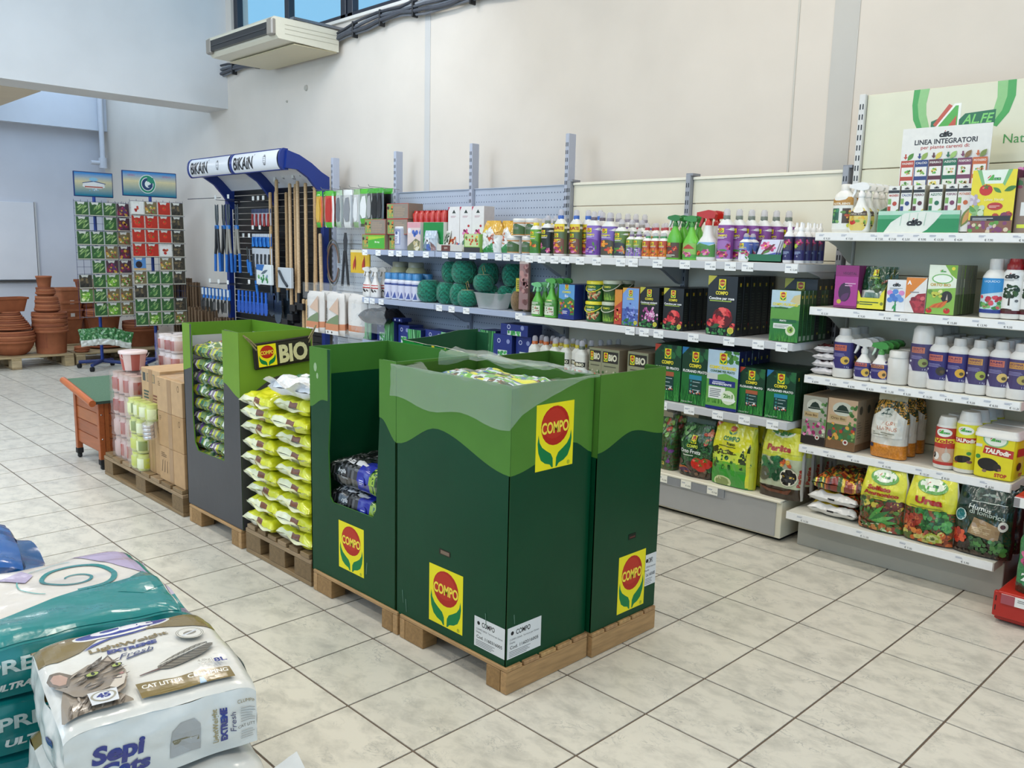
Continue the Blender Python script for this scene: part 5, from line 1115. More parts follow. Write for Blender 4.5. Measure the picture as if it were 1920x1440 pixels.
row(P, 'white bottle with grey-green cap beside the organic boxes', 'bottle', 1.955, Z3, 5, .065, dy=-.02)
def biobox(w_, d, h, kind):
    a = Art(); a.rect(w_*.06, h*.66, w_*.94, h*.94, '#2c2a26'); a.compo(w_*.24, h*.80, w_*.22, h*.22); a.text('BIO', w_*.63, h*.80, h*.15, '#e0dcc0', w=w_*.48, bold=.05); a.lines(w_*.15, h*.56, w_*.85, h*.62, 1, '#5a5a48', 2)
    a.blobs(w_*.05, h*.08, w_*.95, h*.45, ['#4f7a3c', '#7fa05a', '#b8b49a', '#3f5f30'], 22, w_*.04, w_*.08, 4)
    if kind == 1:
        for q in ((.35, .3), (.62, .34), (.5, .2), (.75, .22), (.25, .18)): a.tomato(w_*q[0], h*q[1], w_*.13)
    elif kind == 0: a.blobs(w_*.3, h*.15, w_*.8, h*.4, RD+OR, 12, w_*.05, w_*.09, 7)
    else: a.disc(w_*.5, h*.25, w_*.3, w_*.14, '#8f9a7a'); a.disc(w_*.55, h*.27, w_*.12, w_*.1, '#c9b89a')
    return fbox('organic_feed_box', w_, d, h, '#8f9072', a, '#8b7d66')
row(biobox(.10, .09, .245, 0), 'brown-green organic feed box with small vegetables', 'box', 1.822, Z3, 3); row(biobox(.135, .09, .245, 1), 'organic feed box with ripe tomatoes on its front', 'box', 1.702, Z3, 4); row(biobox(.15, .09, .25, 2), 'organic feed box with a sheep picture beside the lawn boxes', 'box', 1.50, Z3, 4)
def florano(w_, d, h, corner, panelc, kg):
    a = Art(); a.rect(0, h*.55, w_, h, '#123c26'); a.blobs(0, h*.8, w_, h, ['#1d5a34', '#0f3020', '#2a6a3c'], 20, w_*.05, w_*.12, 3); a.grass(0, w_, 0, h*.42, ['#2f8a38', '#1f6a2c', '#47a048', '#185424'], 90, 5)
    a.poly([(0, h), (w_*.25, h), (0, h-w_*.25)], corner); a.compo(w_*.5, h*.84, w_*.24, w_*.32); a.text('COMPO', w_*.5, h*.685, h*.06, '#ecdc3a', w=w_*.44, bold=.045); a.text('FLORANID PRATO', w_*.5, h*.585, h*.045, '#eef0ea', w=w_*.88, bold=.035)
    a.rect(w_*.30, h*.18, w_*.76, h*.52, '#173f3a'); a.rect(w_*.30, h*.44, w_*.76, h*.52, panelc)
    for i in range(3): a.disc(w_*.38, h*(.41-.07*i), w_*.035, w_*.035, '#3f8a8a', 8); a.lines(w_*.44, h*(.395-.07*i), w_*.72, h*(.42-.07*i), 1, '#b8c8c8', i)
    a.blobs(w_*.34, h*.185, w_*.72, h*.235, ['#e8e8ee', '#5f9ac8', '#b8442c', '#e8c8a8'], 12, w_*.02, w_*.035, 4); a.text(kg, w_*.26, h*.04, h*.026, '#dfe8d8', w=w_*.42)
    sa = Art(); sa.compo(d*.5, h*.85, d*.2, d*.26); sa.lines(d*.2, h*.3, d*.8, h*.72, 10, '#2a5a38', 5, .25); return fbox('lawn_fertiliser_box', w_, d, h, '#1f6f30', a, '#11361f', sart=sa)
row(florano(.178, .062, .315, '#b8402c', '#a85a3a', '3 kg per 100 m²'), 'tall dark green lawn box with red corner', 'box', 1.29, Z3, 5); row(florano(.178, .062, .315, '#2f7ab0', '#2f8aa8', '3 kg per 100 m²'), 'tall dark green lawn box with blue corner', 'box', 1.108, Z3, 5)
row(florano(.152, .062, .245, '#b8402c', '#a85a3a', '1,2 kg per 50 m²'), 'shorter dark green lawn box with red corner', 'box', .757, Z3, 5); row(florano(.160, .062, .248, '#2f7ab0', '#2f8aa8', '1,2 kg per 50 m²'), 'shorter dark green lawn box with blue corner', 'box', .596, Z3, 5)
w_, h = .19, .32; a = Art(); a.rect(0, h*.5, w_, h, '#b9d0e0'); a.blobs(w_*.5, h*.8, w_, h, ['#3f7a34', '#5f9a44', '#2f5f28'], 24, .008, .018, 8); a.poly([(0, 0), (w_, 0), (w_, h*.55), (w_*.6, h*.62), (w_*.3, h*.58), (0, h*.6)], '#6aa84a'); a.grass(0, w_, h*.1, h*.3, ['#57983c', '#3f7f30', '#7ab856'], 60); a.rect(0, h*.5, w_*.35, h*.6, '#c9cfc9')
a.compo(w_*.5, h*.86, w_*.24, w_*.32); a.text('COMPO FLORANID', w_*.5, h*.71, h*.05, '#e8d42c', w=w_*.86, bold=.045); a.text('CONCIME PER PRATO', w_*.5, h*.645, h*.036, '#2f5f2c', w=w_*.78, bold=.03); a.rect(w_*.08, h*.40, w_*.92, h*.50, '#22307a'); a.text('RINVERDENTE', w_*.5, h*.435, h*.032, '#f2f2f6', w=w_*.62, bold=.03); a.lines(w_*.2, h*.46, w_*.8, h*.49, 1, '#c9cff0'); a.rect(w_*.08, h*.18, w_*.62, h*.38, '#e9ece6'); a.lines(w_*.12, h*.21, w_*.55, h*.36, 5, '#6a6f78', 3)
a.disc(w_*.72, h*.22, w_*.22, h*.12, '#dfe8cc', 18); a.text('2in1', w_*.72, h*.25, h*.065, '#4f8a2c', w=w_*.30, bold=.04); a.poly([(w_*.55, h*.16), (w_*.88, h*.16), (w_*.88, h*.13), (w_*.97, h*.18), (w_*.88, h*.23), (w_*.88, h*.2), (w_*.55, h*.19)], '#f2f4ee'); a.rect(0, 0, w_, h*.05, '#1c2a78')
sa = Art(); sa.compo(.03, h*.86, .014, .018); sa.lines(.01, h*.3, .05, h*.72, 10, '#2c3a8a', 5, .25)
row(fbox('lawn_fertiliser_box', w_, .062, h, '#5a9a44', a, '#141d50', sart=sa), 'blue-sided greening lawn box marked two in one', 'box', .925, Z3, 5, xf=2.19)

# ---- standing bags
def sbag(name, w_, h, t_, colf, art, seed=0, nu=40, nv=50, m='soft_bag', top=0.0, topw=.86, sealc=None, seal=.03, sealm=None):
    """upright bag with gusseted base; local front -y"""
    S_ = Vector((seed*2.1, seed*.7, 0))
    def half(b): q = max(0.0, min(1.0, b)); return (1-(q)**5)*(0.55+0.45*min(1, (1-q)*3.2))*(0.80+0.20*min(1, q*6))
    def width(b): return w_/2*(1.0-0.04*math.sin(b*PI)*0-(1-topw)*max(0, (b-.62)/.38)**1.5)
    def P(u, b, side, k=0.0):
        e = max(0.0, 1-abs(u)**3.5)**.42; y = side*t_/2*half(b)*e; nz = noise.noise(Vector((u*1.8, b*3.2, side))+S_)*.012+noise.noise(Vector((u*5, b*8, side))+S_)*.006
        x = u*width(b)+noise.noise(Vector((b*4, side*2, 7))+S_)*.004; return Vector((x, y+nz*(.25+e)*side*min(1, b*8+.2)+side*(k+.001), b*h))
    mb = MB()
    for side in (-1, 1):
        mb.grid(lambda i, j: P(math.copysign(abs(-1+2*i/nu)**.75, -1+2*i/nu), j/nv, side), nu, nv, lambda i, j: colf(-1+2*(i+.5)/nu, (j+.5)/nv, side), m, flip=(side > 0))
    art and art.put(mb, lambda a_, b_, k=0.0: P(max(-1, min(1, a_/width(max(0, min(1, b_/h))))), b_/h, -1, k*1.5), m, clip=(-w_/2*.97, .004, w_/2*.97, h), cell=(.012, .016), lift=.0026)
    parts = [('bag', mb.mesh('bag'))]
    if sealc:
        mb = MB(); n = 10; mb.grid(lambda i, j: (-w_/2*topw+w_*topw*i/n, .003*math.sin(i*1.1+seed)+.002*j, h-.004+j*seal/2), n, 2, sealc, sealm or m); parts.append(('seal', mb.mesh('seal')))
    return Proto(name, parts, t_)
def cf(pairs, sd, sidec=None):
    def f(u, b, s_):
        if sidec and (abs(u) > .93 or s_ > 0): return sidec
        for lim, c in pairs:
            if b < lim: return c if isinstance(c, str) else c[int(abs(pnoise(u*3, b*6, sd))*14) % len(c)]
        return pairs[-1][1]
    return f
gc = ['#2c5a34', '#1f4428', '#3f7a44', '#16301e']
a = Art(); a.blobs(-.10, .02, .10, .08, ['#3a2c26', '#5a4a3c', '#7a5a44', '#2a3a28'], 30, .01, .02, 3); a.tomato(.025, .085, .036); a.tomato(.075, .09, .034); a.tomato(.05, .065, .030); a.leaf(-.10, .05, .10, .03, -.2, '#b8642c'); a.leaf(-.10, .035, .10, .03, .0, '#4a2a4a'); a.blobs(-.1, .2, -.03, .28, ['#4f8a44', '#7ab06a'], 14, .008, .014, 2); a.blobs(.05, .2, .1, .28, ['#b8482c', '#4f8a44', '#c97a5a'], 12, .008, .014, 5)
a.compo(-.005, .215, .034, .046); a.text('COMPO', -.01, .177, .016, '#d8e04a', w=.07, bold=.04); a.text('Orto Frutta', -.02, .148, .022, '#f2f4ee', w=.13, bold=.02); a.lines(-.07, .12, .03, .132, 1, '#d8e0d0')
row(sbag('soil_improver_bag', .225, .30, .11, cf([(.14, ['#2a2420', '#3a3028', '#54402e']), (1, gc)], 3, '#24472c'), a, 5, topw=.82, sealc='#5a6f6a'), 'glossy dark green bag with tomatoes and aubergines', 'bag', 1.09, Z4, 2, .115, xf=2.215)
a = Art(); a.blobs(-.05, .2, .05, .29, ['#4f8a3c', '#b8482c', '#7fae4a'], 16, .008, .014, 2); a.blobs(-.05, .02, .05, .15, ['#7a3f8a', '#4a3a2c', '#c9b84a', '#3f6a34'], 24, .008, .016, 6)
row(sbag('soil_improver_bag', .12, .30, .10, cf([(1, ['#3f6a34', '#5a4a30', '#2c4a28'])], 6), a, 6), 'flower-print bag beside the corner of the right green bin', 'bag', 1.30, Z4, 2, .11, xf=2.23)
a = Art(); a.rect(-.14, .19, .14, .34, '#e3df2c'); a.poly([(-.14, .19), (-.05, .205), (.0, .185), (.06, .2), (.14, .18), (.14, .13), (-.14, .13)], '#cfe04a'); a.poly([(-.14, .19), (-.09, .215), (-.05, .19), (-.01, .205), (.04, .18), (-.14, .16)], '#4a4a20'); a.poly([(.05, .16), (.07, .22), (.085, .17), (.1, .25), (.125, .2), (.125, .13), (.05, .13)], '#2c3f20')
a.rect(-.14, 0, .14, .13, '#3f9a38'); a.poly([(-.14, .13), (.14, .14), (.14, .10), (-.02, .09), (-.14, .12)], '#66b03c'); a.blobs(-.12, .10, .11, .16, ['#2f6a2c', '#7fae3a', '#1f4f24'], 26, .006, .013, 4); a.disc(-.045, .02, .055, .035, '#d0d8a0', 18); a.disc(-.045, .02, .045, .027, '#8a9a5a', 18); a.rect(.108, .0, .14, .33, '#b8c02c'); a.rect(.092, .01, .11, .20, '#d8d83a')
a.compo(-.01, .305, .044, .05, sq=False); a.text('COMPO', -.01, .262, .022, '#1f7a38', w=.09, bold=.05); a.text('Prato', -.005, .235, .016, '#1f3a24', bold=.03); a.lines(-.08, .215, .08, .224, 1, '#3a4a24'); a.poly([(-.13, .34), (-.08, .34), (-.13, .3)], '#c0521f')
P = sbag('lawn_seed_bag', .262, .338, .10, cf([(.38, '#3f9a38'), (1, '#e3df2c')], 2, '#c9ca2c'), a, 8, topw=.90, sealc='#cfd0c8', seal=.034, m='film_bag'); row(P, 'yellow and green lawn soil bag on the grey base shelf', 'bag', .85, Z4, 3, .105, xf=2.205)
a = Art(); a.rect(-.12, .24, .12, .36, '#d8d83f'); a.disc(-.01, .345, .07, .03, '#e8eed8', 16); a.disc(-.01, .345, .06, .022, '#3f8a4a', 16); a.blobs(-.09, .10, .02, .215, ['#1f5f38', '#2f7a48', '#17452a'], 26, .012, .022, 3); a.blobs(0, .18, .06, .2, ['#c9562c', '#d8b04a'], 6, .01, .016, 2)
a.disc(-.08, .12, .036, .036, '#5a5a44', 14); a.disc(.055, .12, .045, .045, '#e8e0c8', 20); a.disc(.055, .12, .041, .041, '#1c1714', 20); a.text('Fontana', .055, .122, .012, '#e0b83a', w=.06, bold=.03); a.poly([(-.11, .06), (-.06, .03), (.06, .03), (.08, .06), (.03, .045), (-.05, .045)], '#6a3a24'); a.text('Perlite', -.01, .262, .028, '#a8281c', w=.13, bold=.05); a.text('Perlite', .108, .12, .016, '#a8281c', rot=PI/2, w=.09, bold=.03)
row(sbag('perlite_bag', .235, .345, .10, cf([(.18, '#3a2c20'), (.62, '#b9c0a0'), (1, '#cfd23f')], 9, '#d8d8d4'), a, 9, topw=.84, sealc='#bfc22c', sealm='film_bag'), 'pale bag of white granules with red lettering', 'bag', .572, Z4, 4, .10, xf=2.205)
row(sbag('lawn_seed_bag', .12, .26, .07, cf([(.3, '#3a4a24'), (1, '#c9cc2c')], 12), Art().blobs(-.04, .02, .04, .2, ['#5a6a24', '#e0e04a'], 14, .008, .016, 3), 12), 'small yellow bag squeezed between lawn and pale granule bags', 'bag', .70, Z4, 1, xf=2.36)
# ================================================================= stock on the white shelves
A1, A2, A3, A4, A5 = 1.584, 1.226, .889, .536, .204
XW = 2.235
def alfe(a, cx, cy, w_, full=True):
    if full: a.disc(cx, cy, w_*.62, w_*.42, '#eef2e4', 18); 
    a.poly([(cx-w_*.42, cy-w_*.12), (cx-w_*.12, cy+w_*.26), (cx-w_*.02, cy+w_*.26), (cx-w_*.02, cy-w_*.12)], '#53ad45'); a.poly([(cx-w_*.42, cy-w_*.02), (cx-w_*.2, cy+w_*.2), (cx-w_*.26, cy+w_*.24), (cx-w_*.42, cy+w_*.08)], '#c4543c'); a.rect(cx-w_*.0, cy-w_*.12, cx+w_*.42, cy+w_*.06, '#1d6b45'); a.text('AL.FE', cx+w_*.21, cy-w_*.03, w_*.11, '#8fe07a', w=w_*.36, bold=.03, shear=.25)
def cifo(a, cx, cy, h, col='#23211f'): a.text('cifo', cx, cy, h, col, w=h*2.6, bold=.07, shear=.15); a.disc(cx-h*.2, cy+h*.62, h*.12, h*.12, '#c03a2c', 6)
la = Art(); H_ = .16; la.rect(-.06, .115, .06, H_, '#b8863a'); la.disc(-.01, .16, .03, .024, '#e6e4dc', 14); la.text('NUTRIENTE', 0, .122, .009, '#f4ecd8', w=.06, bold=.03); la.rect(-.06, 0, .06, .112, '#e6e6de'); la.rect(-.036, .03, -.003, .10, '#2f5f48'); la.rect(.002, .03, .036, .10, '#4a3a2c'); la.blobs(-.032, .035, -.006, .095, ['#7fae5a', '#3f8a5a'], 8, .004, .008, 2); la.blobs(.005, .035, .033, .095, ['#b8502c', '#5f8a3c', '#d8a04a'], 12, .004, .007, 3); la.disc(.03, .02, .012, .010, '#cfd04a', 10)
S = [(0, .046, .034), (.006, .050, .038), (.155, .050, .038), (.178, .042, .034), (.195, .022, .022)]
P = bottle('nutrient_bottle', S, '#e9e6df', [([(.192, .023, .023), (.222, .023, .023), (.226, .019, .019)], '#e4e1da', 'cap', 'plastic')], (.012, .165, '#dfdccf', la), pw=3.0)
row(P, 'white bottle with gold-topped label at left end of the top white shelf', 'bottle', .368, A1, 2, .08, xf=XW)
la = Art(); la.disc(0, .055, .042, .062, '#dcc86a', 22); la.rect(-.04, .068, .04, .09, '#4a3a30'); la.disc(0, .095, .022, .014, '#e9e6df', 12); la.text('PIRETRO', 0, .076, .007, '#e8e0c8', w=.055); la.tomato(-.015, .038, .013); la.blobs(.0, .02, .03, .05, ['#3a2c24', '#7fae3c', '#e8c83a'], 8, .003, .006, 3); la.blobs(-.025, .05, .03, .064, ['#e8b83a', '#c9a02c'], 8, .004, .006, 5)
P = spray('spray_bottle', .096, .062, .238, '#eceae4', la, '#eeece8', '#f2f0ec', 1.1, shoulder=.50, lz=(.05, .68), lbase='#eceae4', nk=.013)
row(P, 'white pyrethrum spray bottle with oval yellow label', 'spray bottle', .283, A1, 6, .060, xf=XW-.01, dy=-.008)
a = Art(); a.rect(0, 0, .352, .096, '#1f8a50'); a.poly([(0, .06), (.352, .06), (.352, .096), (0, .096)], '#58ac7c'); a.poly([(0, .078), (.352, .078), (.352, .096), (0, .096)], '#b9dcc6'); a.poly([(.03, 0), (.06, .045), (.12, .085), (.2, .093), (.28, .085), (.25, .045), (.22, .012), (.2, 0)], '#e3e6dc')
for q in range(4): a.poly([(.10+q*.035, .03), (.103+q*.035, .03), (.108+q*.035, .085), (.106+q*.035, .085)], '#9ac0a8')
cifo(a, .165, .045, .026)
t = thing('display_tray', 'white and green printed card tray holding small boxes, top white shelf', 'display tray', (XW+.085, .013, A1), R90)
mb = MB(); mb.box(-.176, .176, -.08, .08, 0, .004, '#e6e6dc'); mb.box(-.176, .176, -.084, -.080, 0, .096, '#e3e6dc'); a.put(mb, frame((-.176, -.084, 0), (1, 0, 0), (0, 0, 1)), clip=(0, 0, .352, .096))
for sx in (-1, 1): mb.prism([(-.08, 0), (.08, 0), (.08, .14), (-.08, .096)], lambda q, b, k=0.0, sx=sx: Vector((sx*.176+k, q, b)), .003, '#8fc0a0' if sx < 0 else '#5a8a4a')
mb.box(-.176, .176, .077, .08, 0, .2, '#dcdcd0'); mb.build('tray', t)
NUT = [('MAGNESIO', '#b8442c', '#4f8a2c', '#7fb83a'), ('CALCIO', '#2c3f7a', '#8faa4a', '#d8d86a'), ('FERRO', '#5a2430', '#d8c84a', '#ecd86a'), ('AZOTO', '#1f6a4a', '#9ac06a', '#c9e0a0'), ('FOSFORO', '#7a3a5a', '#8a6a3a', '#c9a86a'), ('POTASSIO', '#c8642c', '#7a8a3a', '#d8a05a')]
for k, ((nm, c1, c2, c3), yy, ww) in enumerate(zip(NUT, (.129, .073, .018, -.051, -.116, -.172), (.054, .052, .052, .058, .052, .056))):
    a = Art(); a.rect(0, .172, ww, .185, '#222222'); a.text(nm, ww/2, .162, .010, c1, w=ww*.8, bold=.03); a.rect(.002, 0, .015, .15, '#e3e0d8')
    for q in range(4): a.rect(.002, .02+q*.034, .016, .045+q*.034, c1 if q % 2 == 0 else '#7fae5a')
    a.leaf(ww*.42, .02, .10, .040, 1.15, c2); a.leaf(ww*.50, .03, .08, .022, 1.15, c3); a.disc(ww*.6, .125, .010, .010, c1, 10); cifo(a, ww/2, .192, .008)
    P = fbox('supplement_box', ww-.003, .045, .205, '#e9e7e0', a, '#b9b4a4'); row(P, 'slim white supplement box reading %s in the green tray' % nm.title(), 'box', yy, A1+.004, 3, .047, xf=XW+.01)
# header card
a = Art(); Wc, Hc = .385, .48; a.rect(0, 0, Wc, Hc, '#e6e4de'); cifo(a, Wc/2, .445, .022); a.text('LINEA INTEGRATORI', Wc/2, .415, .022, '#26242a', w=.27, bold=.03); a.text('per piante carenti di:', Wc/2, .391, .016, '#b03a2c', w=.21, bold=.015)
for k, (nm, c1, c2, c3) in enumerate(NUT):
    x0 = .004+k*.063; a.poly([(x0+.015, .385-.02), (x0+.022, .385-.02), (x0+.022, .352), (x0+.028, .352), (x0+.0185, .340), (x0+.009, .352), (x0+.015, .352)], c1); a.leaf(x0+.028, .335, .042, .022, .9, c2); a.rect(x0, 0, x0+.060, .335, c1); a.text(nm, x0+.030, .322, .009, '#f0ece4', w=.05, bold=.02)
    for q in range(5):
        y0 = .262-q*.060; a.rect(x0+.004, y0, x0+.056, y0+.042, '#eceae2'); a.blobs(x0+.016, y0+.010, x0+.044, y0+.032, [c2, c3, '#5fae4a', '#7fae5a' if q % 2 else '#d8a06a'], 9, .003, .007, k*7+q)
t = thing('header_card', 'printed card listing plant nutrients standing behind the small boxes', 'card sign', (XW+.18, -.010, A1), R90)
mb = MB(); mb.box(-Wc/2, Wc/2, -.001, .001, 0, Hc, '#e3e1da'); a.put(mb, frame((-Wc/2, -.001, 0), (1, 0, 0), (0, 0, 1)), clip=(0, 0, Wc, Hc)); mb.build('card', t)
w_, h = .17, .26; a = Art(); a.rect(0, 0, w_, h, '#e8d62c'); a.poly([(w_*.15, h), (w_*.85, h), (w_*.75, h*.78), (w_*.25, h*.78)], '#e6eee0'); a.poly([(w_*.10, h), (w_*.2, h), (w_*.3, h*.78), (w_*.25, h*.74)], '#7fb87a'); a.poly([(w_*.8, h), (w_*.9, h), (w_*.75, h*.74), (w_*.7, h*.78)], '#7fb87a'); alfe(a, w_*.5, h*.86, .06, False)
a.tomato(w_*.34, h*.68, .026); a.leaf(w_*.5, h*.72, .04, .016, -.6, '#4f8a3c'); a.leaf(w_*.75, h*.66, .05, .02, .4, '#3f7a34'); a.text('Linea Verde', w_*.55, h*.53, .011, '#f6f2d8', shear=.3); a.disc(w_*.58, h*.42, .030, .016, '#b8342c', 16); a.lines(w_*.45, h*.40, w_*.7, h*.44, 2, '#e8c8b8')
a.flower(w_*.08, h*.52, .026, ['#d8d0d8', '#b8a8b8'], core=None); a.blobs(0, h*.25, w_*.3, h*.42, ['#8fb87a', '#5f9a4a', '#c9d8b8'], 18, .008, .014, 3); a.blobs(w_*.55, h*.2, w_, h*.32, ['#b8442c', '#d8702c', '#7f3a5a'], 10, .008, .014, 5); a.rect(0, 0, w_, h*.2, '#8a5a44'); a.blobs(0, 0, w_, h*.16, ['#7f3f6a', '#b8a8b8', '#5f9a3c', '#d8c8a8'], 26, .006, .012, 7); a.rect(w_*.05, h*.19, w_*.95, h*.27, '#2c2a2c'); a.lines(w_*.1, h*.2, w_*.6, h*.25, 2, '#c9c9c9')
P = fbox('plant_feed_box', w_, .09, h, '#e8d62c', a, '#3a2c24')
row(P, 'bright yellow plant feed box with tomatoes on the top white shelf', 'box', -.285, A1, 2, .095, xf=XW-.01)
t = thing('flower_cutout', 'pink hydrangea card cut-out rising behind the bright yellow box', 'card sign', (XW+.10, -.375, A1+.10), R90)
mb = MB(); a = Art(); a.blobs(-.03, .05, .05, .17, ['#c95a9a', '#e08abc', '#a83a7a', '#d8709f'], 46, .010, .018, 4); a.blobs(-.04, 0, .03, .07, ['#3f7a34', '#5f9a44'], 10, .01, .02, 4)
mb.prism([(-.045, 0), (.035, 0), (.06, .06), (.065, .13), (.03, .18), (-.02, .17), (-.045, .10)], frame((0, 0, 0), (1, 0, 0), (0, 0, 1)), .002, '#b8508a'); a.put(mb, frame((0, 0, 0), (1, 0, 0), (0, 0, 1))); mb.build('card', t)
a = Art(); a.rect(.02, .07, .12, .125, '#e6e4de'); a.text('RICAMBI', .07, .105, .012, '#3a3a3a', w=.07); a.rect(.012, .02, .05, .035, '#d8e03a'); a.blobs(.0, .14, .12, .22, ['#8f2c4a', '#3f6a34', '#c9b84a'], 20, .008, .014, 3)
P = fbox('seed_box', .13, .09, .225, '#8a7260', a); row(P, 'brown box with white sticker at right end of the top white shelf', 'box', -.44, A1, 2, .095, xf=XW+.01)

# ---- second white tier
a = Art(); a.rect(0, .15, .113, .2, '#8a1f6a'); a.text('VEGETAL', .07, .165, .012, '#5a1448', bold=.03); a.disc(.05, .075, .030, .045, '#3a1f3a', 14); a.leaf(.03, .03, .06, .03, .8, '#5a2a5a'); a.disc(.026, .030, .011, .011, '#c9b83a', 10); a.lines(.05, .105, .105, .125, 2, '#d8a8c8'); a.rect(.0, .0, .113, .012, '#7a1a5a')
P = fbox('orchid_food_box', .113, .06, .202, '#a8348a', a, '#7a1f5f'); row(P, 'magenta orchid care box at left end of the second white shelf', 'box', .312, A2, 3, xf=XW)
t = thing('sachet_display', 'yellow card display box holding dark green bags, second white shelf', 'display tray', (XW+.05, .196, A2), R90)
mb = MB(); mb.box(-.068, .068, -.045, .05, 0, .004, '#e3d92c')
a = Art(); a.lines(.02, .022, .115, .042, 2, '#2c4f2c'); a.disc(.012, .03, .008, .008, '#7a7f2c', 8); a.disc(.124, .03, .008, .008, '#7a7f2c', 8)
mb.prism([(0, 0), (.136, 0), (.136, .10), (.12, .08), (.112, .055), (.024, .055), (.016, .08), (0, .10)], frame((-.068, -.045, 0), (1, 0, 0), (0, 0, 1)), .002, '#e6dc2e'); a.put(mb, frame((-.068, -.045, 0), (1, 0, 0), (0, 0, 1)))
for sx in (-1, 1): mb.prism([(-.045, 0), (.05, 0), (.05, .19), (-.045, .10)], lambda q, b, k=0.0, sx=sx: Vector((sx*.068+k, q, b)), .002, '#8f8a2c')
mb.build('tray', t)
a = Art(); a.compo(.0, .165, .024, .03); a.text('COMPO', 0, .14, .010, '#c9d84a', w=.05, bold=.03); a.blobs(-.045, .08, .05, .13, ['#3f6a3c', '#5a8a4a', '#2c4a2c'], 16, .008, .014, 2); a.leaf(.02, .10, .06, .01, .7, '#8f4a34'); a.rect(-.035, .045, .03, .07, '#6f8a80'); a.rect(-.035, .01, .03, .035, '#5f7a70')
P = sbag('lawn_patch_bag', .118, .195, .02, cf([(.42, '#c9cfc9'), (1, ['#1c4a2c', '#16402a'])], 4), a, 14, nu=20, nv=24, topw=.9, m='film_bag')
for k in range(3): spawn(P, 'dark green glossy bag standing in the yellow display, '+BACK[k], 'bag', (XW+.028+k*.024, .192-k*.012, A2+.008), R90, 'bags in the yellow display', tilt=-.16)
a = Art(); cifo(a, .043, .122, .014); a.lines(.012, .10, .075, .11, 2, '#8a8a8a'); r = random.Random(2)
for q in ((.015, .085, '#d88ac0'), (.04, .09, '#5a8ad0'), (.068, .085, '#d88ac0'), (.028, .07, '#4f7ac8'), (.055, .068, '#6f9ad8'), (.018, .052, '#5a8ad0'), (.042, .055, '#4f7ac8'), (.066, .055, '#6f9ad8')): a.disc(q[0], q[1], .014, .012, q[2], 10)
a.poly([(.038, 0), (.048, 0), (.045, .05), (.041, .05)], '#2f8a4a'); a.leaf(.03, .01, .03, .012, .9, '#3f9a5a')
row(fbox('bluing_box', .086, .055, .144, '#e6e6e6', a), 'small white box with blue and pink flowers', 'box', .077, A2, 4, xf=XW)
a = Art(); a.poly([(0, .158), (.09, .158), (0, .06)], '#e0862c'); a.text('A', .015, .135, .018, '#ffffff', bold=.03); a.poly([(.02, .05), (.055, .085), (.09, .09), (.09, 0), (.045, 0)], '#9a2c34'); a.blobs(.035, .01, .08, .075, ['#b83a44', '#7f1f2c', '#d86a6a'], 16, .006, .011, 3); a.lines(.02, .09, .08, .1, 1, '#8a8a8a')
row(fbox('plant_box', .09, .06, .158, '#e6e3de', a), 'white and orange box with red fruit triangle', 'box', -.012, A2, 4, xf=XW)
w_, h = .12, .218; a = Art(); a.poly([(w_*.55, h), (w_, h), (w_, h*.72), (w_*.8, h*.8)], '#7fae34'); a.disc(w_*.85, h*.93, .008, .008, '#e8d83a', 8); a.disc(w_*.5, h*.72, .045, .022, '#7fb86a', 16); a.disc(w_*.5, h*.72, .039, .017, '#eef2e6', 16); alfe(a, w_*.5, h*.87, .03, False); a.text('ORTO BIO', w_*.45, h*.60, .012, '#c9a02c', w=.085, bold=.03); a.poly([(0, h*.5), (w_, h*.55), (w_, 0), (0, 0)], '#8ab848')
a.disc(w_*.7, h*.36, .024, .026, '#2c2420', 14); a.poly([(w_*.68, h*.30), (w_*.75, h*.30), (w_*.72, h*.42)], '#c9b8a8')
for q in range(5): a.leaf(w_*.1+q*.012, h*.12, .05, .012, .5+q*.1, ('#d8702c', '#c85a24')[q % 2])
a.tomato(w_*.75, h*.08, .014); a.tomato(w_*.12, h*.07, .013); a.blobs(w_*.1, h*.35, w_*.5, h*.48, ['#c9c84a', '#5f8a3c', '#e8e0a0'], 14, .006, .010, 3)
sa = Art(); sa.rect(0, 0, .03, .09, '#5a6a3c'); sa.lines(.004, .1, .026, .2, 8, '#8a8a7a', 3)
row(fbox('vegetable_feed_box', w_, .03, h, '#e6ecd8', a, '#8f8f78', sart=sa), 'green vegetable feed box with carrots and a dark rabbit circle', 'box', -.118, A2, 8, .0335, xf=XW)
la = Art(); la.rect(-.06, .11, .06, .15, '#2f8ac8'); la.text('LIQUIDO', 0, .135, .009, '#dfeef8', w=.05); la.rect(-.06, 0, .06, .11, '#c9dde6'); la.blobs(-.035, .02, .04, .07, ['#b8283c', '#d84a5a', '#3f8a44', '#7fb86a'], 34, .005, .010, 3); la.rect(-.06, 0, .06, .016, '#2c3f8a'); la.poly([(-.05, .11), (.05, .11), (.05, .095), (-.05, .075)], '#2f8ac8')
S = [(0, .045, .038), (.006, .048, .040), (.175, .048, .040), (.195, .036, .034), (.205, .026, .026)]
P = bottle('liquid_feed_bottle', S, '#e6e4de', [([(.203, .027, .027), (.246, .027, .027), (.250, .023, .023)], '#c9c8c4', 'cap', 'plastic')], (.02, .168, '#c9dde6', la))
row(P, 'white bottle with blue label and raspberries', 'bottle', -.318, A2, 4, .085, xf=XW)
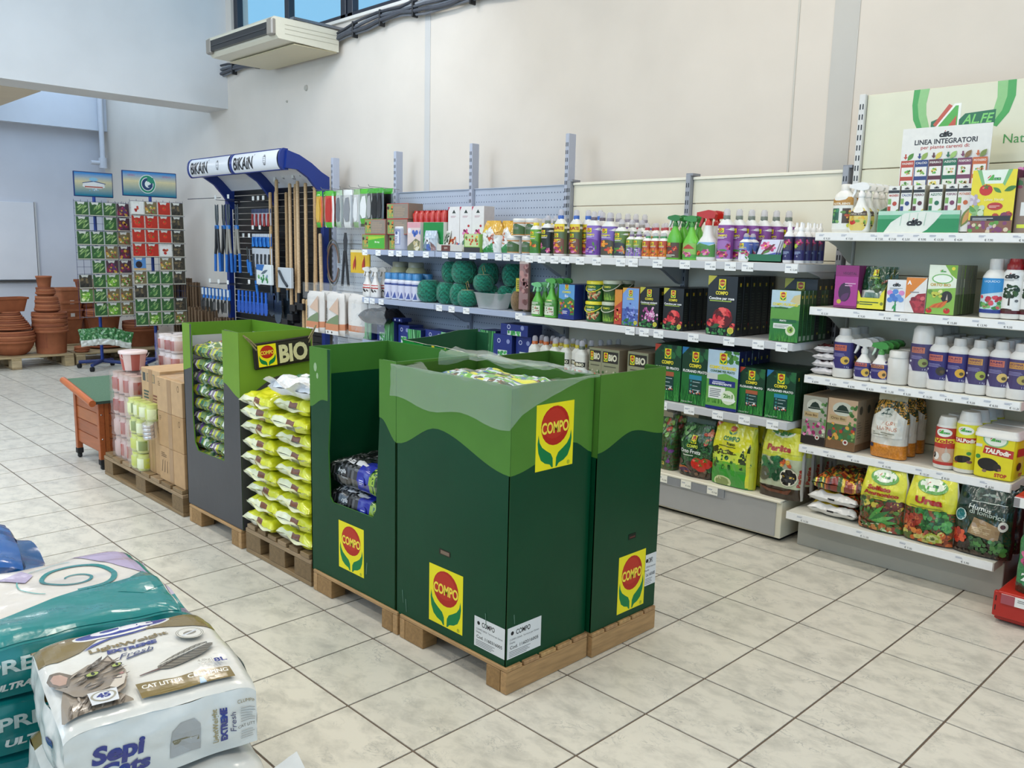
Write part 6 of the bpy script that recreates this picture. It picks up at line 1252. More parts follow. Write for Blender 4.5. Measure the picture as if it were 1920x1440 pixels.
la = Art(); cifo(la, 0, .158, .018); la.lines(-.025, .138, .025, .147, 2, '#8a8a8a'); la.poly([(-.003, .035), (.003, .035), (.002, .075), (-.002, .075)], '#3a2c20'); la.blobs(-.022, .07, .024, .12, ['#26401f', '#3a5a2c', '#1c2f18'], 36, .004, .008, 4); la.rect(-.06, .0, .06, .014, '#5a1f24'); la.disc(-.01, .016, .022, .006, '#4a2c20', 10); la.disc(.022, .055, .006, .006, '#6a6a6a', 8)
S = [(0, .036, .034), (.006, .039, .037), (.195, .039, .037), (.207, .030, .030)]
P = bottle('bonsai_feed_bottle', S, '#e9e7e3', [([(.206, .031, .031), (.228, .031, .031), (.232, .025, .025), (.252, .022, .022)], '#8f1f24', 'cap', 'plastic')], (.022, .195, '#eceae6', la))
row(P, 'white bottle with dark red cap and small tree picture, left', 'bottle', -.394, A2, 4, .08, xf=XW, group='red-capped tree bottles'); row(P, 'white bottle with dark red cap and small tree picture, right', 'bottle', -.462, A2, 3, .08, xf=XW+.01, group='red-capped tree bottles')

# ---- third white tier
def vbag(seed):
    mb = MB(); pillow(mb, .115, .15, .034, lambda u, v, s_: ('#6a2c30' if pnoise(u*3, v*3, seed) > .1 else '#4a2a2c' if pnoise(u*5, v*5, seed) > -.15 else '#8a6a6a') if s_ > 0 and v > -.7 else '#d4cfd0', 16, 16, seed, .4, .005); return Proto('seed_bag', [('bag', mb.mesh('bag'))], .15)
for k in range(4): spawn(vbag(50+k), 'small silver and dark red bag in the pile by the purple bottles, %s' % ('bottom', 'second', 'third', 'top')[k], 'bag', (XW+.09, .408, A3+k*.036), R90+.05*k, 'pile of small silver bags')
PUR = '#38306f'
def plab(H_, o1='#c96a4a', name='ALGHE', pic='#d8b04a', h_=.15, dull=False):
    b = '#4a3f6a' if dull else PUR; a = Art(); a.rect(-.06, 0, .06, H_, b); a.rect(-.030, H_*.68, .020, H_*.90, o1); a.text(name, -.005, H_*.83, .009, '#5a2c5a', w=.04, bold=.03); a.text('NATURALE', -.005, H_*.74, .007, '#5a2c5a', w=.04); a.lines(-.028, H_*.46, .025, H_*.60, 3, '#8a84b0', 3); a.disc(.018, H_*.32, .017, .020, pic, 14); a.disc(.022, H_*.30, .008, .008, '#5a4a2c', 8); a.poly([(-.05, 0), (-.05, H_*.24), (-.028, H_*.2), (-.016, 0)], '#dcd8e0'); a.disc(-.03, H_*.36, .005, .005, '#e6e3ea', 8); a.text('1 Kg', .026, H_*.07, .008, '#c9c4e0')
    return a
def pbottle(w_=.046, h=.238, o1='#c96a4a', nm='ALGHE', pic='#d8b04a', capc='#c9c6c2', dull=False, lo=.045):
    S = [(0, w_*.92, w_*.8), (.008, w_, w_*.88), (lo, w_*.99, w_*.87), (lo+.003, w_*.985, w_*.865), (h*.72, w_*.985, w_*.865), (h*.74, w_, w_*.88), (h*.80, w_*.9, w_*.8), (h*.86, w_*.58, w_*.56)]
    return bottle('plant_care_bottle', S, '#e4e0da', [([(h*.855, w_*.60, w_*.60), (h*.985, w_*.57, w_*.57), (h, w_*.5, w_*.5)], capc, 'cap', 'plastic')], (lo, h*.72, PUR if not dull else '#4a3f6a', plab(h*.72-lo, o1, nm, pic, dull=dull)), pw=2.2)
row(pbottle(.048, .238), 'white bottle with violet label leftmost on the third white shelf', 'bottle', .312, A3, 3, .095, xf=XW)
la = plab(.075); P = spray('spray_bottle', .080, .06, .205, '#e6e2dc', la, '#d9d6d2', '#e6e4e0', 1.15, shoulder=.60, lz=(.12, .66), lbase=PUR, nk=.013); row(P, 'violet-labelled spray bottle with white trigger', 'spray bottle', .208, A3, 3, .075, xf=XW)
la = plab(.075, '#c98a4a', 'PROPOLI', '#e0a85a'); P = spray('spray_bottle', .084, .06, .195, '#e6e2dc', la, '#4f9a4a', '#cfe0cc', 1.0, shoulder=.60, lz=(.12, .66), lbase=PUR, nk=.015); row(P, 'violet-labelled spray bottle with green and clear trigger', 'spray bottle', .130, A3, 4, .065, xf=XW)
S = [(0, .046, .040), (.008, .050, .044), (.11, .050, .044), (.12, .046, .040), (.125, .043, .040), (.150, .043, .040), (.156, .036, .034)]
mb = MB(); mb.loft(S, 40, '#dcd8d0', 'plastic'); mb2 = MB(); mb2.loft([(.124, .045, .045), (.150, .045, .045), (.155, .040, .040)], 40, '#e0dcd4', 'plastic'); mb3 = MB(); mb3.box(-.052, -.047, -.03, 0, .03, .10, '#3a2f6a', 'card')
row(Proto('canister', [('body', mb.mesh('body')), ('cap', mb2.mesh('cap')), ('label', mb3.mesh('label'))], .09), 'plain cream ribbed-cap canister among the violet bottles', 'canister', .050, A3, 2, .1, xf=XW)
S = [(0, .046, .044), (.008, .051, .049), (.07, .051, .049), (.19, .050, .048), (.2, .050, .048)]
P = bottle('powder_canister', S, '#dedad4', [([(.198, .048, .046), (.262, .044, .042), (.276, .034, .034), (.280, .028, .028)], '#dcd8d2', 'shaker_cap', 'plastic')], (.075, .198, '#4f4470', plab(.12, '#c97a5a', 'ZEOLITE', '#8f9a5a', dull=True)))
row(P, 'tallest violet-labelled shaker canister with cream cap', 'canister', -.050, A3, 4, .10, xf=XW)
for k, (yy, nm, pic, o1, hh, dl) in enumerate(((-.128, 'CORROBORANTE', '#3a3430', '#c9705a', .236, 0), (-.208, 'OLIO', '#d8a83a', '#c9705a', .236, 0), (-.293, 'TANNINO', '#a8b04a', '#c9944a', .236, 1), (-.377, 'RAME', '#d8b86a', '#c9705a', .238, 1), (-.455, 'LECITINA', '#b0a05a', '#c9944a', .236, 1))):
    row(pbottle(.045, hh, o1, nm, pic, dull=bool(dl)), 'violet-labelled white bottle, %s of the five alike on the right' % ('leftmost', 'second', 'third', 'fourth', 'rightmost')[k], 'bottle', yy, A3, 5, .088, xf=XW, dy=.002)

# ---- fourth white tier
def vbox(w_, h, top, bot, mid, name, flowers):
    a = Art(); a.rect(0, h*.5, w_, h, top); a.rect(0, 0, w_, h*.5, mid); a.rect(0, 0, w_, h*.18, bot); a.disc(w_*.5, h*.80, w_*.34, h*.14, '#c9c8b8', 16); a.poly([(w_*.28, h*.77), (w_*.38, h*.86), (w_*.5, h*.89), (w_*.62, h*.86), (w_*.72, h*.77)], '#26352c'); a.rect(w_*.22, h*.735, w_*.78, h*.765, '#26352c'); a.rect(w_*.08, h*.56, w_*.66, h*.67, '#b8a074'); a.text(name, w_*.37, h*.615, h*.05, '#5a3c24', w=w_*.48, bold=.02)
    a.blobs(w_*.02, h*.2, w_*.95, h*.5, flowers, 30, w_*.04, w_*.09, 5); a.blobs(w_*.7, h*.5, w_*.98, h*.9, ['#5f8a4a', '#3f6a34'], 10, w_*.04, w_*.08, 2); a.disc(w_*.68, h*.16, w_*.09, w_*.09, '#e0dcd0', 12); a.disc(w_*.68, h*.16, w_*.05, w_*.05, '#8a2c2c', 10)
    sa = Art(); sa.lines(.012, h*.25, .07, h*.6, 7, '#7a6a54', 3); sa.disc(.04, h*.8, .018, .022, '#4a4438', 10); sa.rect(0, 0, .09, h*.14, bot)
    return fbox('organic_fertiliser_box', w_, .085, h, top, a, '#a08a70', sart=sa)
row(vbox(.125, .245, '#a8a494', '#2c2420', '#8a8a7a', 'Rosa Bio', ['#c84a8a', '#e08ab0', '#8f2c5a', '#5f8a4a', '#c9d0b0']), 'grey-brown organic fertiliser box with pink flowers', 'box', .420, A4, 4, .087, xf=XW)
row(vbox(.148, .25, '#c8a888', '#7a5a3c', '#4f6a3c', 'Orto Bio', ['#b8442c', '#d8a04a', '#3f7a4a', '#5a3a5a', '#7fa05a']), 'tan organic fertiliser box with vegetables', 'box', .276, A4, 4, .087, xf=XW)
a = Art(); a.poly([(-.08, .10), (.08, .10), (.08, .19), (.03, .225), (-.03, .225), (-.08, .19)], '#d8d4c8'); a.disc(-.01, .215, .032, .022, '#b9bdb0', 16); a.poly([(-.035, .205), (-.01, .235), (.015, .205)], '#2c3f38'); a.text('AGRI', .005, .168, .020, '#b8602c', w=.06); a.text('LUPINUS', .005, .143, .018, '#b8602c', w=.09); a.lines(-.06, .108, .05, .128, 2, '#8a8a7a'); a.disc(-.065, .055, .010, .010, '#2c3a5a', 8)
P = sbag('lupin_bag', .165, .27, .10, cf([(.24, ['#c87a20', '#d88a2c']), (.40, '#d8d4c8'), (.62, '#cfcabc'), (1, ['#2c3a20', '#c88a2c', '#1f2c18', '#4a4a1c', '#e0a83a'])], 7, None), a, 17, topw=.80, sealc='#b8ac8c', sealm='kraft'); row(P, 'standing bag with orange base and sunflower top', 'bag', .060, A4, 3, .105, xf=XW)
def shaker(r, h, base, top, name, pic):
    H_ = h*.78-.012; a = Art(); a.rect(-.06, 0, .06, H_*.45, base); a.rect(-.06, H_*.45, .06, H_, top); alfe(a, 0, H_*.86, .045); a.poly([(-.05, H_*.56), (.05, H_*.60), (.05, H_*.72), (-.05, H_*.68)], '#b8342c' if top != '#b8342c' else '#e8d83a'); a.text(name, 0, H_*.64, .016, '#f4f0e6' if top != '#b8342c' else '#b8342c', w=r*1.5, bold=.045, rot=.04)
    pic(a, H_); S = [(0, r*.94, r*.94), (.006, r, r), (h*.80, r, r), (h*.84, r*.9, r*.9)]
    return bottle('repellent_shaker', S, '#e3dfd6', [([(h*.83, r*.9, r*.9), (h*.93, r*.84, r*.84), (h, r*.72, r*.72)], '#dcd9d2', 'cap', 'plastic')], (.018, h*.80, top, a))
def rabbit(a, H_): a.disc(-.02, H_*.22, .012, .018, '#e8e4dc', 10); a.disc(.015, H_*.22, .015, .022, '#d0c8bc', 10); a.disc(-.028, H_*.24, .007, .014, '#2c2420', 8); a.poly([(.008, H_*.35), (.012, H_*.5), (.018, H_*.35)], '#c9b8a8'); a.rect(-.06, 0, .06, H_*.08, '#b8342c')
def mole(a, H_):
    a.disc(-.004, H_*.22, .030, .016, '#221c1a', 16, .25); a.disc(.022, H_*.17, .010, .007, '#7a4a44', 8); a.disc(.018, H_*.36, .008, .008, '#3f8a3c', 10); a.text('STOP', -.028, H_*.13, .007, '#b8342c', bold=.04)
row(shaker(.046, .235, '#c9a088', '#b8342c', 'Volo', rabbit), 'red-labelled shaker tub with rabbits', 'shaker', -.192, A4, 2, .10, xf=XW)
row(shaker(.050, .272, '#dccf2c', '#e3dc34', 'TALPodir', mole), 'tall yellow-labelled shaker tub with a mole', 'shaker', -.283, A4, 5, .098, xf=XW-.005)
w_, d_, h = .168, .15, .215; a = Art(); a.rect(0, 0, w_, h*.85, '#e3d420'); a.disc(w_*.5, h*.80, w_*.30, h*.16, '#8ab87a', 20); a.disc(w_*.5, h*.80, w_*.26, h*.13, '#e6ecdc', 20); alfe(a, w_*.5, h*.79, .05, False); a.poly([(w_*.22, h*.50), (w_*.95, h*.46), (w_*.98, h*.62), (w_*.26, h*.66)], '#b8342c'); a.text('TALPodir', w_*.58, h*.56, .020, '#f6f2e0', w=w_*.62, bold=.05, shear=.12, rot=-.05)
a.disc(w_*.38, h*.28, w_*.26, h*.13, '#1f1a18', 20, -.08); a.disc(w_*.6, h*.24, w_*.10, h*.08, '#2c2420', 12); a.disc(w_*.66, h*.20, .008, .006, '#8a5a54', 8); a.disc(w_*.30, h*.14, .010, .007, '#8a6a5a', 8); a.text('STOP', w_*.70, h*.09, .015, '#b8342c', w=w_*.30, bold=.05); a.disc(w_*.12, h*.42, .010, .010, '#3f8a3c', 10); a.rect(w_*.05, h*.62, w_*.2, h*.68, '#d8d8d0')
mb = MB(); mb.loft([(0, w_*.46, d_*.46), (.006, w_*.48, d_*.48), (h*.84, w_*.5, d_*.5)], 40, '#e3d420', 'plastic', pw=7)
a.put(mb, lambda p, q, k=0.0: Vector(((p-w_/2)*(.96+.04*q/h), -(d_*.48+.02*d_*q/h)-k-.0006, q)), 'card', clip=(w_*.05, .006, w_*.95, h*.84))
sb = Art(); sb.poly([(.02, h*.5), (d_*.9, h*.46), (d_*.9, h*.62), (.02, h*.66)], '#b8342c'); sb.disc(.06, h*.28, .03, .018, '#1f1a18', 12); sb.text('STOP', .09, h*.1, .014, '#b8342c', bold=.04); sb.put(mb, lambda p, q, k=0.0: Vector((w_*.49+.01*w_*q/h+k+.0008, p-d_/2, q)), 'card', clip=(.012, .006, d_-.012, h*.84))
mb2 = MB(); mb2.loft([(h*.83, w_*.53, d_*.53), (h*.90, w_*.53, d_*.53), (h*.905, w_*.51, d_*.51), (h*.96, w_*.51, d_*.51), (h, w_*.47, d_*.47)], 40, '#dedad2', 'plastic', pw=7)
P = Proto('repellent_tub', [('tub', mb.mesh('tub')), ('lid', mb2.mesh('lid'))], d_)
row(P, 'square yellow mole repellent tub with white lid', 'tub', -.405, A4, 2, .165, xf=XW-.01)

# ---- bottom white tier
a = None
for k in range(2):
    mb = MB(); pillow(mb, .25, .30, .062, lambda u, v, s_: '#dcdad6' if (s_ < 0 or v < -.80) else '#d8b82c' if v < -.66 and u < .2 else ('#7a2c18', '#b8602c', '#3f5a2c', '#5a2418')[int(abs(pnoise(u*3, v*3, 9))*12) % 4], 26, 26, 80+k, .36, .008)
    b_ = Art(); b_.rect(-.02, -.006, .015, .003, '#2a2a2c'); mb2 = MB(); b_.put(mb2, lambda p, q, kk=0.0: Vector((p, -.152-kk, .032+q)), 'card')
    spawn(Proto('soil_bag', [('bag', mb.mesh('bag')), ('best_before_mark', mb2.mesh('best_before_mark'))], .3), 'flat-lying printed bag on the bottom white shelf, %s of the pair' % ('lower', 'upper')[k], 'bag', (2.33, .262, A5+k*.060), R90-.05, 'lying bags on the bottom white shelf')
spawn(Proto('soil_bag', [('bag', (lambda m: (pillow(m, .25, .30, .085, lambda u, v, s_: ('#8a2c18', '#c8702c', '#3a5a2c', '#e0c03a', '#5a2418')[int(abs(pnoise(u*4, v*4, 3))*14) % 5], 26, 26, 88, .40, .012), m.mesh('bag'))[1])(MB()))], .3), 'crumpled brown and green bag on top of the lying pair', 'bag', (2.335, .258, A5+.121), R90+.06)
def fert(name, title, t2, sd, veg, w_=.215, h=.292, neck='#d9d536'):
    a = Art(); W2 = w_/2; a.disc(0, h*.87, w_*.30, h*.11, '#5fa04a', 20); a.disc(0, h*.89, w_*.25, h*.09, '#e6ead8', 20); alfe(a, .0, h*.88, .06, False); a.text(title, 0 if not t2 else -.01, h*(.70 if t2 else .66), h*(.065 if t2 else .10), '#a82420', w=w_*(.50 if t2 else .52), bold=.05)
    if t2: a.text(t2, 0, h*.615, h*.06, '#a82420', w=w_*.74, bold=.05)
    a.lines(-w_*.35, h*.545, w_*.3, h*.575, 1, '#8a8a3a', 2); veg(a, w_, h)
    return sbag('mineral_fertiliser_bag', w_, h, .12, cf([(.52, ['#8a4a2c', '#3f5a2c', '#5a3a24']), (1, '#d9d536')], sd, '#c9c6b4'), a, sd, topw=.84, sealc='#a8a82c', seal=.012, m='soft_bag')
def vegA(a, w_, h):
    a.blobs(-w_*.42, h*.30, w_*.42, h*.52, ['#3f6a2c', '#5f8a3c', '#2c4a20', '#8a6a34', '#c9b84a'], 50, .008, .016, 4); a.blobs(0, h*.36, w_*.44, h*.52, ['#6a2c24', '#4a2420', '#8a4030'], 20, .008, .014, 6)
    for q in range(7): a.leaf(-w_*.2+q*.006, h*.16, .11, .022, .9-q*.28, ('#4f9a44', '#2f7a38', '#6ab05a')[q % 3])
    for q in range(5): a.leaf(-w_*.4+q*.016, h*.05, .12, .008, .25-q*.08, ('#dfe3c8', '#8fc06a')[q % 2])
    a.blobs(-w_*.45, .004, w_*.45, h*.14, ['#b8642c', '#8a3a24', '#3f6a2c', '#c98a4a'], 40, .007, .014, 8)
def vegB(a, w_, h):
    a.blobs(-w_*.2, h*.24, w_*.42, h*.50, ['#2f6a34', '#3f8a44', '#1f4f28', '#58a050'], 60, .009, .018, 4); a.blobs(-w_*.45, h*.2, -w_*.1, h*.44, ['#a8402c', '#8a2c20', '#c86a3c'], 26, .009, .016, 6); a.blobs(-w_*.45, .004, w_*.45, h*.2, ['#c8642c', '#e08a3c', '#8a3a24', '#5a6a2c', '#d0c86a'], 44, .009, .017, 8); a.disc(w_*.16, h*.11, .032, .026, '#a8b83a', 16); a.disc(w_*.16, h*.11, .024, .019, '#d0d88a', 14); a.disc(w_*.16, h*.11, .011, .009, '#5a6a2c', 10)
row(fert('x', 'Solfato', 'Ammonico', 3, vegA), 'yellow fertiliser bag with red lettering Solfato Ammonico', 'bag', .030, A5, 2, .125, xf=2.15)
row(fert('x', 'Urea', None, 4, vegB, .225, .297), 'yellow fertiliser bag with red lettering Urea', 'bag', -.188, A5, 2, .125, xf=2.145)
a = Art(); w_, h = .235, .302; a.disc(.02, h*.88, .06, .035, '#3a4f44', 18); a.disc(.02, h*.88, .05, .028, '#1c2f28', 18); a.poly([(-.015, h*.87), (.02, h*.93), (.055, h*.87)], '#8a9a90'); a.lines(-.05, h*.78, .09, h*.80, 1, '#c9d0c8', 2); a.text('Humus', -.01, h*.70, .020, '#d8dcd4', w=.09, bold=.02, rot=-.1); a.text('di lombrico', .02, h*.63, .020, '#b9c4b8', w=.14, bold=.02, rot=-.08); a.disc(-.085, h*.56, .022, .026, '#c9d8d0', 16); a.disc(-.085, h*.56, .019, .023, '#1f6a6a', 16); a.text('7', -.085, h*.57, .010, '#e0e8e0')
a.poly([(-.05, h*.32), (.07, h*.26), (.08, h*.48), (-.03, h*.56)], '#a08460'); a.lines(-.035, h*.34, .06, h*.47, 6, '#e0cfa8', 3, .3); a.disc(.085, h*.50, .018, .022, '#e0dcd0', 14); a.disc(.085, h*.50, .010, .010, '#5a2420', 10); a.flower(-.088, h*.25, .036, ['#c8402c', '#e0603c', '#a82c20'], 8, 3, '#7a1f18'); a.blobs(-.04, h*.06, .10, h*.26, ['#2f5a30', '#3f6f3a', '#1f3f24', '#4f8a44'], 50, .008, .014, 4); a.blobs(-.1, .004, .1, h*.06, ['#3a2f26', '#4f4034'], 16, .008, .012, 3)
row(sbag('humus_bag', w_, h, .12, cf([(.22, ['#2c2420', '#3a3028']), (.6, ['#1f3a2c', '#3a3a24']), (1, ['#1a332a', '#152a24'])], 5, '#15211c'), a, 27, topw=.88, m='film_bag'), 'dark green humus bag with a red flower', 'bag', -.405, A5, 2, .125, xf=2.15)
# red bay bag at the frame edge
a = Art(); a.text('COMPO', .02, .235, .030, '#e8b83a', w=.15, bold=.05); a.lines(-.06, .195, .1, .21, 1, '#d0e0d0'); a.blobs(-.11, .10, -.03, .18, ['#b84a7a', '#d86a9a', '#8a2c5a'], 30, .008, .014, 3); a.disc(-.075, .11, .024, .012, '#9ab09a', 14); a.text('25', -.085, .07, .030, '#e6ece4', w=.045, bold=.04); a.disc(-.08, .045, .022, .012, '#3f8a5a', 12); a.blobs(-.05, .01, .08, .08, ['#c9a04a', '#b85a3a', '#e0c88a', '#5a8a3c'], 30, .008, .016, 6)
P = sbag('potting_soil_bag', .27, .335, .12, cf([(.12, ['#4a2c24', '#2c3a24']), (1, ['#2f7a48', '#37854e'])], 6), a, 31, topw=.35, m='film_bag'); row(P, 'green potting soil bag with 25 on the red base', 'bag', -.72, .142, 2, .13, xf=2.0)
# ================================================================= stock on the pegboard shelving
B1, B2, B3 = 1.435, 1.050, .704
XP = 2.285
def trapbox(w_, d, h, col, green=False):
    a = Art(); a.rect(0, 0, w_, h, '#b83a2c'); a.rect(.004, .004, w_-.004, h-.004, col); a.rect(.006, .006, .085, h-.006, '#7fa05a'); a.blobs(.015, .015, .075, h-.015, ['#c9a04a', '#3a2c24', '#d86a3a'], 14, .006, .014, 3)
    if green: a.rect(.09, .01, w_-.01, h-.015, '#4fae3c'); a.poly([(.09, h*.6), (w_-.01, h*.8), (w_-.01, h-.015), (.09, h-.015)], '#a8cc3a'); a.text('Bio trap', w_*.66, h*.5, .014, '#e8f0d8', bold=.03)
    else: a.lines(.10, .02, w_-.02, h-.02, 6, '#a8927c', 3, .5)
    return fbox('trap_box', w_, d, h, '#a83a2c', a, '#8a7a6a')
row(trapbox(.32, .14, .118, '#6fae3a', True), 'lime green trap box at the bottom left of the top pegboard shelf', 'box', 4.235, B1, 1, xf=XP)
row(trapbox(.28, .14, .118, '#8f8478'), 'brown trap box with red edges stacked on the lime one', 'box', 4.215, B1+.119, 1, xf=XP)
row(trapbox(.26, .14, .118, '#8f8478'), 'brown trap box with red edges, right of the stacked one', 'box', 3.935, B1+.119, 1, xf=XP+.01)
row(trapbox(.28, .14, .118, '#8f8478'), 'brown trap box with red edges, topmost in the group', 'box', 3.93, B1+.238, 1, xf=XP+.01)
row(trapbox(.13, .14, .118, '#8f8478'), 'narrow trap box beneath the right brown one', 'box', 4.00, B1, 1, xf=XP+.03)
la = Art(); la.rect(-.03, .03, .03, .15, '#8a8fb0'); la.rect(-.022, .04, .022, .13, '#d8d8e0'); la.disc(0, .12, .012, .012, '#4a5a8a'); la.lines(-.02, .05, .018, .1, 4, '#6a6f90', 3)
S = [(0, .06, .06), (.004, .064, .064), (.165, .064, .064), (.170, .06, .06)]
P = bottle('powder_tin', S, '#b4b6c0', [([(.168, .062, .062), (.178, .062, .062), (.18, .05, .05)], '#d8d8dc', 'lid', 'plastic')], (.01, .16, '#b0b2c0', la)); row(P, 'grey tin with white lid, left of the pink box', 'tin', 3.905, B1, 1, xf=XP-.02); row(P, 'grey tin with white lid, half behind the pink box', 'tin', 3.79, B1, 1, xf=XP+.04)
a = Art(); a.rect(0, .17, .20, .21, '#d8a0a8'); a.blobs(.02, .11, .18, .16, ['#4a6ab8', '#e6e6ee', '#5a7ac8'], 14, .012, .02, 3); a.poly([(0, .03), (.1, .09), (.2, .05), (.2, 0), (0, 0)], '#7a7a5a'); a.blobs(.08, .01, .19, .06, ['#e0d8c0', '#c9b88a'], 14, .012, .02, 4)
row(fbox('snail_box', .155, .12, .212, '#dcc9c4', a, '#e6e0dc'), 'white and pink box with grey picture, top pegboard shelf', 'box', 3.715, B1, 1, xf=XP)
a = Art(); a.rect(0, 0, .2, .22, '#1f8a44'); a.rect(0, .0, .045, .22, '#e3e3dc')
row(fbox('green_box', .235, .14, .212, '#1f8a44', None, '#e3e3dc'), 'plain green box with white side behind the blue bait bag', 'box', 3.505, B1, 1, xf=XP+.02)
mb = MB(); mb.loft([(0, .028, .04), (.06, .034, .045), (.075, .026, .03), (.086, .03, .03)], 12, '#b8241c', 'film_bag', pw=2.6); P = Proto('red_net_bag', [('bag', mb.mesh('bag'))], .08)
for k in range(6): spawn(P, 'red packet on the boxes of the top pegboard shelf, %s from left' % ('first', 'second', 'third', 'fourth', 'fifth', 'sixth')[k], 'packet', (XP+.075, 3.755-k*.066, B1+.213), R90, 'row of red packets')
a = Art(); a.rect(-.07, .09, .07, .15, '#b8c4d0'); a.disc(-.01, .075, .03, .025, '#e6e6ea', 12); a.disc(-.01, .08, .012, .014, '#4a3a34', 8); a.rect(-.02, .0, .02, .05, '#4a6ab0'); a.poly([(-.07, .03), (-.02, .08), (-.02, .0), (-.07, 0)], '#6a7f8a'); a.poly([(.07, .03), (.03, .07), (.03, 0), (.07, 0)], '#8a6a6a')
row(sbag('bait_bag', .15, .15, .06, cf([(1, '#c3ccd6')], 3), a, 41, nu=16, nv=16, topw=.9, m='film_bag'), 'small pale blue bait bag in front of the green box', 'bag', 3.50, B1, 1, xf=XP-.03)
t = thing('sachet_tray', 'white card tray of seed sachets on the top pegboard shelf', 'display tray', (XP+.04, 3.29, B1), R90)
mb = MB(); mb.box(-.145, .145, -.05, .06, 0, .004, '#d8d4cc'); mb.prism([(0, 0), (.29, 0), (.29, .07), (.25, .05), (.04, .05), (0, .07)], frame((-.145, -.05, 0), (1, 0, 0), (0, 0, 1)), .002, '#d0ccc4'); b_ = Art(); b_.rect(.06, .005, .16, .045, '#6a3a34'); b_.text('SEMI', .11, .025, .014, '#e0d8c8'); b_.put(mb, frame((-.145, -.05, 0), (1, 0, 0), (0, 0, 1))); mb.build('tray', t)
for k in range(4):
    a = Art(); a.blobs(.01, .05, .08, .13, (['#3f5a3c', '#8a9a84', '#2c3f2c'], ['#c8502c', '#e0a04a', '#8a2c20'], ['#3a5a9a', '#e6e6e6', '#b84a3c'], ['#5f8a44', '#c9c84a'])[k], 26, .007, .013, k); a.rect(0, .135, .09, .15, '#dcdcd4')
    spawn(fbox('seed_sachet', .09, .006, .15, '#cfccc4', a), 'printed sachet in the white card tray, %s' % ('dark green picture', 'orange picture', 'blue and white picture', 'light green picture')[k], 'sachet', (XP+.01+k*.012, 3.38-k*.055, B1+.006), R90+.12*(k-1), 'sachets in the white tray', tilt=-.3)
for k, yy in enumerate((3.31, 3.18, 3.05)):
    a = Art(); a.poly([(0, .32), (.02, .32), (0, .29)], '#b83a5a'); a.poly([(.045, .275), (.065, .3), (.085, .275)], '#2c3a34'); a.lines(.03, .245, .1, .26, 2, '#b88a94', 3)
    if k: a.flower(.065, .13, .036, MG+['#e08ab8']); a.disc(.095, .185, .012, .009, '#b8342c', 8)
    a.leaf(.02, .05, .07, .03, .6, '#5a7a6a'); a.leaf(.05, .04, .07, .03, .2, '#4f8a5a')
    row(fbox('rose_feed_box', .128, .10, .322, '#e6e2df', a, '#cfc6c4'), 'tall white box with %s, top pegboard shelf' % ('leaves and a heart symbol', 'pink flower, middle of three', 'pink flower, right of three')[k], 'box', yy, B1, 1, xf=XP+.05, group='tall white flower boxes')
a = Art(); a.rect(.01, .04, .155, .125, '#c9d8a0'); a.blobs(.02, .05, .145, .115, ['#c8502c', '#5f8a3c', '#e8c84a'], 16, .007, .012, 3); a.rect(0, 0, .17, .035, '#3a3a3a')
row(fbox('plant_box', .17, .09, .127, '#7fae4a', a), 'small green box with fruit pictures before the white flower boxes', 'box', 3.03, B1, 1, xf=XP-.02)
for k, (yy, lb) in enumerate(((2.87, 'yellow and white bait bag with green base, left'), (2.74, 'yellow and white bait bag with green base, right'))):
    a = Art(); a.poly([(-.1, .23), (.1, .23), (.1, .15), (-.1, .10)], '#d8a83a'); a.disc(-.05, .15, .02, .014, '#e8d83a', 12); a.poly([(-.1, .12), (.0, .18), (.1, .08), (.1, 0), (-.1, 0)], '#e3e3df'); a.blobs(-.03, .06, .04, .13, ['#c8502c', '#6a3a2c', '#d88a5a'], 12, .008, .014, k+3); a.poly([(-.1, 0), (-.02, .05), (.03, .07), (.04, 0)], '#2f8a44')
    row(sbag('bait_bag', .19, .22, .08, cf([(.55, '#e3e3df'), (1, ['#d8a83a', '#c98a2c'])], 13+k), a, 44+k, nu=20, nv=20, topw=.7, m='film_bag'), lb, 'bag', yy, B1, 1, xf=XP+.03*k)
la = Art(); la.poly([(-.06, 0), (.06, .0), (.06, .05), (0, .08), (-.06, .03)], '#4a6a3c'); la.rect(-.06, .075, .06, .083, '#c98a4a'); la.rect(-.06, .0, .06, .006, '#c98a4a'); la.lines(-.03, .04, .02, .065, 3, '#9a9a94', 2)
S = [(0, .054, .054), (.1, .056, .056)]
P = bottle('powder_jar', S, '#e3e0da', [([(.099, .058, .058), (.113, .058, .058), (.115, .052, .052)], '#e6e3de', 'lid', 'plastic')], (.006, .096, '#e0ded8', la))
for k, (yy, zz, xx, lb) in enumerate(((2.655, 0, 0, 'lower left white jar with orange bands'), (2.535, 0, .02, 'lower middle white jar with orange bands'), (2.60, .116, .0, 'upper left white jar with orange bands'), (2.50, .116, .02, 'upper right white jar with orange bands'))): row(P, lb, 'jar', yy, B1+zz, 1, xf=XP-.02+xx, group='white jars with orange bands')
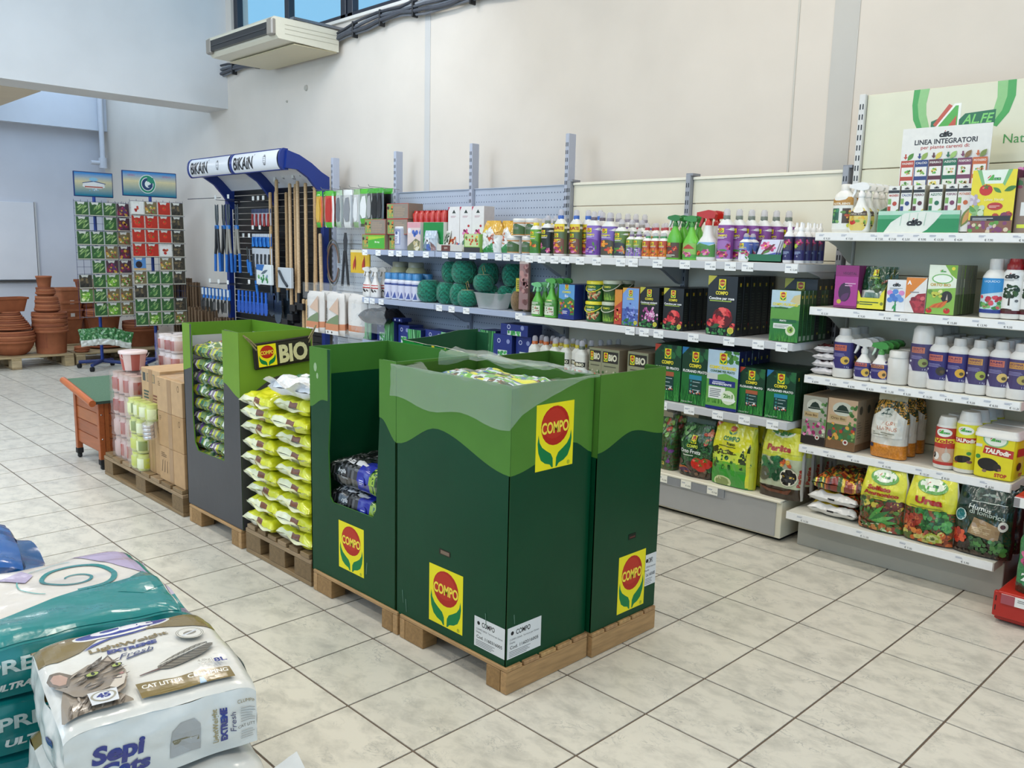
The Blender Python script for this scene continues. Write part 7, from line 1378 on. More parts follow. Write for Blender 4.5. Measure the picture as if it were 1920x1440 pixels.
# ---- second pegboard tier
la = Art(); la.rect(-.05, .055, .05, .085, '#b83a34'); la.text('STOP', 0, .07, .012, '#f0e6e0', w=.05, bold=.04); la.blobs(-.035, .02, .035, .05, ['#2c2826', '#4a4440'], 7, .006, .010, 3)
P = spray('spray_bottle', .10, .065, .25, '#e4e0da', la, '#e6e2dc', '#e8e4e0', 1.2, shoulder=.5, lz=(.08, .62), lbase='#e4e0da', nk=.014)
row(P, 'white repellent spray bottle with animals, left of two', 'spray bottle', 4.36, B2, 1, xf=XP); row(P, 'white repellent spray bottle with animals, right of two', 'spray bottle', 4.25, B2, 2, .08, xf=XP)
la = Art(); la.rect(-.05, 0, .05, .11, '#cfcfe0'); la.rect(-.05, .10, .05, .115, '#3a4a8a'); la.disc(-.02, .03, .018, .022, '#5a5fa0', 12); la.poly([(0, .0), (.02, .05), (.03, 0)], '#4a5a9a')
S = [(0, .042, .042), (.005, .046, .046), (.145, .046, .046), (.16, .036, .036)]
P = bottle('powder_bottle', S, '#dcdce2', [([(.158, .042, .042), (.200, .042, .042), (.206, .036, .036)], '#3f82b8', 'cap', 'plastic')], (.012, .140, '#cfcfe0', la))
for k in range(5): row(P, 'white bottle with blue cap on the lower pegboard shelf, %s from left' % ('first', 'second', 'third', 'fourth', 'fifth')[k], 'bottle', 4.07-k*.088, B2, 2, .095, xf=XP, group='blue-capped white bottles')
S = [(0, .075, .075), (.01, .082, .082), (.22, .082, .082), (.25, .06, .06)]
for k, yy in enumerate((4.16, 3.95)):
    la = Art(); la.rect(-.05, .05, .05, .15, '#8f8a5a'); la.disc(0, .11, .025, .03, '#5a5a34', 12)
    P = bottle('trap_jar', S, '#b9b48a', [([(.248, .064, .064), (.285, .064, .064), (.29, .055, .055)], '#a8a48c', 'lid', 'plastic')], (.03, .20, '#b0aa80', la), m='plastic'); row(P, 'tall olive jar at the back of the lower pegboard shelf, %s' % ('left', 'right')[k], 'jar', yy, B2, 1, xf=XP+.13, group='olive jars')
def twine(r, h, seed, tie=False):
    mb = MB(); S = []; n = 26
    for i in range(n+1):
        q = i/n; z = h*q; rr = r*(1-abs(2*q-1)**2.6*.38)+.0018*math.sin(i*2.9+seed); S.append((z, rr, rr))
    mb.loft(S, 30, lambda i, j: ('#0f6e55', '#12806a', '#0c5c48', '#168a6c')[(i*2+j*3+(i*j) % 3) % 4], 'twine'); P = [('coil', mb.mesh('coil'))]
    mb = MB(); rd = random.Random(seed)
    for k in range(9):
        ph = rd.uniform(0, 6.28); sl = rd.uniform(-.6, .6); pts = []
        for i in range(9):
            t_ = -.9+1.8*i/8; q = (t_+1)/2; rr = r*(1-abs(2*q-1)**2.6*.38)+.0022; a_ = ph+sl*t_*1.8; pts.append((rr*math.cos(a_), rr*math.sin(a_), h*q))
        mb.tube(pts, .0016, '#1c9a7a', 'twine', 4)
    P.append(('wound_strand', mb.mesh('wound_strand')))
    if tie: mb = MB(); mb.loft([(h*.985, r*.60, r*.60), (h*1.01, r*.62, r*.62)], 16, '#b8a070', 'twine'); mb.tube([(.0, 0, h), (-.02, 0, h+.05), (.0, 0, h+.065), (.015, 0, h+.02)], .002, '#c9b060', 'twine', 5); P.append(('jute_tie', mb.mesh('jute_tie')))
    return Proto('twine_ball', P, 2*r)
T1 = twine(.095, .165, 3); T2 = twine(.075, .155, 5); T3 = twine(.072, .115, 8, True)
for k, (yy, zz, xx, P, lb) in enumerate(((3.635, 0, 0, T1, 'largest green twine ball at the front left of the pile'), (3.50, 0, .07, T2, 'green twine ball partly behind the largest one'), (3.405, 0, 0, T2, 'green twine ball in the middle of the bottom row'), (3.245, 0, -.01, T2, 'green twine ball right of the middle one, bottom row'), (3.41, .156, .05, T2, 'green twine ball on the upper layer, left'), (3.235, .156, 0, T1, 'large green twine ball on the upper layer, centre'), (3.05, .156, .09, T2, 'green twine ball on the upper layer, right rear'), (3.13, 0, -.035, T3, 'small green twine ball with jute tie in front'), (3.02, 0, .07, T2, 'green twine ball behind the plastic tub, left'), (2.88, .0, .12, T2, 'green twine ball behind the plastic tub, centre'), (2.74, .0, .12, T2, 'green twine ball behind the plastic tub, right'), (3.0, .116, -.0, T3, 'tied green twine ball lying above the tub'), (2.83, .156, .12, T2, 'green twine ball on top behind the tub'))): row(P, lb, 'twine ball', yy, B2+zz, 1, xf=XP+xx)
t = thing('plastic_tub', 'empty translucent plastic tub on the lower pegboard shelf', 'tub', (XP+.06, 2.885, B2), R90)
mb = MB(); mb.loft([(0, .11, .055), (.10, .14, .07), (.104, .146, .075), (.108, .146, .075)], 32, '#d0d2d2', 'clear_tub', pw=6, cap=False); mb.loft([(.002, .108, .053), (.006, .108, .053)], 32, '#c9cccc', 'clear_tub', pw=6); mb.build('body', t)
for k, (yy, c, lb) in enumerate(((2.66, '#8a6f4c', 'brown jute ball beside the plastic tub, left'), (2.56, '#7a6242', 'brown jute ball beside the plastic tub, right'))):
    mb = MB(); mb.loft([(z*.13, .05*(1-abs(2*z-1)**2.5*.4), .05*(1-abs(2*z-1)**2.5*.4)) for z in [i/14 for i in range(15)]], 20, c, 'twine'); row(Proto('jute_ball', [('coil', mb.mesh('coil'))], .1), lb, 'twine ball', yy, B2, 1, xf=XP+.03, group='brown jute balls')
mb = MB(); mb.box(-.05, .05, -.002, .002, 0, .09, '#cfc23a', 'card'); b_ = Art(); b_.lines(-.04, .02, .04, .08, 5, '#3a3a20', 3); b_.put(mb, frame((0, -.002, 0), (1, 0, 0), (0, 0, 1))); o = spawn(Proto('yellow_tag', [('card', mb.mesh('card'))], .01), 'crumpled yellow tag on the brown jute balls', 'tag', (XP+.05, 2.60, B2+.131), R90); 
a = Art(); a.blobs(.02, .02, .08, .30, ['#8a5a5a', '#b88a84', '#6a4440'], 26, .012, .02, 3); a.rect(0, .30, .1, .33, '#c9b8b0')
spawn(fbox('hanging_pack', .085, .02, .34, '#9a7a78', a), 'pinkish brown carded pack hanging at the cream shelving edge', 'packet', (XP-.02, 2.50, B2+.02), R90)
# ---- lowest visible pegboard tier: plant ties and boxes
def tiebox(w_, h, blue): 
    a = Art(); r = random.Random(int(w_*1000))
    if blue: a.rect(0, 0, w_, h, '#1c2f7a'); a.disc(w_*.3, h*.75, .016, .016, '#c9d0e6', 12); a.disc(w_*.3, h*.75, .011, .011, '#1c2f7a', 12); a.disc(w_*.8, h*.75, .016, .016, '#8a94c0', 12); a.rect(w_*.25, 0, w_*.75, h*.4, '#c9d8d0'); a.blobs(w_*.3, 0, w_*.7, h*.35, ['#2f8a4a', '#4fae5a'], 14, .008, .014, 2)
    else:
        for i in range(26): x = r.uniform(0, w_); a.poly([(x, 0), (x+.008, 0), (x+.008+r.uniform(-.03, .03), h), (x+r.uniform(-.03, .03), h)], r.choice(['#2f8a4a', '#4fae5a', '#1f6a38', '#7fc08a']))
    return fbox('plant_tie_box', w_, .14, h, '#1c2f7a' if blue else '#2f7a48', a, '#1a2860')
for k, (yy, zz, w_, h, bl, lb) in enumerate(((4.32, 0, .12, .15, 0, 'green bundle of plant ties at the left end behind the bins'), (4.16, 0, .14, .17, 1, 'navy box of plant ties under the clear film'), (4.02, 0, .13, .17, 0, 'green tie box right of the navy one'), (3.87, 0, .14, .15, 1, 'second navy box of plant ties'), (3.70, 0, .16, .13, 0, 'green tie box behind the far green bin'), (3.50, 0, .2, .14, 1, 'third navy box, partly hidden by the far bin'), (3.28, 0, .2, .14, 0, 'green tie box hidden above the far bin edge'), (2.90, 0, .16, .19, 0, 'green tie box left of the stacked navy boxes'), (2.72, 0, .18, .18, 1, 'front navy box with white emblem, lower'), (2.55, 0, .14, .18, 1, 'navy box beside the orange-capped bottles'), (2.61, .181, .26, .075, 1, 'flat navy box lying on the navy pair'))): row(tiebox(w_, h, bl), lb, 'box', yy, B3+zz, 1, xf=XP+(.03 if k % 2 else 0))
t = thing('tie_rack', 'dark blue rail of tie packets above the navy boxes', 'rack', (XP+.05, 4.06, B3+.172), R90)
mb = MB(); mb.box(-.20, .20, -.05, .05, 0, .03, '#16255f', 'plastic', .003); b_ = Art()
for i in range(7): b_.disc(-.17+i*.057, .015, .008, .008, '#c9d0e6', 8)
b_.put(mb, frame((0, -.05, 0), (1, 0, 0), (0, 0, 1))); mb.build('rail', t)

# ================================================================= hanging goods on the third pegboard bay
def hook(parent, L=.30, tag=True, z=0):
    """peg hook: local y points away from the board (-x in world)"""
    mb = MB(); mb.tube([(0, 0, 0), (0, -L, 0.006), (0, -L-.012, .022)], .0025, '#a8abb0', 'steel', 5); mb.tube([(0, 0, .03), (0, -L-.01, .036)], .0018, '#a8abb0', 'steel', 5); o = mb.build('hook', parent)
    if tag: mb = MB(); mb.box(-.018, .018, -L-.018, -L-.015, .012, .05, '#e9e9e6', 'paper'); mb.build('price_tag', o)
t = thing('peg_hooks', 'row of steel peg hooks carrying glove packs at the pegboard', 'hooks', (PX, 4.75, 1.925), R90)
for yy in (.40, .26, .12, -.03, -.17, -.30, -.44):
    o = bpy.data.objects.new('hook', None); mb = MB(); mb.tube([(-yy, .0, 0), (-yy, -.30, .006), (-yy, -.312, .022)], .0025, '#a8abb0', 'steel', 5); mb.build('hook', t)
def glovepack(c1, c2, hd='#4fae2c', w_=.13, h=.31, cloth='#d8d6d0'):
    mb = MB(); 
    def P(i, j, s_): u = -1+2*i/8; b = j/14; e = (1-abs(u)**4)**.5*(1-abs(2*b-1)**6)**.5; return (u*w_/2*(.86+.14*math.sin(b*PI)), s_*.012*e+.003*noise.noise(Vector((u*2, b*5, s_+w_*9))), -h+b*h)
    for s_ in (-1, 1): mb.grid(lambda i, j: P(i, j, s_), 8, 14, lambda i, j: hd if j > 11 else (c1 if j > 1 else hd) if 1 <= i <= 6 else c2, 'film_bag', flip=(s_ > 0))
    a = Art(); 
    if cloth: a.poly([(-w_*.32, -h*.72), (-w_*.1, -h*.85), (w_*.22, -h*.82), (w_*.3, -h*.5), (w_*.18, -h*.2), (-w_*.12, -h*.22), (-w_*.3, -h*.42)], cloth)
    a.put(mb, lambda p, q, k=0.0: Vector((p, -.014-k, q)), 'film_bag', cell=(.02, .03)); return Proto('glove_pack', [('pack', mb.mesh('pack'))], .03)
GL = [('#d8a02c', '#c8602c', '#4fae2c', '#e0b03a', 'yellow and green glove pack leftmost on the pegboard', 5.10), ('#c84a3c', '#d8d0c8', '#4fae2c', '#b8342c', 'red glove pack next to the yellow one', 4.94), ('#b9bcb9', '#8a8f8a', '#a8c0a0', '#6f7478', 'grey and white glove pack, third from left', 4.79), ('#c4c4c0', '#9a9a98', '#d8d8d4', '#8a8c8f', 'pale grey glove pack, fourth from left', 4.66), ('#cfcfcb', '#a0a4a0', '#8fae7a', '#e6e6e4', 'white cloth glove pack in the centre of the row', 4.53), ('#8f9a8a', '#d0d0cc', '#4fae2c', '#e3e3e0', 'white glove pack with green header, right of centre', 4.42), ('#5a5d5a', '#b8bab6', '#3f9a2c', '#a8a8a6', 'dark glove pack with green header, third from right', 4.34), ('#3a3c3c', '#6a6d6a', '#3f9a2c', '#2a2c2e', 'black glove pack with green header, second from right', 4.27), ('#26282a', '#4a4d4c', '#3f9a2c', '#1a1c1e', 'black glove pack with green header, rightmost', 4.20)]
for k, (c1, c2, hd, cl, lb, yy) in enumerate(GL):
    spawn(glovepack(c1, c2, hd, .13 if k < 6 else .11, .31 if k < 5 else .28, cl), lb, 'gloves', (2.33, yy, 1.918), R90+(.1 if k % 2 else -.12))
    spawn(glovepack(c1, c2, hd, .13, .30, cl), lb.replace('glove pack', 'glove pack behind the front one'), 'gloves', (2.40, yy-.01, 1.918), R90)
for k, (yy, lb) in enumerate(((4.56, 'yellow carded pack with red pruning tool, left'), (4.43, 'yellow carded pack with red pruning tool, right'))):
    a = Art(); a.rect(0, 0, .12, .19, '#d8b02c'); a.leaf(.03, .02, .12, .03, 1.3, '#b83a2c'); a.leaf(.06, .02, .13, .02, 1.6, '#8a2c20'); a.rect(0, .17, .12, .19, '#e0d8b0'); spawn(fbox('tool_card', .12, .012, .19, '#d8b02c', a), lb, 'packet', (2.34, yy, 1.235), R90+.15, 'yellow tool cards')
t = thing('loppers', 'black long-handled loppers hanging on the third pegboard bay', 'loppers', (2.55, 5.04, 1.1), R90)
mb = MB()
for s_ in (-1, 1): mb.tube([(s_*.05, 0, 0), (s_*.03, 0, .15), (s_*.008, 0, .31)], .012, '#3a3a3c', 'rubber', 8)
mb.build('handle', t); mb = MB(); mb.prism([(-.02, .30), (.02, .30), (.03, .40), (.015, .47), (-.01, .47), (-.028, .40)], frame((0, 0, 0), (1, 0, 0), (0, 0, 1)), .008, '#6a6d70', 'steel'); mb.build('blade', t)
t = thing('watering_hoop', 'grey hose hoop hanging beside the black loppers', 'hose', (2.54, 5.22, 1.1), R90)
for r_ in (.12, .10): mb = MB(); mb.tube([(r_*math.cos(a_)*.9, 0, .2+r_*1.7*math.sin(a_)) for a_ in [2*PI*i/24 for i in range(24)]], .007, '#7a7a74' if r_ > .11 else '#8a6a5a', 'rubber', 6); mb.build('ring', t)
# large white bags of garden fleece hanging at the bay
for k, (yy, xx, lb) in enumerate(((5.03, 2.25, 'white and orange fleece pack in clear wrap, left'), (4.72, 2.25, 'white and orange fleece pack in clear wrap, right'), (5.0, 2.36, 'white fleece pack behind the left one'), (4.68, 2.36, 'white fleece pack behind the right one'), (4.47, 2.30, 'white fleece pack seen side-on at the right end'))):
    t = thing('fleece_pack', lb, 'packet', (xx, yy, .70), R90, 'fleece packs'); w_, h = .25, .36
    mb = MB()
    def P(i, j, s_): u = -1+2*i/10; b = j/14; e = (1-abs(u)**4)**.5*(1-abs(2*b-1)**8)**.5; return (u*w_/2, s_*.045*e+.006*noise.noise(Vector((u*2, b*4, s_+k))), b*h)
    for s_ in (-1, 1): mb.grid(lambda i, j: P(i, j, s_), 10, 14, lambda i, j: '#cf8a64' if 1 < j < 4 else '#e3ddd6', 'paper', flip=(s_ > 0))
    mb.build('fleece', t)
    if k < 3:
        mb = MB(); a = Art(); a.rect(-.095, .01, .10, .045, '#e0dcd6'); a.rect(-.095, .045, .10, .10, '#cf8a64'); a.poly([(-.095, .10), (.10, .10), (.10, .19), (-.03, .14)], '#7f8f6a'); a.poly([(-.04, .22), (.10, .33), (.10, .18)], '#d8b8a0'); a.text('Agritex', -.075, .18, .020, '#4a4a44', w=.11, rot=PI/2, bold=.02); a.disc(-.06, .028, .010, .010, '#4a3c34', 8); a.disc(.0, .028, .010, .010, '#4a3c34', 8)
        a.put(mb, lambda p, q, kk=0.0: Vector((p, -.050-kk, q)), 'paper', cell=(.05, .06)); mb.build('printed_insert', t)
    mb = MB(); mb.grid(lambda i, j: ((-1+2*i/10)*w_*.54, -.056-.006*noise.noise(Vector((i*.8, j*.8, k+2))), h*.82+j/10*.14), 10, 10, '#e9e6e2', 'clear_wrap'); mb.build('wrap', t)
t = thing('black_tool_bag', 'black tools in a clear crumpled bag under the pegboard shelf', 'packet', (2.30, 4.14, .84), R90)
mb = MB(); pillow(mb, .36, .22, .12, lambda u, v, s_: '#15161a', 14, 12, 91, .5, .012); mb.build('tools', t); mb = MB(); mb.grid(lambda i, j: (-.24+.46*i/12, -.13-.02*noise.noise(Vector((i*.5, j*.5, 4))), -.06+.22*j/10-.01*i*0), 12, 10, '#dfe3e6', 'clear_film'); mb.build('wrap', t)
t = thing('clear_sheet', 'tall sheet of clear film hanging at the left end of the lower shelf', 'plastic film', (2.26, 4.40, .66), R90)
mb = MB(); mb.grid(lambda i, j: ((-.16+.30*i/8)+.10*j/12*.3, .02*noise.noise(Vector((i*.7, j*.6, 2))), .36*j/12), 8, 12, '#e3e6e8', 'clear_film'); mb.build('sheet', t)
# ================================================================= tool stand with canopy
NV = '#16307c'
t = TS = thing('tool_stand', 'blue tool stand with white lettered canopy and black slatted back', 'display stand', (0, 0, 0))
for y in (5.335, 7.19):
    mb = MB(); mb.box(2.50, 2.56, y-.025, y+.025, 0, 2.03, NV, 'painted_metal', .004); mb.build('post', t)
for k in range(26):
    z0 = .42+k*.061; mb = MB(); mb.box(2.565, 2.585, 5.36, 7.165, z0, z0+.056, '#131417', 'painted_metal', .002); mb.build('slat', t)
mb = MB(); mb.box(2.2, 2.58, 5.36, 7.165, .0, .1, '#15161a', 'painted_metal'); mb.build('base', t)
def armpts(up): return [(2.56, 2.05), (2.50, 2.075), (2.40, 2.15), (2.28, 2.215), (2.18, 2.25), (2.10, 2.265)] if up else [(2.10, 2.12), (2.20, 2.11), (2.32, 2.06), (2.42, 1.99), (2.50, 1.90), (2.56, 1.86)]
for y in (5.35, 6.26, 7.17):
    mb = MB(); P_ = [(2.56, 2.06), (2.48, 2.10), (2.38, 2.17), (2.26, 2.23), (2.14, 2.262), (2.12, 2.11), (2.24, 2.105), (2.35, 2.04), (2.44, 1.94), (2.52, 1.83), (2.56, 1.80)]
    mb.prism([(a, b) for a, b in P_], lambda a, b, k=0.0, y=y: Vector((a, y-.018-k, b)), .036*-1, NV, 'painted_metal'); mb.build('arm', t)
for ya, yb in ((5.37, 6.24), (6.28, 7.15)):
    mb = MB(); prof = [(2.12, 2.245), (2.24, 2.21), (2.34, 2.16), (2.43, 2.09), (2.53, 1.99)]
    for (xa, za), (xb, zb) in zip(prof, prof[1:]): mb.face([(xa, ya, za), (xa, yb, za), (xb, yb, zb), (xb, ya, zb)], '#dcdde2', 'plastic'); mb.face([(xb, ya, zb+.004), (xb, yb, zb+.004), (xa, yb, za+.004), (xa, ya, za+.004)], '#dcdde2', 'plastic')
    mb.build('canopy_panel', t)
# lens-shaped sign with lettering
def sx(q):      # q 0..1 from bottom edge to top edge of the bulged front
    a_ = PI*(q-.5)*.86; return 2.135-.055*math.cos(a_), 2.185+.088*math.sin(a_)/math.sin(PI*.43)
for ya, yb in ((5.375, 6.24), (6.28, 7.15)):
    mb = MB(); mb.grid(lambda i, j: (sx(j/12)[0], yb+(ya-yb)*i/4, sx(j/12)[1]), 4, 12, '#e6e7ea', 'plastic', flip=False)
    mb.box(2.135, 2.15, ya, yb, 2.10, 2.27, '#c9cbd2', 'plastic')
    W_ = yb-ya; a = Art(); a.text('BiKAiN', W_*.29, .085, .084, '#1b1c20', w=W_*.42, bold=.03, shear=.18); a.text('®', W_*.53, .135, .014, '#1b1c20'); 
    for rr, cc in ((.032, '#55575c'), (.028, '#e6e7ea')): a.disc(W_*.75, .09, rr*.8, rr*1.1, cc, 18)
    a.lines(W_*.72, .06, W_*.78, .12, 5, '#77797e', 3, .3)
    a.put(mb, lambda p, q, k=0.0: Vector((sx(q/.176)[0]-.0012-k, yb-p, sx(q/.176)[1])), 'plastic', cell=(.2, .012)); mb.build('sign_face', t)
for y, th in ((5.36, .014), (6.26, .018), (7.165, .014)):
    mb = MB(); pr = [sx(i/12) for i in range(13)]; pr = [(x-.006, 2.185+(z-2.185)*1.06) for x, z in pr]+[(2.16, 2.275), (2.16, 2.095)]
    mb.prism(pr, lambda a, b, k=0.0, y=y, th=th: Vector((a, y-th-k, b)), -2*th, NV, 'plastic'); mb.build('sign_cap', t)
for z in (2.10, 2.272): mb = MB(); mb.box(2.115, 2.145, 5.36, 7.165, z-.006, z+.006, NV, 'plastic', .002); mb.build('sign_rail', t)
for z in (2.14, 2.23): mb = MB(); mb.loft([(0, .006, .006), (.004, .004, .004)], 8, '#b9bcc6', 'steel'); o = mb.build('bolt', t); o.location = (2.13, 5.346, z); o.rotation_euler = (PI/2, 0, 0)
# hooks with price tags
for (yy, zz, L) in ((7.0, 1.88, .26), (6.72, 1.88, .26), (6.40, 1.86, .16), (6.30, 1.86, .16), (6.2, 1.86, .16), (6.05, 2.03, .12), (5.9, 2.06, .12), (5.72, 2.05, .12), (5.6, 2.07, .12), (6.62, 1.50, .16), (6.50, 1.50, .16), (7.1, 1.03, .30), (6.9, 1.03, .3), (6.7, 1.03, .3), (6.35, 1.05, .25), (6.15, 1.05, .25), (6.42, 1.58, .16), (6.28, 1.58, .16)):
    mb = MB(); mb.tube([(2.56, yy, zz), (2.56-L, yy, zz+.005), (2.555-L, yy, zz+.02)], .003, '#8a8d94', 'steel', 5); h_ = mb.build('hook', t)
    mb = MB(); mb.box(2.552-L, 2.555-L, yy-.02, yy+.02, zz+.012, zz+.052, '#e6e6e2', 'paper'); mb.build('price_tag', h_)
mb = MB()
for z, x in ((1.905, 2.28), (.985, 2.26)): mb = MB(); mb.tube([(x, 7.62, z), (x+.02, 6.9, z)], .004, '#5a5d64', 'steel', 6); mb.build('side_rail', t)
# long wooden handled tools
HW = ('#c7a578', '#ba966a', '#d0b088')
def longtool(label, y, z0, z1, x, head, k=0, lean=0.0, group=None):
    t = thing('long_handled_tool', label, 'garden tool', (x, y, z0), 0, group); L = z1-z0
    mb = MB(); mb.tube([(0, 0, .14 if head else 0), (0, lean*L*.5, L*.5), (0, lean*L, L)], [.017, .0165, .0155], HW[k % 3], 'wood', 10); mb.loft([(L, .0155, .0155, 0, lean*L), (L+.01, .010, .010, 0, lean*L)], 10, HW[k % 3], 'wood'); mb.build('handle', t)
    if head == 'spade':
        mb = MB(); mb.loft([(.10, .020, .020), (.20, .021, .021)], 10, '#5a6470', 'steel'); mb.build('socket', t); mb = MB(); mb.prism([(-.07, .12), (.07, .12), (.075, .0), (.05, -.08), (0, -.11), (-.05, -.08), (-.075, 0)], lambda a, b, k=0.0: Vector((-.01-k, -a, b)), .004, '#6f8294', 'steel'); mb.build('blade', t)
    elif head == 'hoe':
        mb = MB(); mb.loft([(.06, .020, .020), (.17, .021, .021)], 10, '#1c1d20', 'painted_metal'); mb.box(-.08, .0, -.05, .05, .0, .06, '#1c1d20', 'painted_metal', .003); mb.build('head', t)
for k, (y, z0, z1, x, hd, lb) in enumerate(((6.13, .86, 1.935, 2.43, 'spade', 'leftmost tall wooden-handled spade on the blue stand'), (6.08, .86, 1.935, 2.46, 'spade', 'second wooden-handled spade from the left'), (6.02, .84, 1.945, 2.43, 'spade', 'third wooden-handled spade, behind the taller one'), (5.955, .80, 2.045, 2.40, 'spade', 'tallest wooden-handled spade in the left cluster'), (5.90, .82, 1.93, 2.47, 'spade', 'wooden-handled spade half hidden right of the tallest'), (5.765, .70, 2.005, 2.43, 'hoe', 'left pole of the middle cluster, dark head at its foot'), (5.715, .72, 2.0, 2.46, 'hoe', 'second pole of the middle cluster, close against the left one'), (5.67, .75, 1.965, 2.43, 'hoe', 'third shorter pole of the middle cluster'), (5.61, .84, 2.02, 2.42, 'hoe', 'thick pale pole between the middle cluster and the single one'), (5.49, .86, 2.0, 2.43, 'hoe', 'single wooden pole standing apart near the right post'))): longtool(lb, y, z0, z1, x, hd, k)
longtool('slender pole in front of the right blue post', 5.335, 1.10, 1.985, 2.43, None, 1); longtool('thin pole leaning outward below the slender one, left', 5.37, .82, 1.55, 2.44, None, 0, -.03); longtool('thin pole leaning inward below the slender one, right', 5.28, .82, 1.55, 2.46, None, 2, .03)
for k in range(3): longtool('dark lower pole seen under the fleece packs, %s' % ('left', 'middle', 'right')[k], 5.50-k*.06, .12, .95, 2.40, None, 0)
# hanging long loppers
def lopper(lab, y, x, z1, wood=False):
    t = thing('garden_shears', lab, 'shears', (x, y, z1), R90, 'garden shears'); 
    for s_ in (-1, 1):
        mb = MB(); mb.tube([(s_*.012, 0, -.24), (s_*.03, 0, -.45), (s_*.045, 0, -.52)], .015, '#222326' if not wood else '#8f8a80', 'painted_metal', 8); mb.build('arm', t)
        mb = MB(); mb.tube([(s_*.045, 0, -.51), (s_*.055, 0, -.70)], .015, '#1f63b0', 'rubber', 8); mb.build('grip', t)
        mb = MB(); mb.prism([(s_*.004, -.03), (s_*.028, -.02), (s_*.030, -.16), (s_*.014, -.24), (s_*.0, -.24)], frame((0, s_*.003, 0), (1, 0, 0), (0, 0, 1)), .006, '#7f868e', 'steel'); mb.build('blade', t)
    mb = MB(); mb.box(-.03, .03, -.012, .012, -.27, -.23, '#2a78c8', 'plastic', .004); mb.build('joint', t)
for k, (y, x, w_, lb) in enumerate(((7.0, 2.30, 0, 'blue-gripped shears hanging leftmost on the stand, left pair'), (6.93, 2.34, 0, 'blue-gripped shears hanging just behind the leftmost ones'), (6.75, 2.30, 1, 'grey-armed shears hanging right of the leftmost pair'), (6.65, 2.34, 1, 'grey-armed shears nearest the red carded tools'))): lopper(lb, y, x, 1.86, w_)
# carded small tools
def card(w_, h, top, body, tool, col): 
    mb = MB(); mb.box(-w_/2, w_/2, -.002, .002, -h, 0, body, 'card'); a = Art(); a.rect(-w_/2, -h*.25, w_/2, 0, top); a.put(mb, frame((0, -.002, 0), (1, 0, 0), (0, 0, 1))); mb2 = MB(); mb2.tube([(-w_*.12, -.012, -h*.3), (0, -.014, -h*.6), (w_*.15, -.012, -h*1.05)], [.006, .009, .008], col, 'plastic', 6); mb2.tube([(w_*.12, -.012, -h*.3), (0, -.014, -h*.6), (-w_*.15, -.012, -h*1.05)], [.006, .009, .008], col, 'plastic', 6)
    return Proto('carded_tool', [('card', mb.mesh('card')), (tool, mb2.mesh(tool))], .02)
CR = card(.075, .16, '#26365a', '#b9bcc4', 'secateurs', '#9a1f1c'); CB = card(.075, .12, '#c9ccd0', '#2a6ab8', 'secateurs', '#1f7ac8'); CW = card(.08, .19, '#c9ccd2', '#d4d6da', 'pruner', '#2c3036')
for r_, (P_, z, n, nm) in enumerate(((CR, 1.79, 5, 'red secateurs'), (CB, 1.55, 5, 'blue secateurs'), (CW, 1.41, 5, 'grey hand pruner'))):
    for k in range(n): spawn(P_, '%s on a card in the black stand, %s from left' % (nm, ('first', 'second', 'third', 'fourth', 'fifth')[k]), 'hand tool', (2.42, 6.45-k*.078, z), R90, nm+' cards')
for k, (y, z, x) in enumerate(((6.6, 1.42, 2.42), (6.44, 1.40, 2.36), (6.40, 1.22, 2.40))):
    t = thing('pruning_saw', 'blue-handled pruning saw on the black panel, %s' % ('leftmost', 'upper right', 'lower right')[k], 'saw', (x, y, z), R90)
    mb = MB(); mb.prism([(-.012, 0), (.008, 0), (.02, -.14), (.0, -.15)], frame((0, 0, 0), (1, 0, 0), (0, 0, 1)), .002, '#9aa0a6', 'steel'); mb.build('blade', t); mb = MB(); mb.tube([(.008, 0, -.13), (.02, 0, -.2), (.035, 0, -.26)], .014, '#1f6fc0', 'rubber', 8); mb.build('grip', t)
t = thing('hose_kit_pack', 'white and blue carded garden pack left of the spade handles', 'packet', (2.29, 5.98, 1.26), R90)
mb = MB(); mb.box(-.14, .14, -.03, 0, -.19, 0, '#dfe3e2', 'card', .004); a = Art(); a.poly([(-.14, 0), (.02, 0), (-.02, -.06), (-.14, -.05)], '#2a6ab0'); a.blobs(-.1, -.17, .08, -.10, ['#2f8a4a', '#7fae6a', '#8aa0b0'], 16, .012, .02, 3); a.leaf(-.05, -.09, .14, .03, .3, '#5a6a74'); a.put(mb, frame((0, -.03, 0), (1, 0, 0), (0, 0, 1)), clip=(-.139, -.189, .139, 0)); mb.build('card', t)
t2 = thing('sprinkler_pack', 'white carded sprinkler half hidden behind the spade handles', 'packet', (2.36, 5.72, 1.24), R90)
mb = MB(); mb.box(-.12, .12, -.03, 0, -.19, 0, '#c9cdd0', 'card', .004); mb.tube([(-.08, -.04, -.03), (0, -.04, -.12), (.07, -.04, -.17)], .012, '#3a3f46', 'plastic', 6); mb.build('card', t2)
# trowels and small blue tools on the low hooks
def trowel(fork=False):
    mb = MB(); mb.tube([(0, 0, 0), (0, 0, -.11)], [.013, .016], '#1f6fc4', 'rubber', 8); mb2 = MB()
    if fork:
        for s_ in (-1, 0, 1): mb2.tube([(0, 0, -.10), (s_*.03, -.01, -.15), (s_*.03, -.015, -.24)], .005, '#17181b', 'painted_metal', 5)
    else: mb2.prism([(-.008, -.10), (.008, -.10), (.03, -.15), (.03, -.20), (0, -.26), (-.03, -.20), (-.03, -.15)], frame((0, -.005, 0), (1, 0, 0), (0, 0, 1)), .003, '#17181b', 'painted_metal')
    mb3 = MB(); mb3.box(-.022, .022, -.018, -.015, -.075, -.005, '#c9d2dc', 'card'); return Proto('hand_fork' if fork else 'trowel', [('grip', mb.mesh('grip')), ('tines' if fork else 'blade', mb2.mesh('blade')), ('tag', mb3.mesh('tag'))], .03)
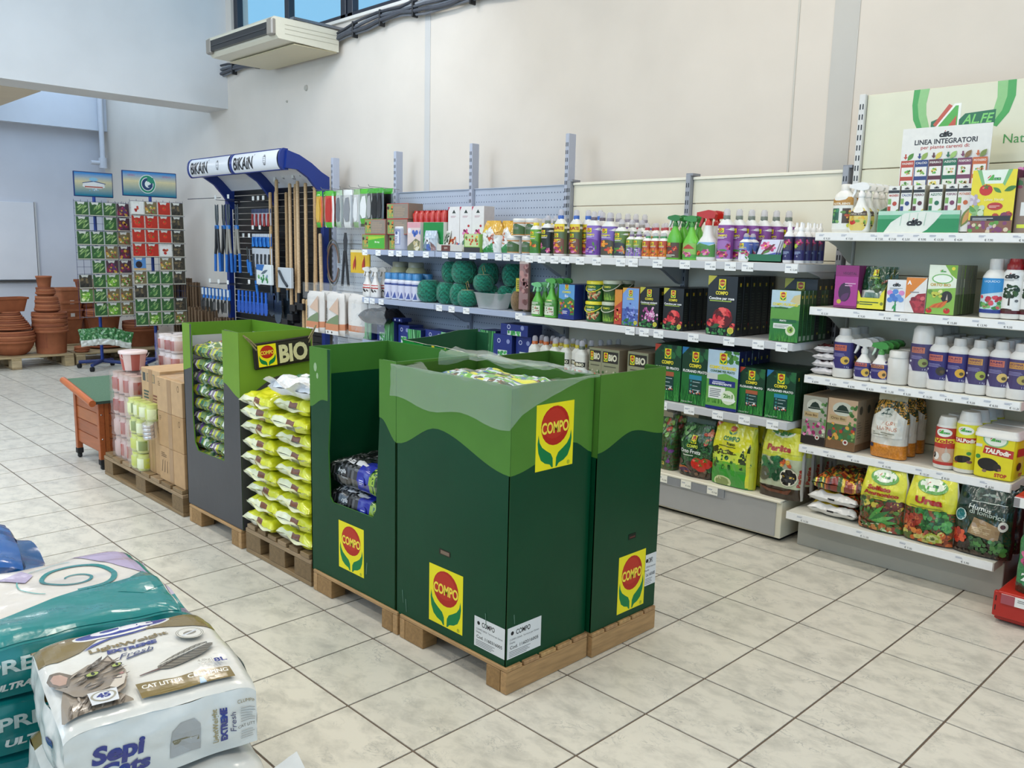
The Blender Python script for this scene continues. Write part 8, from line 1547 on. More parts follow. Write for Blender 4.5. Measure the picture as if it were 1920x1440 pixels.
TRW, FRK = trowel(), trowel(True); OR9 = ('first', 'second', 'third', 'fourth', 'fifth', 'sixth', 'seventh', 'eighth', 'ninth')
for k in range(8): spawn(TRW if k % 3 else FRK, 'blue-gripped black %s on the low left rail, %s from left' % ('trowel' if k % 3 else 'hand fork', OR9[k]), 'hand tool', (2.27, 7.28-k*.082, .985), R90, 'hand tools on the low rail')
mb = MB(); mb.tube([(0, 0, 0), (0, 0, -.12)], .013, '#1f5fc0', 'rubber', 8); mb2 = MB(); mb2.prism([(-.03, -.10), (.03, -.10), (.035, -.19), (.02, -.22), (-.02, -.22), (-.035, -.19)], frame((0, -.006, 0), (1, 0, 0), (0, 0, 1)), .004, '#2257b4', 'plastic'); SC = Proto('plastic_scoop', [('grip', mb.mesh('grip')), ('scoop', mb2.mesh('scoop'))], .03)
for k in range(8): spawn(SC, 'bright blue plastic scoop on the low hooks, %s from left' % OR9[k], 'hand tool', (2.30, 6.56-k*.078, .99), R90, 'blue scoops')
# bundles of cane and bark screens leaning at the wall
for k, (x, y, r_, z1, lb) in enumerate(((2.62, 8.62, .10, 1.02, 'tall roll of brown cane screen against the wall, left'), (2.62, 8.38, .09, .98, 'roll of brown cane screen against the wall, second'), (2.55, 8.02, .11, .72, 'short bundle of brown canes before the rolls, left'), (2.50, 7.74, .11, .70, 'short bundle of brown canes before the rolls, right'), (2.45, 7.2, .09, .66, 'bundle of brown canes below the trowels'))):
    t = thing('cane_bundle', lb, 'bundle', (x, y, 0)); rd = random.Random(k); mb = MB(); cm = MB(); cm.tube([(0, 0, 0), (0, 0, z1)], .014, '#6e553c', 'wood', 6); me = cm.mesh('cane')
    for i in range(18):
        a_ = 2*PI*i/18; rr = r_ if i % 3 else r_*.65; o = bpy.data.objects.new('cane', me); COLL.objects.link(o); o.parent = t; o.location = (rr*math.cos(a_), rr*math.sin(a_), 0)
    mb.tube([(r_*1.12*math.cos(2*PI*i/16), r_*1.12*math.sin(2*PI*i/16), z1*.6) for i in range(17)], .004, '#2c2620', 'twine', 5); mb.build('tie', t)
# ================================================================= revolving seed racks
def seed_card(kind, seed):
    r = random.Random(seed); w_, h = .137, .146; a = Art()
    bgc = {'tomato': '#b8301f', 'green': '#385f34', 'flower': '#4f3540', 'dark': '#3f3a30', 'white': '#e6e3dc', 'blue': '#5a8ac0', 'salad': '#5a7f3c', 'mixed': '#7a6a4a'}[kind]
    a.rect(0, 0, w_, h, bgc); a.rect(.004, .012, w_-.004, h-.006, bgc)
    if kind == 'tomato':
        for i in range(r.choice((1, 3, 5))): a.tomato(r.uniform(.035, .085), r.uniform(.035, .085), r.uniform(.018, .036), r.choice(('#c8281c', '#d83a24', '#b8241c')))
    elif kind == 'green': 
        for i in range(9): a.leaf(r.uniform(.0, .08), r.uniform(.01, .09), r.uniform(.05, .09), .014, r.uniform(.3, 1.2), r.choice(('#4a7f40', '#86a860', '#2a5228', '#a8bf84')))
    elif kind == 'salad': a.blobs(.02, .02, .1, .1, ['#8ac04a', '#b8d86a', '#5f9a34', '#dfe8b0'], 26, .010, .02, seed)
    elif kind == 'flower': a.blobs(.01, .02, .11, .1, ['#8a2c4a', '#c84a6a', '#5a3a6a', '#c8a03a', '#7a3a2c'], 22, .010, .018, seed)
    elif kind == 'dark': a.blobs(.01, .02, .11, .1, ['#4a4438', '#6a5a44', '#2c2a24', '#7a6a4c'], 16, .010, .018, seed)
    elif kind == 'white': a.blobs(.03, .03, .09, .09, ['#b8342c', '#c85a3a'], 5, .010, .018, seed)
    elif kind == 'blue': a.disc(.059, .07, .036, .038, '#2a2026', 16); a.rect(0, 0, w_, .03, '#c9a06a')
    else: a.blobs(.01, .02, .11, .1, ['#5f8a3c', '#c8a04a', '#8a4a3a', '#d8d0b0'], 22, .010, .016, seed)
    a.poly([(.02, h), (.03, h-.028), (.059, h-.020), (.088, h-.028), (.098, h)], '#dcdcd2'); a.rect(0, 0, w_, .010, '#cfc9b4'); a.rect(0, 0, .003, h, '#c4c6b4'); a.rect(w_-.003, 0, w_, h, '#c4c6b4')
    return fbox('seed_packet', w_, .006, h, bgc, a)
KD = {k: [seed_card(k, 100+i*7+len(k)) for i in range(3 if k in ('tomato', 'green', 'flower') else 2)] for k in ('tomato', 'green', 'flower', 'dark', 'white', 'blue', 'salad', 'mixed')}
def rack(label, x0, y, cols, rows, z0, pitch, grid, ang, sign, nm, kinds, sidecols):
    """front grid of wires runs along local x from x0; packets hang on it"""
    cx = x0+cols*.145/2
    t = thing('seed_rack', label, 'display rack', (cx, y, 0), ang); W_ = cols*.145; H_ = z0+rows*pitch
    mb = MB(); mb.tube([(0, .20, .08), (0, .20, H_+.06)], .018, '#1f3f94', 'painted_metal', 8); mb.build('pole', t)
    for k in range(4):
        a_ = PI/4+k*PI/2; mb = MB(); mb.tube([(0, .20, .09), (.26*math.cos(a_), .20+.26*math.sin(a_), .07)], .02, '#1c2f6a', 'painted_metal', 8); f = mb.build('foot', t); mb = MB(); mb.loft([(0, .02, .012), (.012, .028, .014), (.04, .028, .014), (.05, .02, .012)], 12, '#141416', 'rubber'); o = mb.build('caster', f); o.location = (.26*math.cos(a_), .20+.26*math.sin(a_), .001)
    # wire grids: front and the two returning sides
    for (xa, ya, xb, yb) in ((-W_/2, 0, W_/2, 0), (W_/2, 0, W_/2, .4)):
        mb = MB(); n = max(2, round(math.hypot(xb-xa, yb-ya)/.0725))
        for i in range(n+1): q = i/n; mb.tube([(xa+(xb-xa)*q, ya+(yb-ya)*q, z0-.02), (xa+(xb-xa)*q, ya+(yb-ya)*q, H_+.02)], .0022, '#26345f', 'painted_metal', 4)
        for k in range(rows*2+1): z = z0+k*pitch/2; mb.tube([(xa, ya, z), (xb, yb, z)], .0022, '#26345f', 'painted_metal', 4)
        mb.build('wire_grid', t, kind='stuff')
    for r_ in range(rows):
        z = z0+r_*pitch; mb = MB(); mb.tube([(-W_/2, -.055, z+.004), (W_/2, -.055, z+.004)], .003, '#a8acb4', 'steel', 5); mb.build('ledge_wire', t)
    c, s_ = math.cos(ang), math.sin(ang); rows_nm = ('bottom', 'second', 'third', 'fourth', 'fifth', 'sixth', 'seventh', 'eighth', 'ninth', 'tenth')
    rd = random.Random(len(label))
    for r_ in range(rows):
        for k in range(cols):
            kk = kinds[rows-1-r_][k]
            if kk == '.': continue
            kind = {'t': 'tomato', 'g': 'green', 'f': 'flower', 'd': 'dark', 'w': 'white', 'b': 'blue', 's': 'salad', 'm': 'mixed'}[kk]
            lx, ly, z = -W_/2+(k+.5)*.145, -.030, z0+r_*pitch+.004
            spawn(rd.choice(KD[kind]), '%s seed packet in the %s rack, %s row up, %s' % (kind, nm, rows_nm[r_], ('leftmost', 'second', 'third', 'fourth', 'fifth', 'sixth')[k]), 'seed packet', (cx+lx*c-ly*s_, y+lx*s_+ly*c, z), ang, 'seed packets', tilt=-.05)
    for r_ in range(rows):
        for k in range(2):
            if sidecols and rd.random() < .8:
                lx, ly, z = W_/2+.03, .10+k*.15, z0+r_*pitch+.004
                spawn(KD['dark'][k], 'dark seed packet on the shaded side of the %s rack, %s row, %s' % (nm, rows_nm[r_], ('near', 'far')[k]), 'seed packet', (cx+lx*c-ly*s_, y+lx*s_+ly*c, z), ang+PI/2-.3, 'seed packets')
    # sign on top
    w2, h2, kind = sign; mb = MB(); mb.box(-w2/2, w2/2, .19, .205, H_+.06, H_+.06+h2, '#1c2f6a', 'painted_metal', .003); st = mb.build('sign_frame', t)
    mb = MB(); mb.box(-w2/2+.01, w2/2-.01, .186, .19, H_+.07, H_+.05+h2, '#2c8fb0', 'card'); a = Art(); Wq, Hq = w2-.02, h2-.02
    n = 14
    for i in range(n):
        f = i/(n-1); c1 = mix('#1f7f9a', '#d8cda0', min(1, f*1.6)) if f < .62 else mix('#d8cda0', '#3f8ac8', (f-.62)/.38); a.rect(0, Hq*i/n, Wq, Hq*(i+1)/n+.0005, c1); 
    if kind == 'G':
        a.disc(Wq*.45, Hq*.5, Hq*.36, Hq*.40, '#d8e6e0', 24); a.disc(Wq*.45, Hq*.5, Hq*.33, Hq*.37, '#1c8a6a', 24); a.disc(Wq*.45, Hq*.5, Hq*.26, Hq*.29, '#e6eeea', 22); a.disc(Wq*.45, Hq*.5, Hq*.23, Hq*.26, '#1c3f6a', 22); a.disc(Wq*.46, Hq*.5, Hq*.13, Hq*.15, '#e6eeea', 16); a.rect(Wq*.46, Hq*.38, Wq*.46+Hq*.20, Hq*.50, '#1c3f6a'); a.poly([(Wq*.45, Hq*.55), (Wq*.45+Hq*.3, Hq*.55), (Wq*.45+Hq*.26, Hq*.78), (Wq*.45, Hq*.8)], '#1c8a6a'); a.disc(Wq*.47, Hq*.53, Hq*.07, Hq*.08, '#e6eeea', 12)
        a.text('GREEN', Wq*.15, Hq*.85, Hq*.07, '#b85a7a'); a.text('SEMENTI', Wq*.82, Hq*.85, Hq*.07, '#b85a7a')
    else:
        a.poly([(Wq*.2, Hq*.4), (Wq*.22, Hq*.55), (Wq*.5, Hq*.62), (Wq*.78, Hq*.55), (Wq*.8, Hq*.4), (Wq*.7, Hq*.33), (Wq*.3, Hq*.33)], '#e6e6e2'); a.poly([(Wq*.2, Hq*.56), (Wq*.5, Hq*.66), (Wq*.82, Hq*.56), (Wq*.82, Hq*.53), (Wq*.5, Hq*.62), (Wq*.2, Hq*.53)], '#1c3f7a'); a.rect(Wq*.26, Hq*.36, Wq*.74, Hq*.42, '#b8685a'); a.disc(Wq*.5, Hq*.72, Wq*.12, Hq*.08, '#8ac0d8', 14); a.blobs(Wq*.35, Hq*.22, Wq*.65, Hq*.3, ['#c9dce6', '#8ac0d8'], 10, .006, .01, 3)
    a.put(mb, frame((-w2/2+.01, .186, H_+.07), (1, 0, 0), (0, 0, 1))); mb.build('sign_face', st)
    return t
K1 = ['gggff', 'g.gff', 'gggmm', 'ggmff', '.gfff', 'dgsmf', 'sgmmf', '.gsmm']
K2 = ['wmtd', 'tttd', 'tttd', 'ttwd', 'b.md', 'mggd', 'dgg.', 'gggd', 'gsgm']
rack('left wire seed rack with small blue landscape sign on top', 1.395, 8.46, 4, 8, .61, .156, None, .04, (.42, .27, 'L'), 'left', [k[:4] for k in K1], False)
rack('right wire seed rack of tomato packets with round emblem sign', 1.93, 8.30, 4, 9, .50, .154, None, -.06, (.60, .28, 'G'), 'right', K2, False)
for k in range(5):
    spawn(KD[('flower', 'flower', 'mixed', 'flower', 'dark')[k]][0], 'reddish seed packet between the two racks, %s from top' % ('first', 'second', 'third', 'fourth', 'fifth')[k], 'seed packet', (1.915, 8.50, 1.70-k*.156), .05, 'seed packets between the racks')
for k, (x, z, an, lb) in enumerate(((1.44, .40, -.1, 'large green salad seed pouch at the foot of the left rack'), (1.62, .40, .15, 'large pouch with leafy picture beside the salad pouch'), (1.80, .36, .5, 'tilted dark green pouch sagging from the left rack'))):
    mb = MB(); pillow(mb, .20, .19, .03, lambda u, v, s_: ('#3f7a44' if pnoise(u*3+k, v*3, k) > -.1 else '#7fae7a' if pnoise(u*5, v*5, k) > 0 else '#2c5a34') if v > -.35 else '#cfd0c6', 18, 18, 60+k, .4, .008); o = spawn(Proto('seed_pouch', [('pouch', mb.mesh('pouch'))], .03), lb, 'seed packet', (x, 8.34, z), an); o.rotation_euler = (PI/2-.25, an*.6, 0)
for k, (x, z, w_, h, c, lb) in enumerate(((2.02, .11, .34, .13, '#7f8a90', 'lower grey clear crate on the floor behind the candle bucket'), (2.02, .245, .32, .14, '#9aa0a2', 'upper pale clear crate on the floor behind the candle bucket'))):
    t = thing('plastic_crate', lb, 'crate', (x+.1, 7.72, z-.11 if k == 0 else z-.11)); mb = MB(); mb.loft([(.0, w_*.46, .13), (h-.01, w_*.5, .15), (h-.009, w_*.53, .165), (h, w_*.53, .165)], 32, c, 'clear_tub', pw=8); mb.build('crate', t)
    for q in range(3): mb = MB(); mb.box(-w_*.42+q*w_*.28, -w_*.42+q*w_*.28+.08, -.1, .1, .005, h*.7, ('#c9c0b4', '#4a6a54', '#a8786a')[q], 'card'); mb.build('contents', t)
# ================================================================= foreground pallet of cat litter bags
def boxbag(w_, d, h, colf, seed, n=(44, 40, 12), r=.035, wr=.006):
    """block-shaped soft bag: top sheet and four flanks as one skin; local x width, y depth, z up. returns MB and top map"""
    S_ = Vector((seed*3.1, seed, 0)); mb = MB(); nu, nv, nh = n
    def dome(u, v): return h-.014*(abs(u)**14+abs(v)**14)-.004*(u*u+v*v)+noise.noise(Vector((u*1.9, v*1.9, 0))+S_)*wr*1.2+noise.noise(Vector((u*4.2, v*4.2, 3))+S_)*wr*.4
    def top(u, v, k=0.0): return Vector((u*w_/2*(1-.02*v*v), v*d/2*(1-.015*u*u), dome(u, v)+k))
    mb.grid(lambda i, j: top(-1+2*i/nu, -1+2*j/nv), nu, nv, lambda i, j: colf('top', -1+2*(i+.5)/nu, -1+2*(j+.5)/nv), 'film_bag')
    def flank(side, i, j, k=0.0):
        f = j/nh
        if side == 0: u, v = -1+2*i/nu, -1; nx, ny = 0, -1
        elif side == 1: u, v = 1, -1+2*i/nu; nx, ny = 1, 0
        elif side == 2: u, v = 1-2*i/nu, 1; nx, ny = 0, 1
        else: u, v = -1, 1-2*i/nu; nx, ny = -1, 0
        p = top(u, v); e = math.sin(min(1, f*1.02)*PI); s_ = (i/nu); cor = (1-abs(2*s_-1)**4)
        b = .010*e*cor+.008*cor*noise.noise(Vector((s_*5, f*2.5, side*5))+S_)+.004*noise.noise(Vector((s_*11, f*6, side))+S_)*e
        return Vector((p.x+nx*(b+k), p.y+ny*(b+k), p.z*(1-f)))
    for side in range(4): mb.grid(lambda i, j, side=side: flank(side, i, j), nu, nh, lambda i, j, side=side: colf(('front', 'right', 'back', 'left')[side], (i+.5)/nu, 1-(j+.5)/nh), 'film_bag', flip=True)
    return mb, top, flank, nu, nh
GO, NVB, WH = '#7d6a3a', '#26307f', '#dcdad4'
W_, D_, Hh = .335, .375, .138
def colcat(f, u, v):
    if f == 'top': return WH
    if f == 'back': return GO
    return WH
mb, top, flank, nu, nh = boxbag(W_, D_, Hh, colcat, 3, (64, 64, 20), wr=.0035)
t = thing('cat_litter_bag', 'white and gold cat litter bag with a tabby cat, topmost in front', 'cat litter', (-1.193, .112, .532), math.radians(-8.5)); mb.build('bag', t)
def tm(p, q, k=0.0): return top(max(-1, min(1, p/(W_/2))), max(-1, min(1, q/(D_/2))), k*1.6+.0008)
a = Art(); X = lambda f: (f-.5)*W_; Y = lambda f: ((f+.05)/1.05-.5)*D_
def U(*q): return [(X(p), Y(r)) for p, r in q]
a.poly(U((0, 1), (0, .70), (.10, .655), (.22, .70), (.37, .85), (.55, .84), (.743, .79), (.88, .73), (1, .66), (1, 1)), GO)
a.disc(X(.50), Y(.90), .098, .028, '#e6e4e0', 30, .10); a.disc(X(.50), Y(.905), .092, .022, '#2b3590', 30, .10); a.text('Cat', X(.50), Y(.925), .032, '#eceaf0', w=.125, bold=.06, shear=.2, rot=.08)
a.poly(U((.24, .70), (.30, .76), (.42, .81), (.62, .825), (.62, .815), (.42, .79), (.32, .74)), '#2b3590')
a.text('LightWeight', X(.49), Y(.685), .017, GO, w=.150, bold=.035, rot=.07); a.text('EXTREME', X(.49), Y(.608), .014, NVB, w=.092, bold=.06, shear=.1, rot=.0); a.text('Fresh', X(.50), Y(.53), .020, '#3a3f6a', w=.062, bold=.0, shear=.5, rot=.06); a.poly(U((.43, .475), (.57, .50), (.585, .515), (.43, .49)), '#3a3f6a')
a.poly(U((.445, .255), (.55, .278), (.87, .425), (.875, .415), (.56, .262), (.447, .245)), '#6a4f48')
for i in range(26):
    q = i/25; cx, cy = X(.55+.30*q), Y(.275+.135*q); L = .026*math.sin(min(1, q*.8+.16)*PI)**.6+.006
    a.leaf(cx, cy, L, .0075, 1.05, ('#7d786d', '#666157', '#8a857a')[i % 3]); a.leaf(cx, cy, L*1.25, .0075, -.32, ('#867f73', '#6e685d', '#5f5a50')[i % 3])
a.poly(U((.50, .262), (.86, .419), (.862, .413), (.50, .256)), '#e0ddd4')
a.poly(U((.396, .137), (.60, .112), (.75, .125), (.896, .102), (.900, -.028), (.60, -.03), (.397, -.043)), GO); a.text('CAT LITTER', X(.525), Y(.087), .0125, '#efece2', w=.072, bold=.02, rot=-.02); a.text('CLUMPING', X(.770), Y(.083), .0125, '#efece2', w=.074, bold=.02, rot=-.08); a.lines(X(.50), Y(.0), X(.62), Y(.05), 3, '#94835a', 3, .3)
a.poly(U((.70, -.01), (.715, .06), (.735, .05), (.74, .0)), '#8fb0c8')
a.text('4,8kg', X(.785), Y(.212), .009, '#8f8a80', w=.024); a.text('10,6lb', X(.785), Y(.178), .008, '#8f8a80', w=.024); a.text('8L', X(.872), Y(.19), .015, NVB, w=.024, bold=.04); a.rect(X(.828), Y(.17), X(.830), Y(.22), '#8f8a80')
for rr, c in ((.027, '#8f8a78'), (.0255, WH), (.0235, '#8f8a78'), (.022, WH)): a.disc(X(.818), Y(.595), rr, rr, c, 26)
a.disc(X(.818), Y(.595), .014, .009, '#8f8a80', 14, .3); a.poly(U((.76, .57), (.77, .56), (.875, .62), (.865, .63)), '#c9ced6')
C1, C2, C3, C4 = '#8f8273', '#6d6053', '#b9ab9b', '#4a3f36'
a.poly(U((.073, .299), (.036, .15), (.013, .017), (.041, -.031), (.184, -.045), (.358, -.045), (.356, .016), (.328, .061), (.29, .13)), C1)
r = random.Random(4)
for i in range(34): a.leaf(X(r.uniform(.04, .30)), Y(r.uniform(-.03, .10)), .022, .0045, r.uniform(.9, 1.7), (C2, C4, C2, '#a4978a')[i % 4])
a.poly(U((.03, .33), (.09, .28), (.13, .40), (.167, .426), (.221, .459), (.262, .459), (.30, .47), (.342, .445), (.37, .387), (.387, .312), (.385, .251), (.364, .186), (.343, .124), (.305, .085), (.20, .09), (.10, .16)), C1)
a.poly(U((.26, .12), (.30, .09), (.345, .125), (.366, .186), (.386, .251), (.385, .31), (.36, .30), (.30, .22)), C3)
a.poly(U((.013, .44), (.035, .485), (.082, .468), (.135, .395), (.10, .29), (.055, .30), (.019, .375)), C2); a.poly(U((.03, .43), (.05, .455), (.08, .44), (.11, .385), (.09, .32), (.06, .325), (.035, .38)), '#b39282')
a.poly(U((.289, .45), (.337, .512), (.35, .44), (.345, .40)), C2); a.poly(U((.305, .45), (.333, .49), (.34, .43)), '#b8a898')
for i in range(46): q = r.uniform(.11, .34); a.leaf(X(q), Y(r.uniform(.12, .40)+(q-.2)*.12), .024, .0040, .35+r.uniform(-.25, .6), (C2, C4, '#a59787', C2)[i % 4])
for i in range(5): a.leaf(X(.20+.018*i), Y(.385+.010*i), .022, .0045, .9+.05*i, C4)
a.poly(U((.27, .14), (.30, .11), (.34, .135), (.36, .19), (.375, .24), (.33, .235)), '#cfc4b6')
for ex, ey, r_ in ((.221, .322, .0085), (.350, .352, .0065)): a.disc(X(ex), Y(ey), r_*1.6, r_*1.05, '#2c261f', 16, .2); a.disc(X(ex), Y(ey), r_*1.25, r_*.82, '#a4b05a', 16, .2); a.disc(X(ex)+.001, Y(ey)+.001, r_*.4, r_*.75, '#16140f', 10)
a.poly(U((.34, .262), (.362, .266), (.368, .246), (.352, .238)), '#a8746a'); a.poly(U((.299, .222), (.342, .208), (.352, .226), (.342, .200), (.30, .214)), '#4f3a32')
for i in range(4): a.poly(U((.345, .225-.01*i), (.43, .215-.035*i), (.43, .213-.035*i)), '#e9e6e0')
a.poly(U((.154, .115), (.296, .108), (.282, -.037), (.154, -.040)), '#d6d8dc'); a.disc(X(.222), Y(.060), .021, .017, '#9a9585', 22); a.disc(X(.222), Y(.060), .017, .0135, '#d6d8dc', 22); a.text('45', X(.222), Y(.064), .014, NVB, w=.023, bold=.05); a.text('LONG LASTING', X(.220), Y(-.012), .0055, '#33333a', w=.040)
mb = MB(); a.put(mb, tm, 'film_bag', clip=(X(.005), Y(.002), X(.995), Y(.998)), cell=(.011, .011)); mb.build('printed_front', t)
b = Art(); L_ = 1.0
def fm(p, q, k=0.0): return flank(0, max(0, min(1, p/W_))*nu, (1-q/Hh)*nh, k+.0012)
b.text('Sepi', .085, .082, .036, NVB, w=.085, bold=.045, shear=.1); b.text('Cats', .095, .042, .032, NVB, w=.085, bold=.045, shear=.1); b.poly([(.17, .03), (.175, .09), (.19, .105), (.215, .105), (.225, .09), (.225, .03)], '#a8a7a6'); b.rect(.175, .055, .222, .068, '#7a7358'); b.text('EXCLUSIVE', .198, .0615, .006, '#e0dccb', w=.04)
b.text('LightWeight', .252, .070, .010, '#9a8a5a', w=.075, rot=PI/2, bold=.02); b.text('EXTREME', .268, .070, .012, NVB, w=.075, rot=PI/2, bold=.06); b.text('Fresh', .286, .070, .012, '#3a3f6a', w=.045, rot=PI/2, shear=.4)
b.text('CLUMPING', .318, .112, .008, '#8a7a4a', w=.045); b.lines(.302, .062, .338, .10, 6, '#9a9a98', 2, .25); b.text('CAT LITTER', .318, .052, .007, '#55514a', w=.045); b.lines(.302, .02, .338, .045, 4, '#a3a3a0', 4, .25)
mb = MB(); b.put(mb, fm, 'film_bag', clip=(.004, .004, W_-.004, Hh-.006), cell=(.016, .016)); mb.build('printed_base', t)
c = Art(); c.text('8', .30, .085, .026, NVB, rot=-PI/2, bold=.05); c.rect(.302, .06, .304, .075, '#55555f'); c.text('5,36 L', .30, .04, .011, '#55555f', rot=-PI/2); c.rect(.33, .04, .345, .06, '#2c2c50')
mb = MB(); c.put(mb, lambda p, q, k=0.0: flank(3, max(0, min(1, p/D_))*nu, (1-q/Hh)*nh, k+.0012), 'film_bag', clip=(.004, .004, D_-.004, Hh-.006), cell=(.016, .016)); mb.build('printed_flank', t)
mb = MB(); mb.grid(lambda i, j: (-W_/2*.98+W_*.98*i/24, D_/2-.004+.028*j/3, Hh-.030-.012*j/3+.006*math.sin(i*.5+j)), 24, 3, GO, 'film_bag'); mb.build('seal', t)
# the bag beneath and the ones below it
def colb(f, u, v):
    if f == 'front': return NVB if .42 < u < .60 and v > .45 else GO if u > .60 and v > .4 else WH if u > .12 else '#b9b5ad'
    if f == 'left': return '#8f866c' if v < .5 else '#3a3f78' if u > .6 else WH
    return GO if v > .6 else WH
names = ('second cat litter bag down, blue and gold edge showing beneath the top one', 'third cat litter bag down in the white and gold stack', 'bottom cat litter bag in the white and gold stack')
for k in range(3):
    mb, tp, fl, nu2, nh2 = boxbag(W_*1.03, D_*1.02, .124, colb, 11+k, (28, 24, 8))
    t = thing('cat_litter_bag', names[k], 'cat litter', (-1.205+.006*k, .080, .394-k*.125), math.radians(-8.5+(1.5, -1, 2)[k])); mb.build('bag', t)
    if k == 0:
        mb = MB(); mb.grid(lambda i, j: (.02+.20*i/12, -D_/2-.03-.05*j/5, .118+.012*math.sin(i*.6)-.004*j), 12, 5, '#cfcfcd', 'film_bag'); mb.build('open_flap', t)
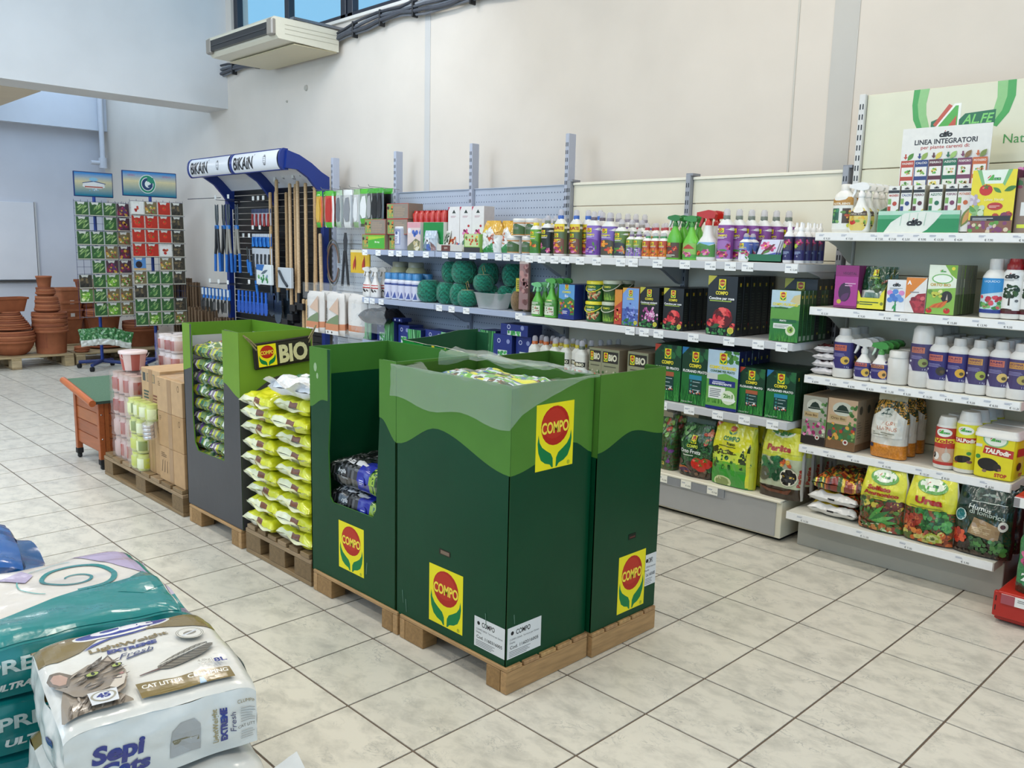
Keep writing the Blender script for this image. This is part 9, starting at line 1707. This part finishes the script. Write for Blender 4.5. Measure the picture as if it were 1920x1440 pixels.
# teal litter bags beside it
TE = '#0f7f80'
def colt(f, u, v):
    if f == 'top':
        e = -.52+.35*math.sin((u+.35)*1.5)*.6+.1*u
        return TE if v < -.88 else '#dbd4cc'
    return TE if f != 'right' or v < .6 else '#8f949a'
Wt, Dt, Ht = .62, .47, .125
BT = (-1.275, .640)
for k in range(4):
    mb, tp, fl, nu3, nh3 = boxbag(Wt, Dt, Ht, colt, 31+k, (60, 44, 12), wr=.009)
    t = thing('cat_litter_bag', ('topmost teal and white cat litter bag with a spiral tail', 'second teal cat litter bag down, slogan on its flank', 'third teal cat litter bag down', 'bottom teal cat litter bag on the pallet')[k], 'cat litter', (BT[0]+(0, .01, -.012, .006)[k], BT[1], .520-k*.125), math.radians((-5, -4, -6, -5)[k])); mb.build('bag', t)
    if k < 3:
        b = Art(); b.text(('PREZIOSA', 'PREZIOSA', 'PREZIOSA')[k], Wt*.55, .085, .034, '#c9dcda', w=.26, bold=.03); b2 = Art(); b2.text(('ULTRA CLUMPING', 'ULTRA clump', 'ULTRA clump')[k], Wt*.52, .032, .018, '#e0e8e6', w=.20, bold=.05, shear=.25)
        for bb in (b, b2): mb = MB(); bb.put(mb, lambda p, q, kk=0.0: fl(0, max(0, min(1, p/Wt))*nu3, (1-q/Ht)*nh3, kk+.0012), 'film_bag', clip=(.005, .005, Wt-.005, Ht-.006), cell=(.02, .02)); mb.build('lettering', t)
    if k == 0:
        a = Art(); edge = [(-.31+.62*i/30, (-.52+.26*math.sin((-1+2*i/30+.2)*1.5)+.14*(-1+2*i/30))*Dt/2+.012) for i in range(31)]; a.poly([(-.31, -.235)]+edge+[(.31, -.235)], TE); a.poly([(.16, .235), (.31, .235), (.31, -.02), (.25, .08)], '#b3a4c4'); a.poly([(.295, .235), (.31, .235), (.31, -.1), (.30, -.1)], TE)
        def sp(r0, r1, th0, th1, n, w0, w1, cx, cy, asp, col):
            pts = []
            for i in range(n):
                q = i/(n-1); a_ = th0+(th1-th0)*q; rr = r0+(r1-r0)*q; pts.append((cx+rr*math.cos(a_), cy+rr*asp*math.sin(a_), w0+(w1-w0)*q, a_))
            for (x0, y0_, ww, aa), (x1_, y1_, w2, ab) in zip(pts, pts[1:]): a.p.append(([(x0-math.cos(aa)*ww, y0_-math.sin(aa)*ww), (x1_-math.cos(ab)*w2, y1_-math.sin(ab)*w2), (x1_+math.cos(ab)*w2, y1_+math.sin(ab)*w2), (x0+math.cos(aa)*ww, y0_+math.sin(aa)*ww)], col, 9))
        sp(.018, .105, 2.6, 2.6-4.1*PI*.82, 60, .0022, .0075, .135, .055, 1.0, TE)
        sp(.118, .122, 4.0, 1.4, 20, .0016, .0016, .135, .055, 1.0, '#5aa8a4')
        a.k = 10; a.poly([(.25, -.02), (.29, .02), (.305, -.10), (.25, -.13), (.20, -.10)], TE); a.poly([(-.02, .13), (.045, .175), (.06, .12), (.035, .075)], '#b3a4c4')
        a.text('ULTRA', -.16, -.02, .036, '#a9a3c0', w=.075, rot=-2.0, bold=.05); a.text('clump', -.11, .03, .026, '#3f8f8c', w=.09, rot=-2.2, shear=.4); a.poly([(-.14, .235), (-.07, .235), (-.05, .16), (-.12, .14), (-.2, .12), (-.31, .1), (-.31, .235)], '#14529c'); a.text('SUPER', -.085, .175, .030, '#dfe4ee', rot=-2.3, w=.07, bold=.04)
        a.disc(-.24, -.14, .075, .075, TE, 26); a.poly([(-.29, -.12), (-.25, -.10), (-.23, -.13)], '#dcd8d0'); a.poly([(-.27, -.19), (-.22, -.16), (-.215, -.20)], '#dcd8d0'); a.poly([(-.175, -.105), (-.16, -.12), (-.18, -.13)], '#e6e3de')
        for i in range(2): a.poly([(-.21+.03*i, -.07), (-.20+.035*i, -.035), (-.199+.035*i, -.036), (-.207+.03*i, -.071)], '#4a5a5a')
        mb = MB(); a.put(mb, lambda p, q, kk=0.0: tp(max(-1, min(1, p/(Wt/2))), max(-1, min(1, q/(Dt/2))), kk*1.4+.001), 'film_bag', clip=(-Wt/2+.004, -Dt/2+.004, Wt/2-.004, Dt/2-.004), cell=(.02, .02)); mb.build('printed_top', t)
        mb = MB(); mb.grid(lambda i, j: (Wt/2-.006+.045*j/4, -Dt/2*.96+Dt*.96*i/24, Ht-.055-.014*j/4+.008*math.sin(i*.45+j*.6)), 24, 4, lambda i, j: '#9c8fb0' if 6 > i > 1 else TE if i < 10 else '#b9aec6', 'film_bag', flip=True); mb.build('seal', t)
        mb = MB(); mb.grid(lambda i, j: fl(0, nu3*(.70+.24*i/8), nh3*(.10+.42*j/4), .003), 8, 4, '#8d9391', 'paper', flip=True); mb.build('grey_patch', t)
# blue litter bags at the left edge
def colu(f, u, v):
    if f == 'top': return '#1458a4' if (v > -.1 or u > .62) else '#c3cfdd' if v < -.35 or u < .2 else '#1c66b4'
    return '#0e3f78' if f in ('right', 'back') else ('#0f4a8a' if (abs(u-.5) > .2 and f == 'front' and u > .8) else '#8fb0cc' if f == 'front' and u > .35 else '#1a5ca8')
for k in range(4):
    mb, tp, fl, n4, m4 = boxbag(.60, .42, .12, colu, 51+k, (44, 36, 10), wr=.012)
    t = thing('cat_litter_bag', ('topmost glossy blue bag at the left frame edge', 'second blue bag down with upturned sealed end', 'third blue bag down beside the teal stack', 'bottom blue bag beside the teal stack')[k], 'cat litter', (-1.455+(0, -.028, 0, 0)[k], 1.13-(0, .035, .02, .0)[k], .535-k*.128), math.radians((-8, -12, -5, -5)[k])); mb.build('bag', t)
    mb = MB(); mb.grid(lambda i, j: (.292+.075*j/5*(.5+.5*math.sin(PI*i/20)), -.19+.38*i/20, .062-.004*j+.014*math.sin(i*.5+k)*j/5+(.006*j if k else 0)), 20, 5, '#16528f' if k == 0 else '#0d3a6c', 'film_bag', flip=True); mb.build('seal', t)
    if k == 0:
        b = Art(); b.rect(.30, .02, .44, .085, '#12345f'); b.rect(.315, .025, .42, .075, '#7fa8c6'); mb = MB(); b.put(mb, lambda p, q, kk=0.0: fl(0, p/.60*n4, (1-q/.12)*m4, kk+.001), 'film_bag', cell=(.02, .02)); mb.build('printed_panel', t)
euro_pallet('pallet in the left foreground beneath the litter stacks', -1.60, -.98, -.12, 1.38, n=9)
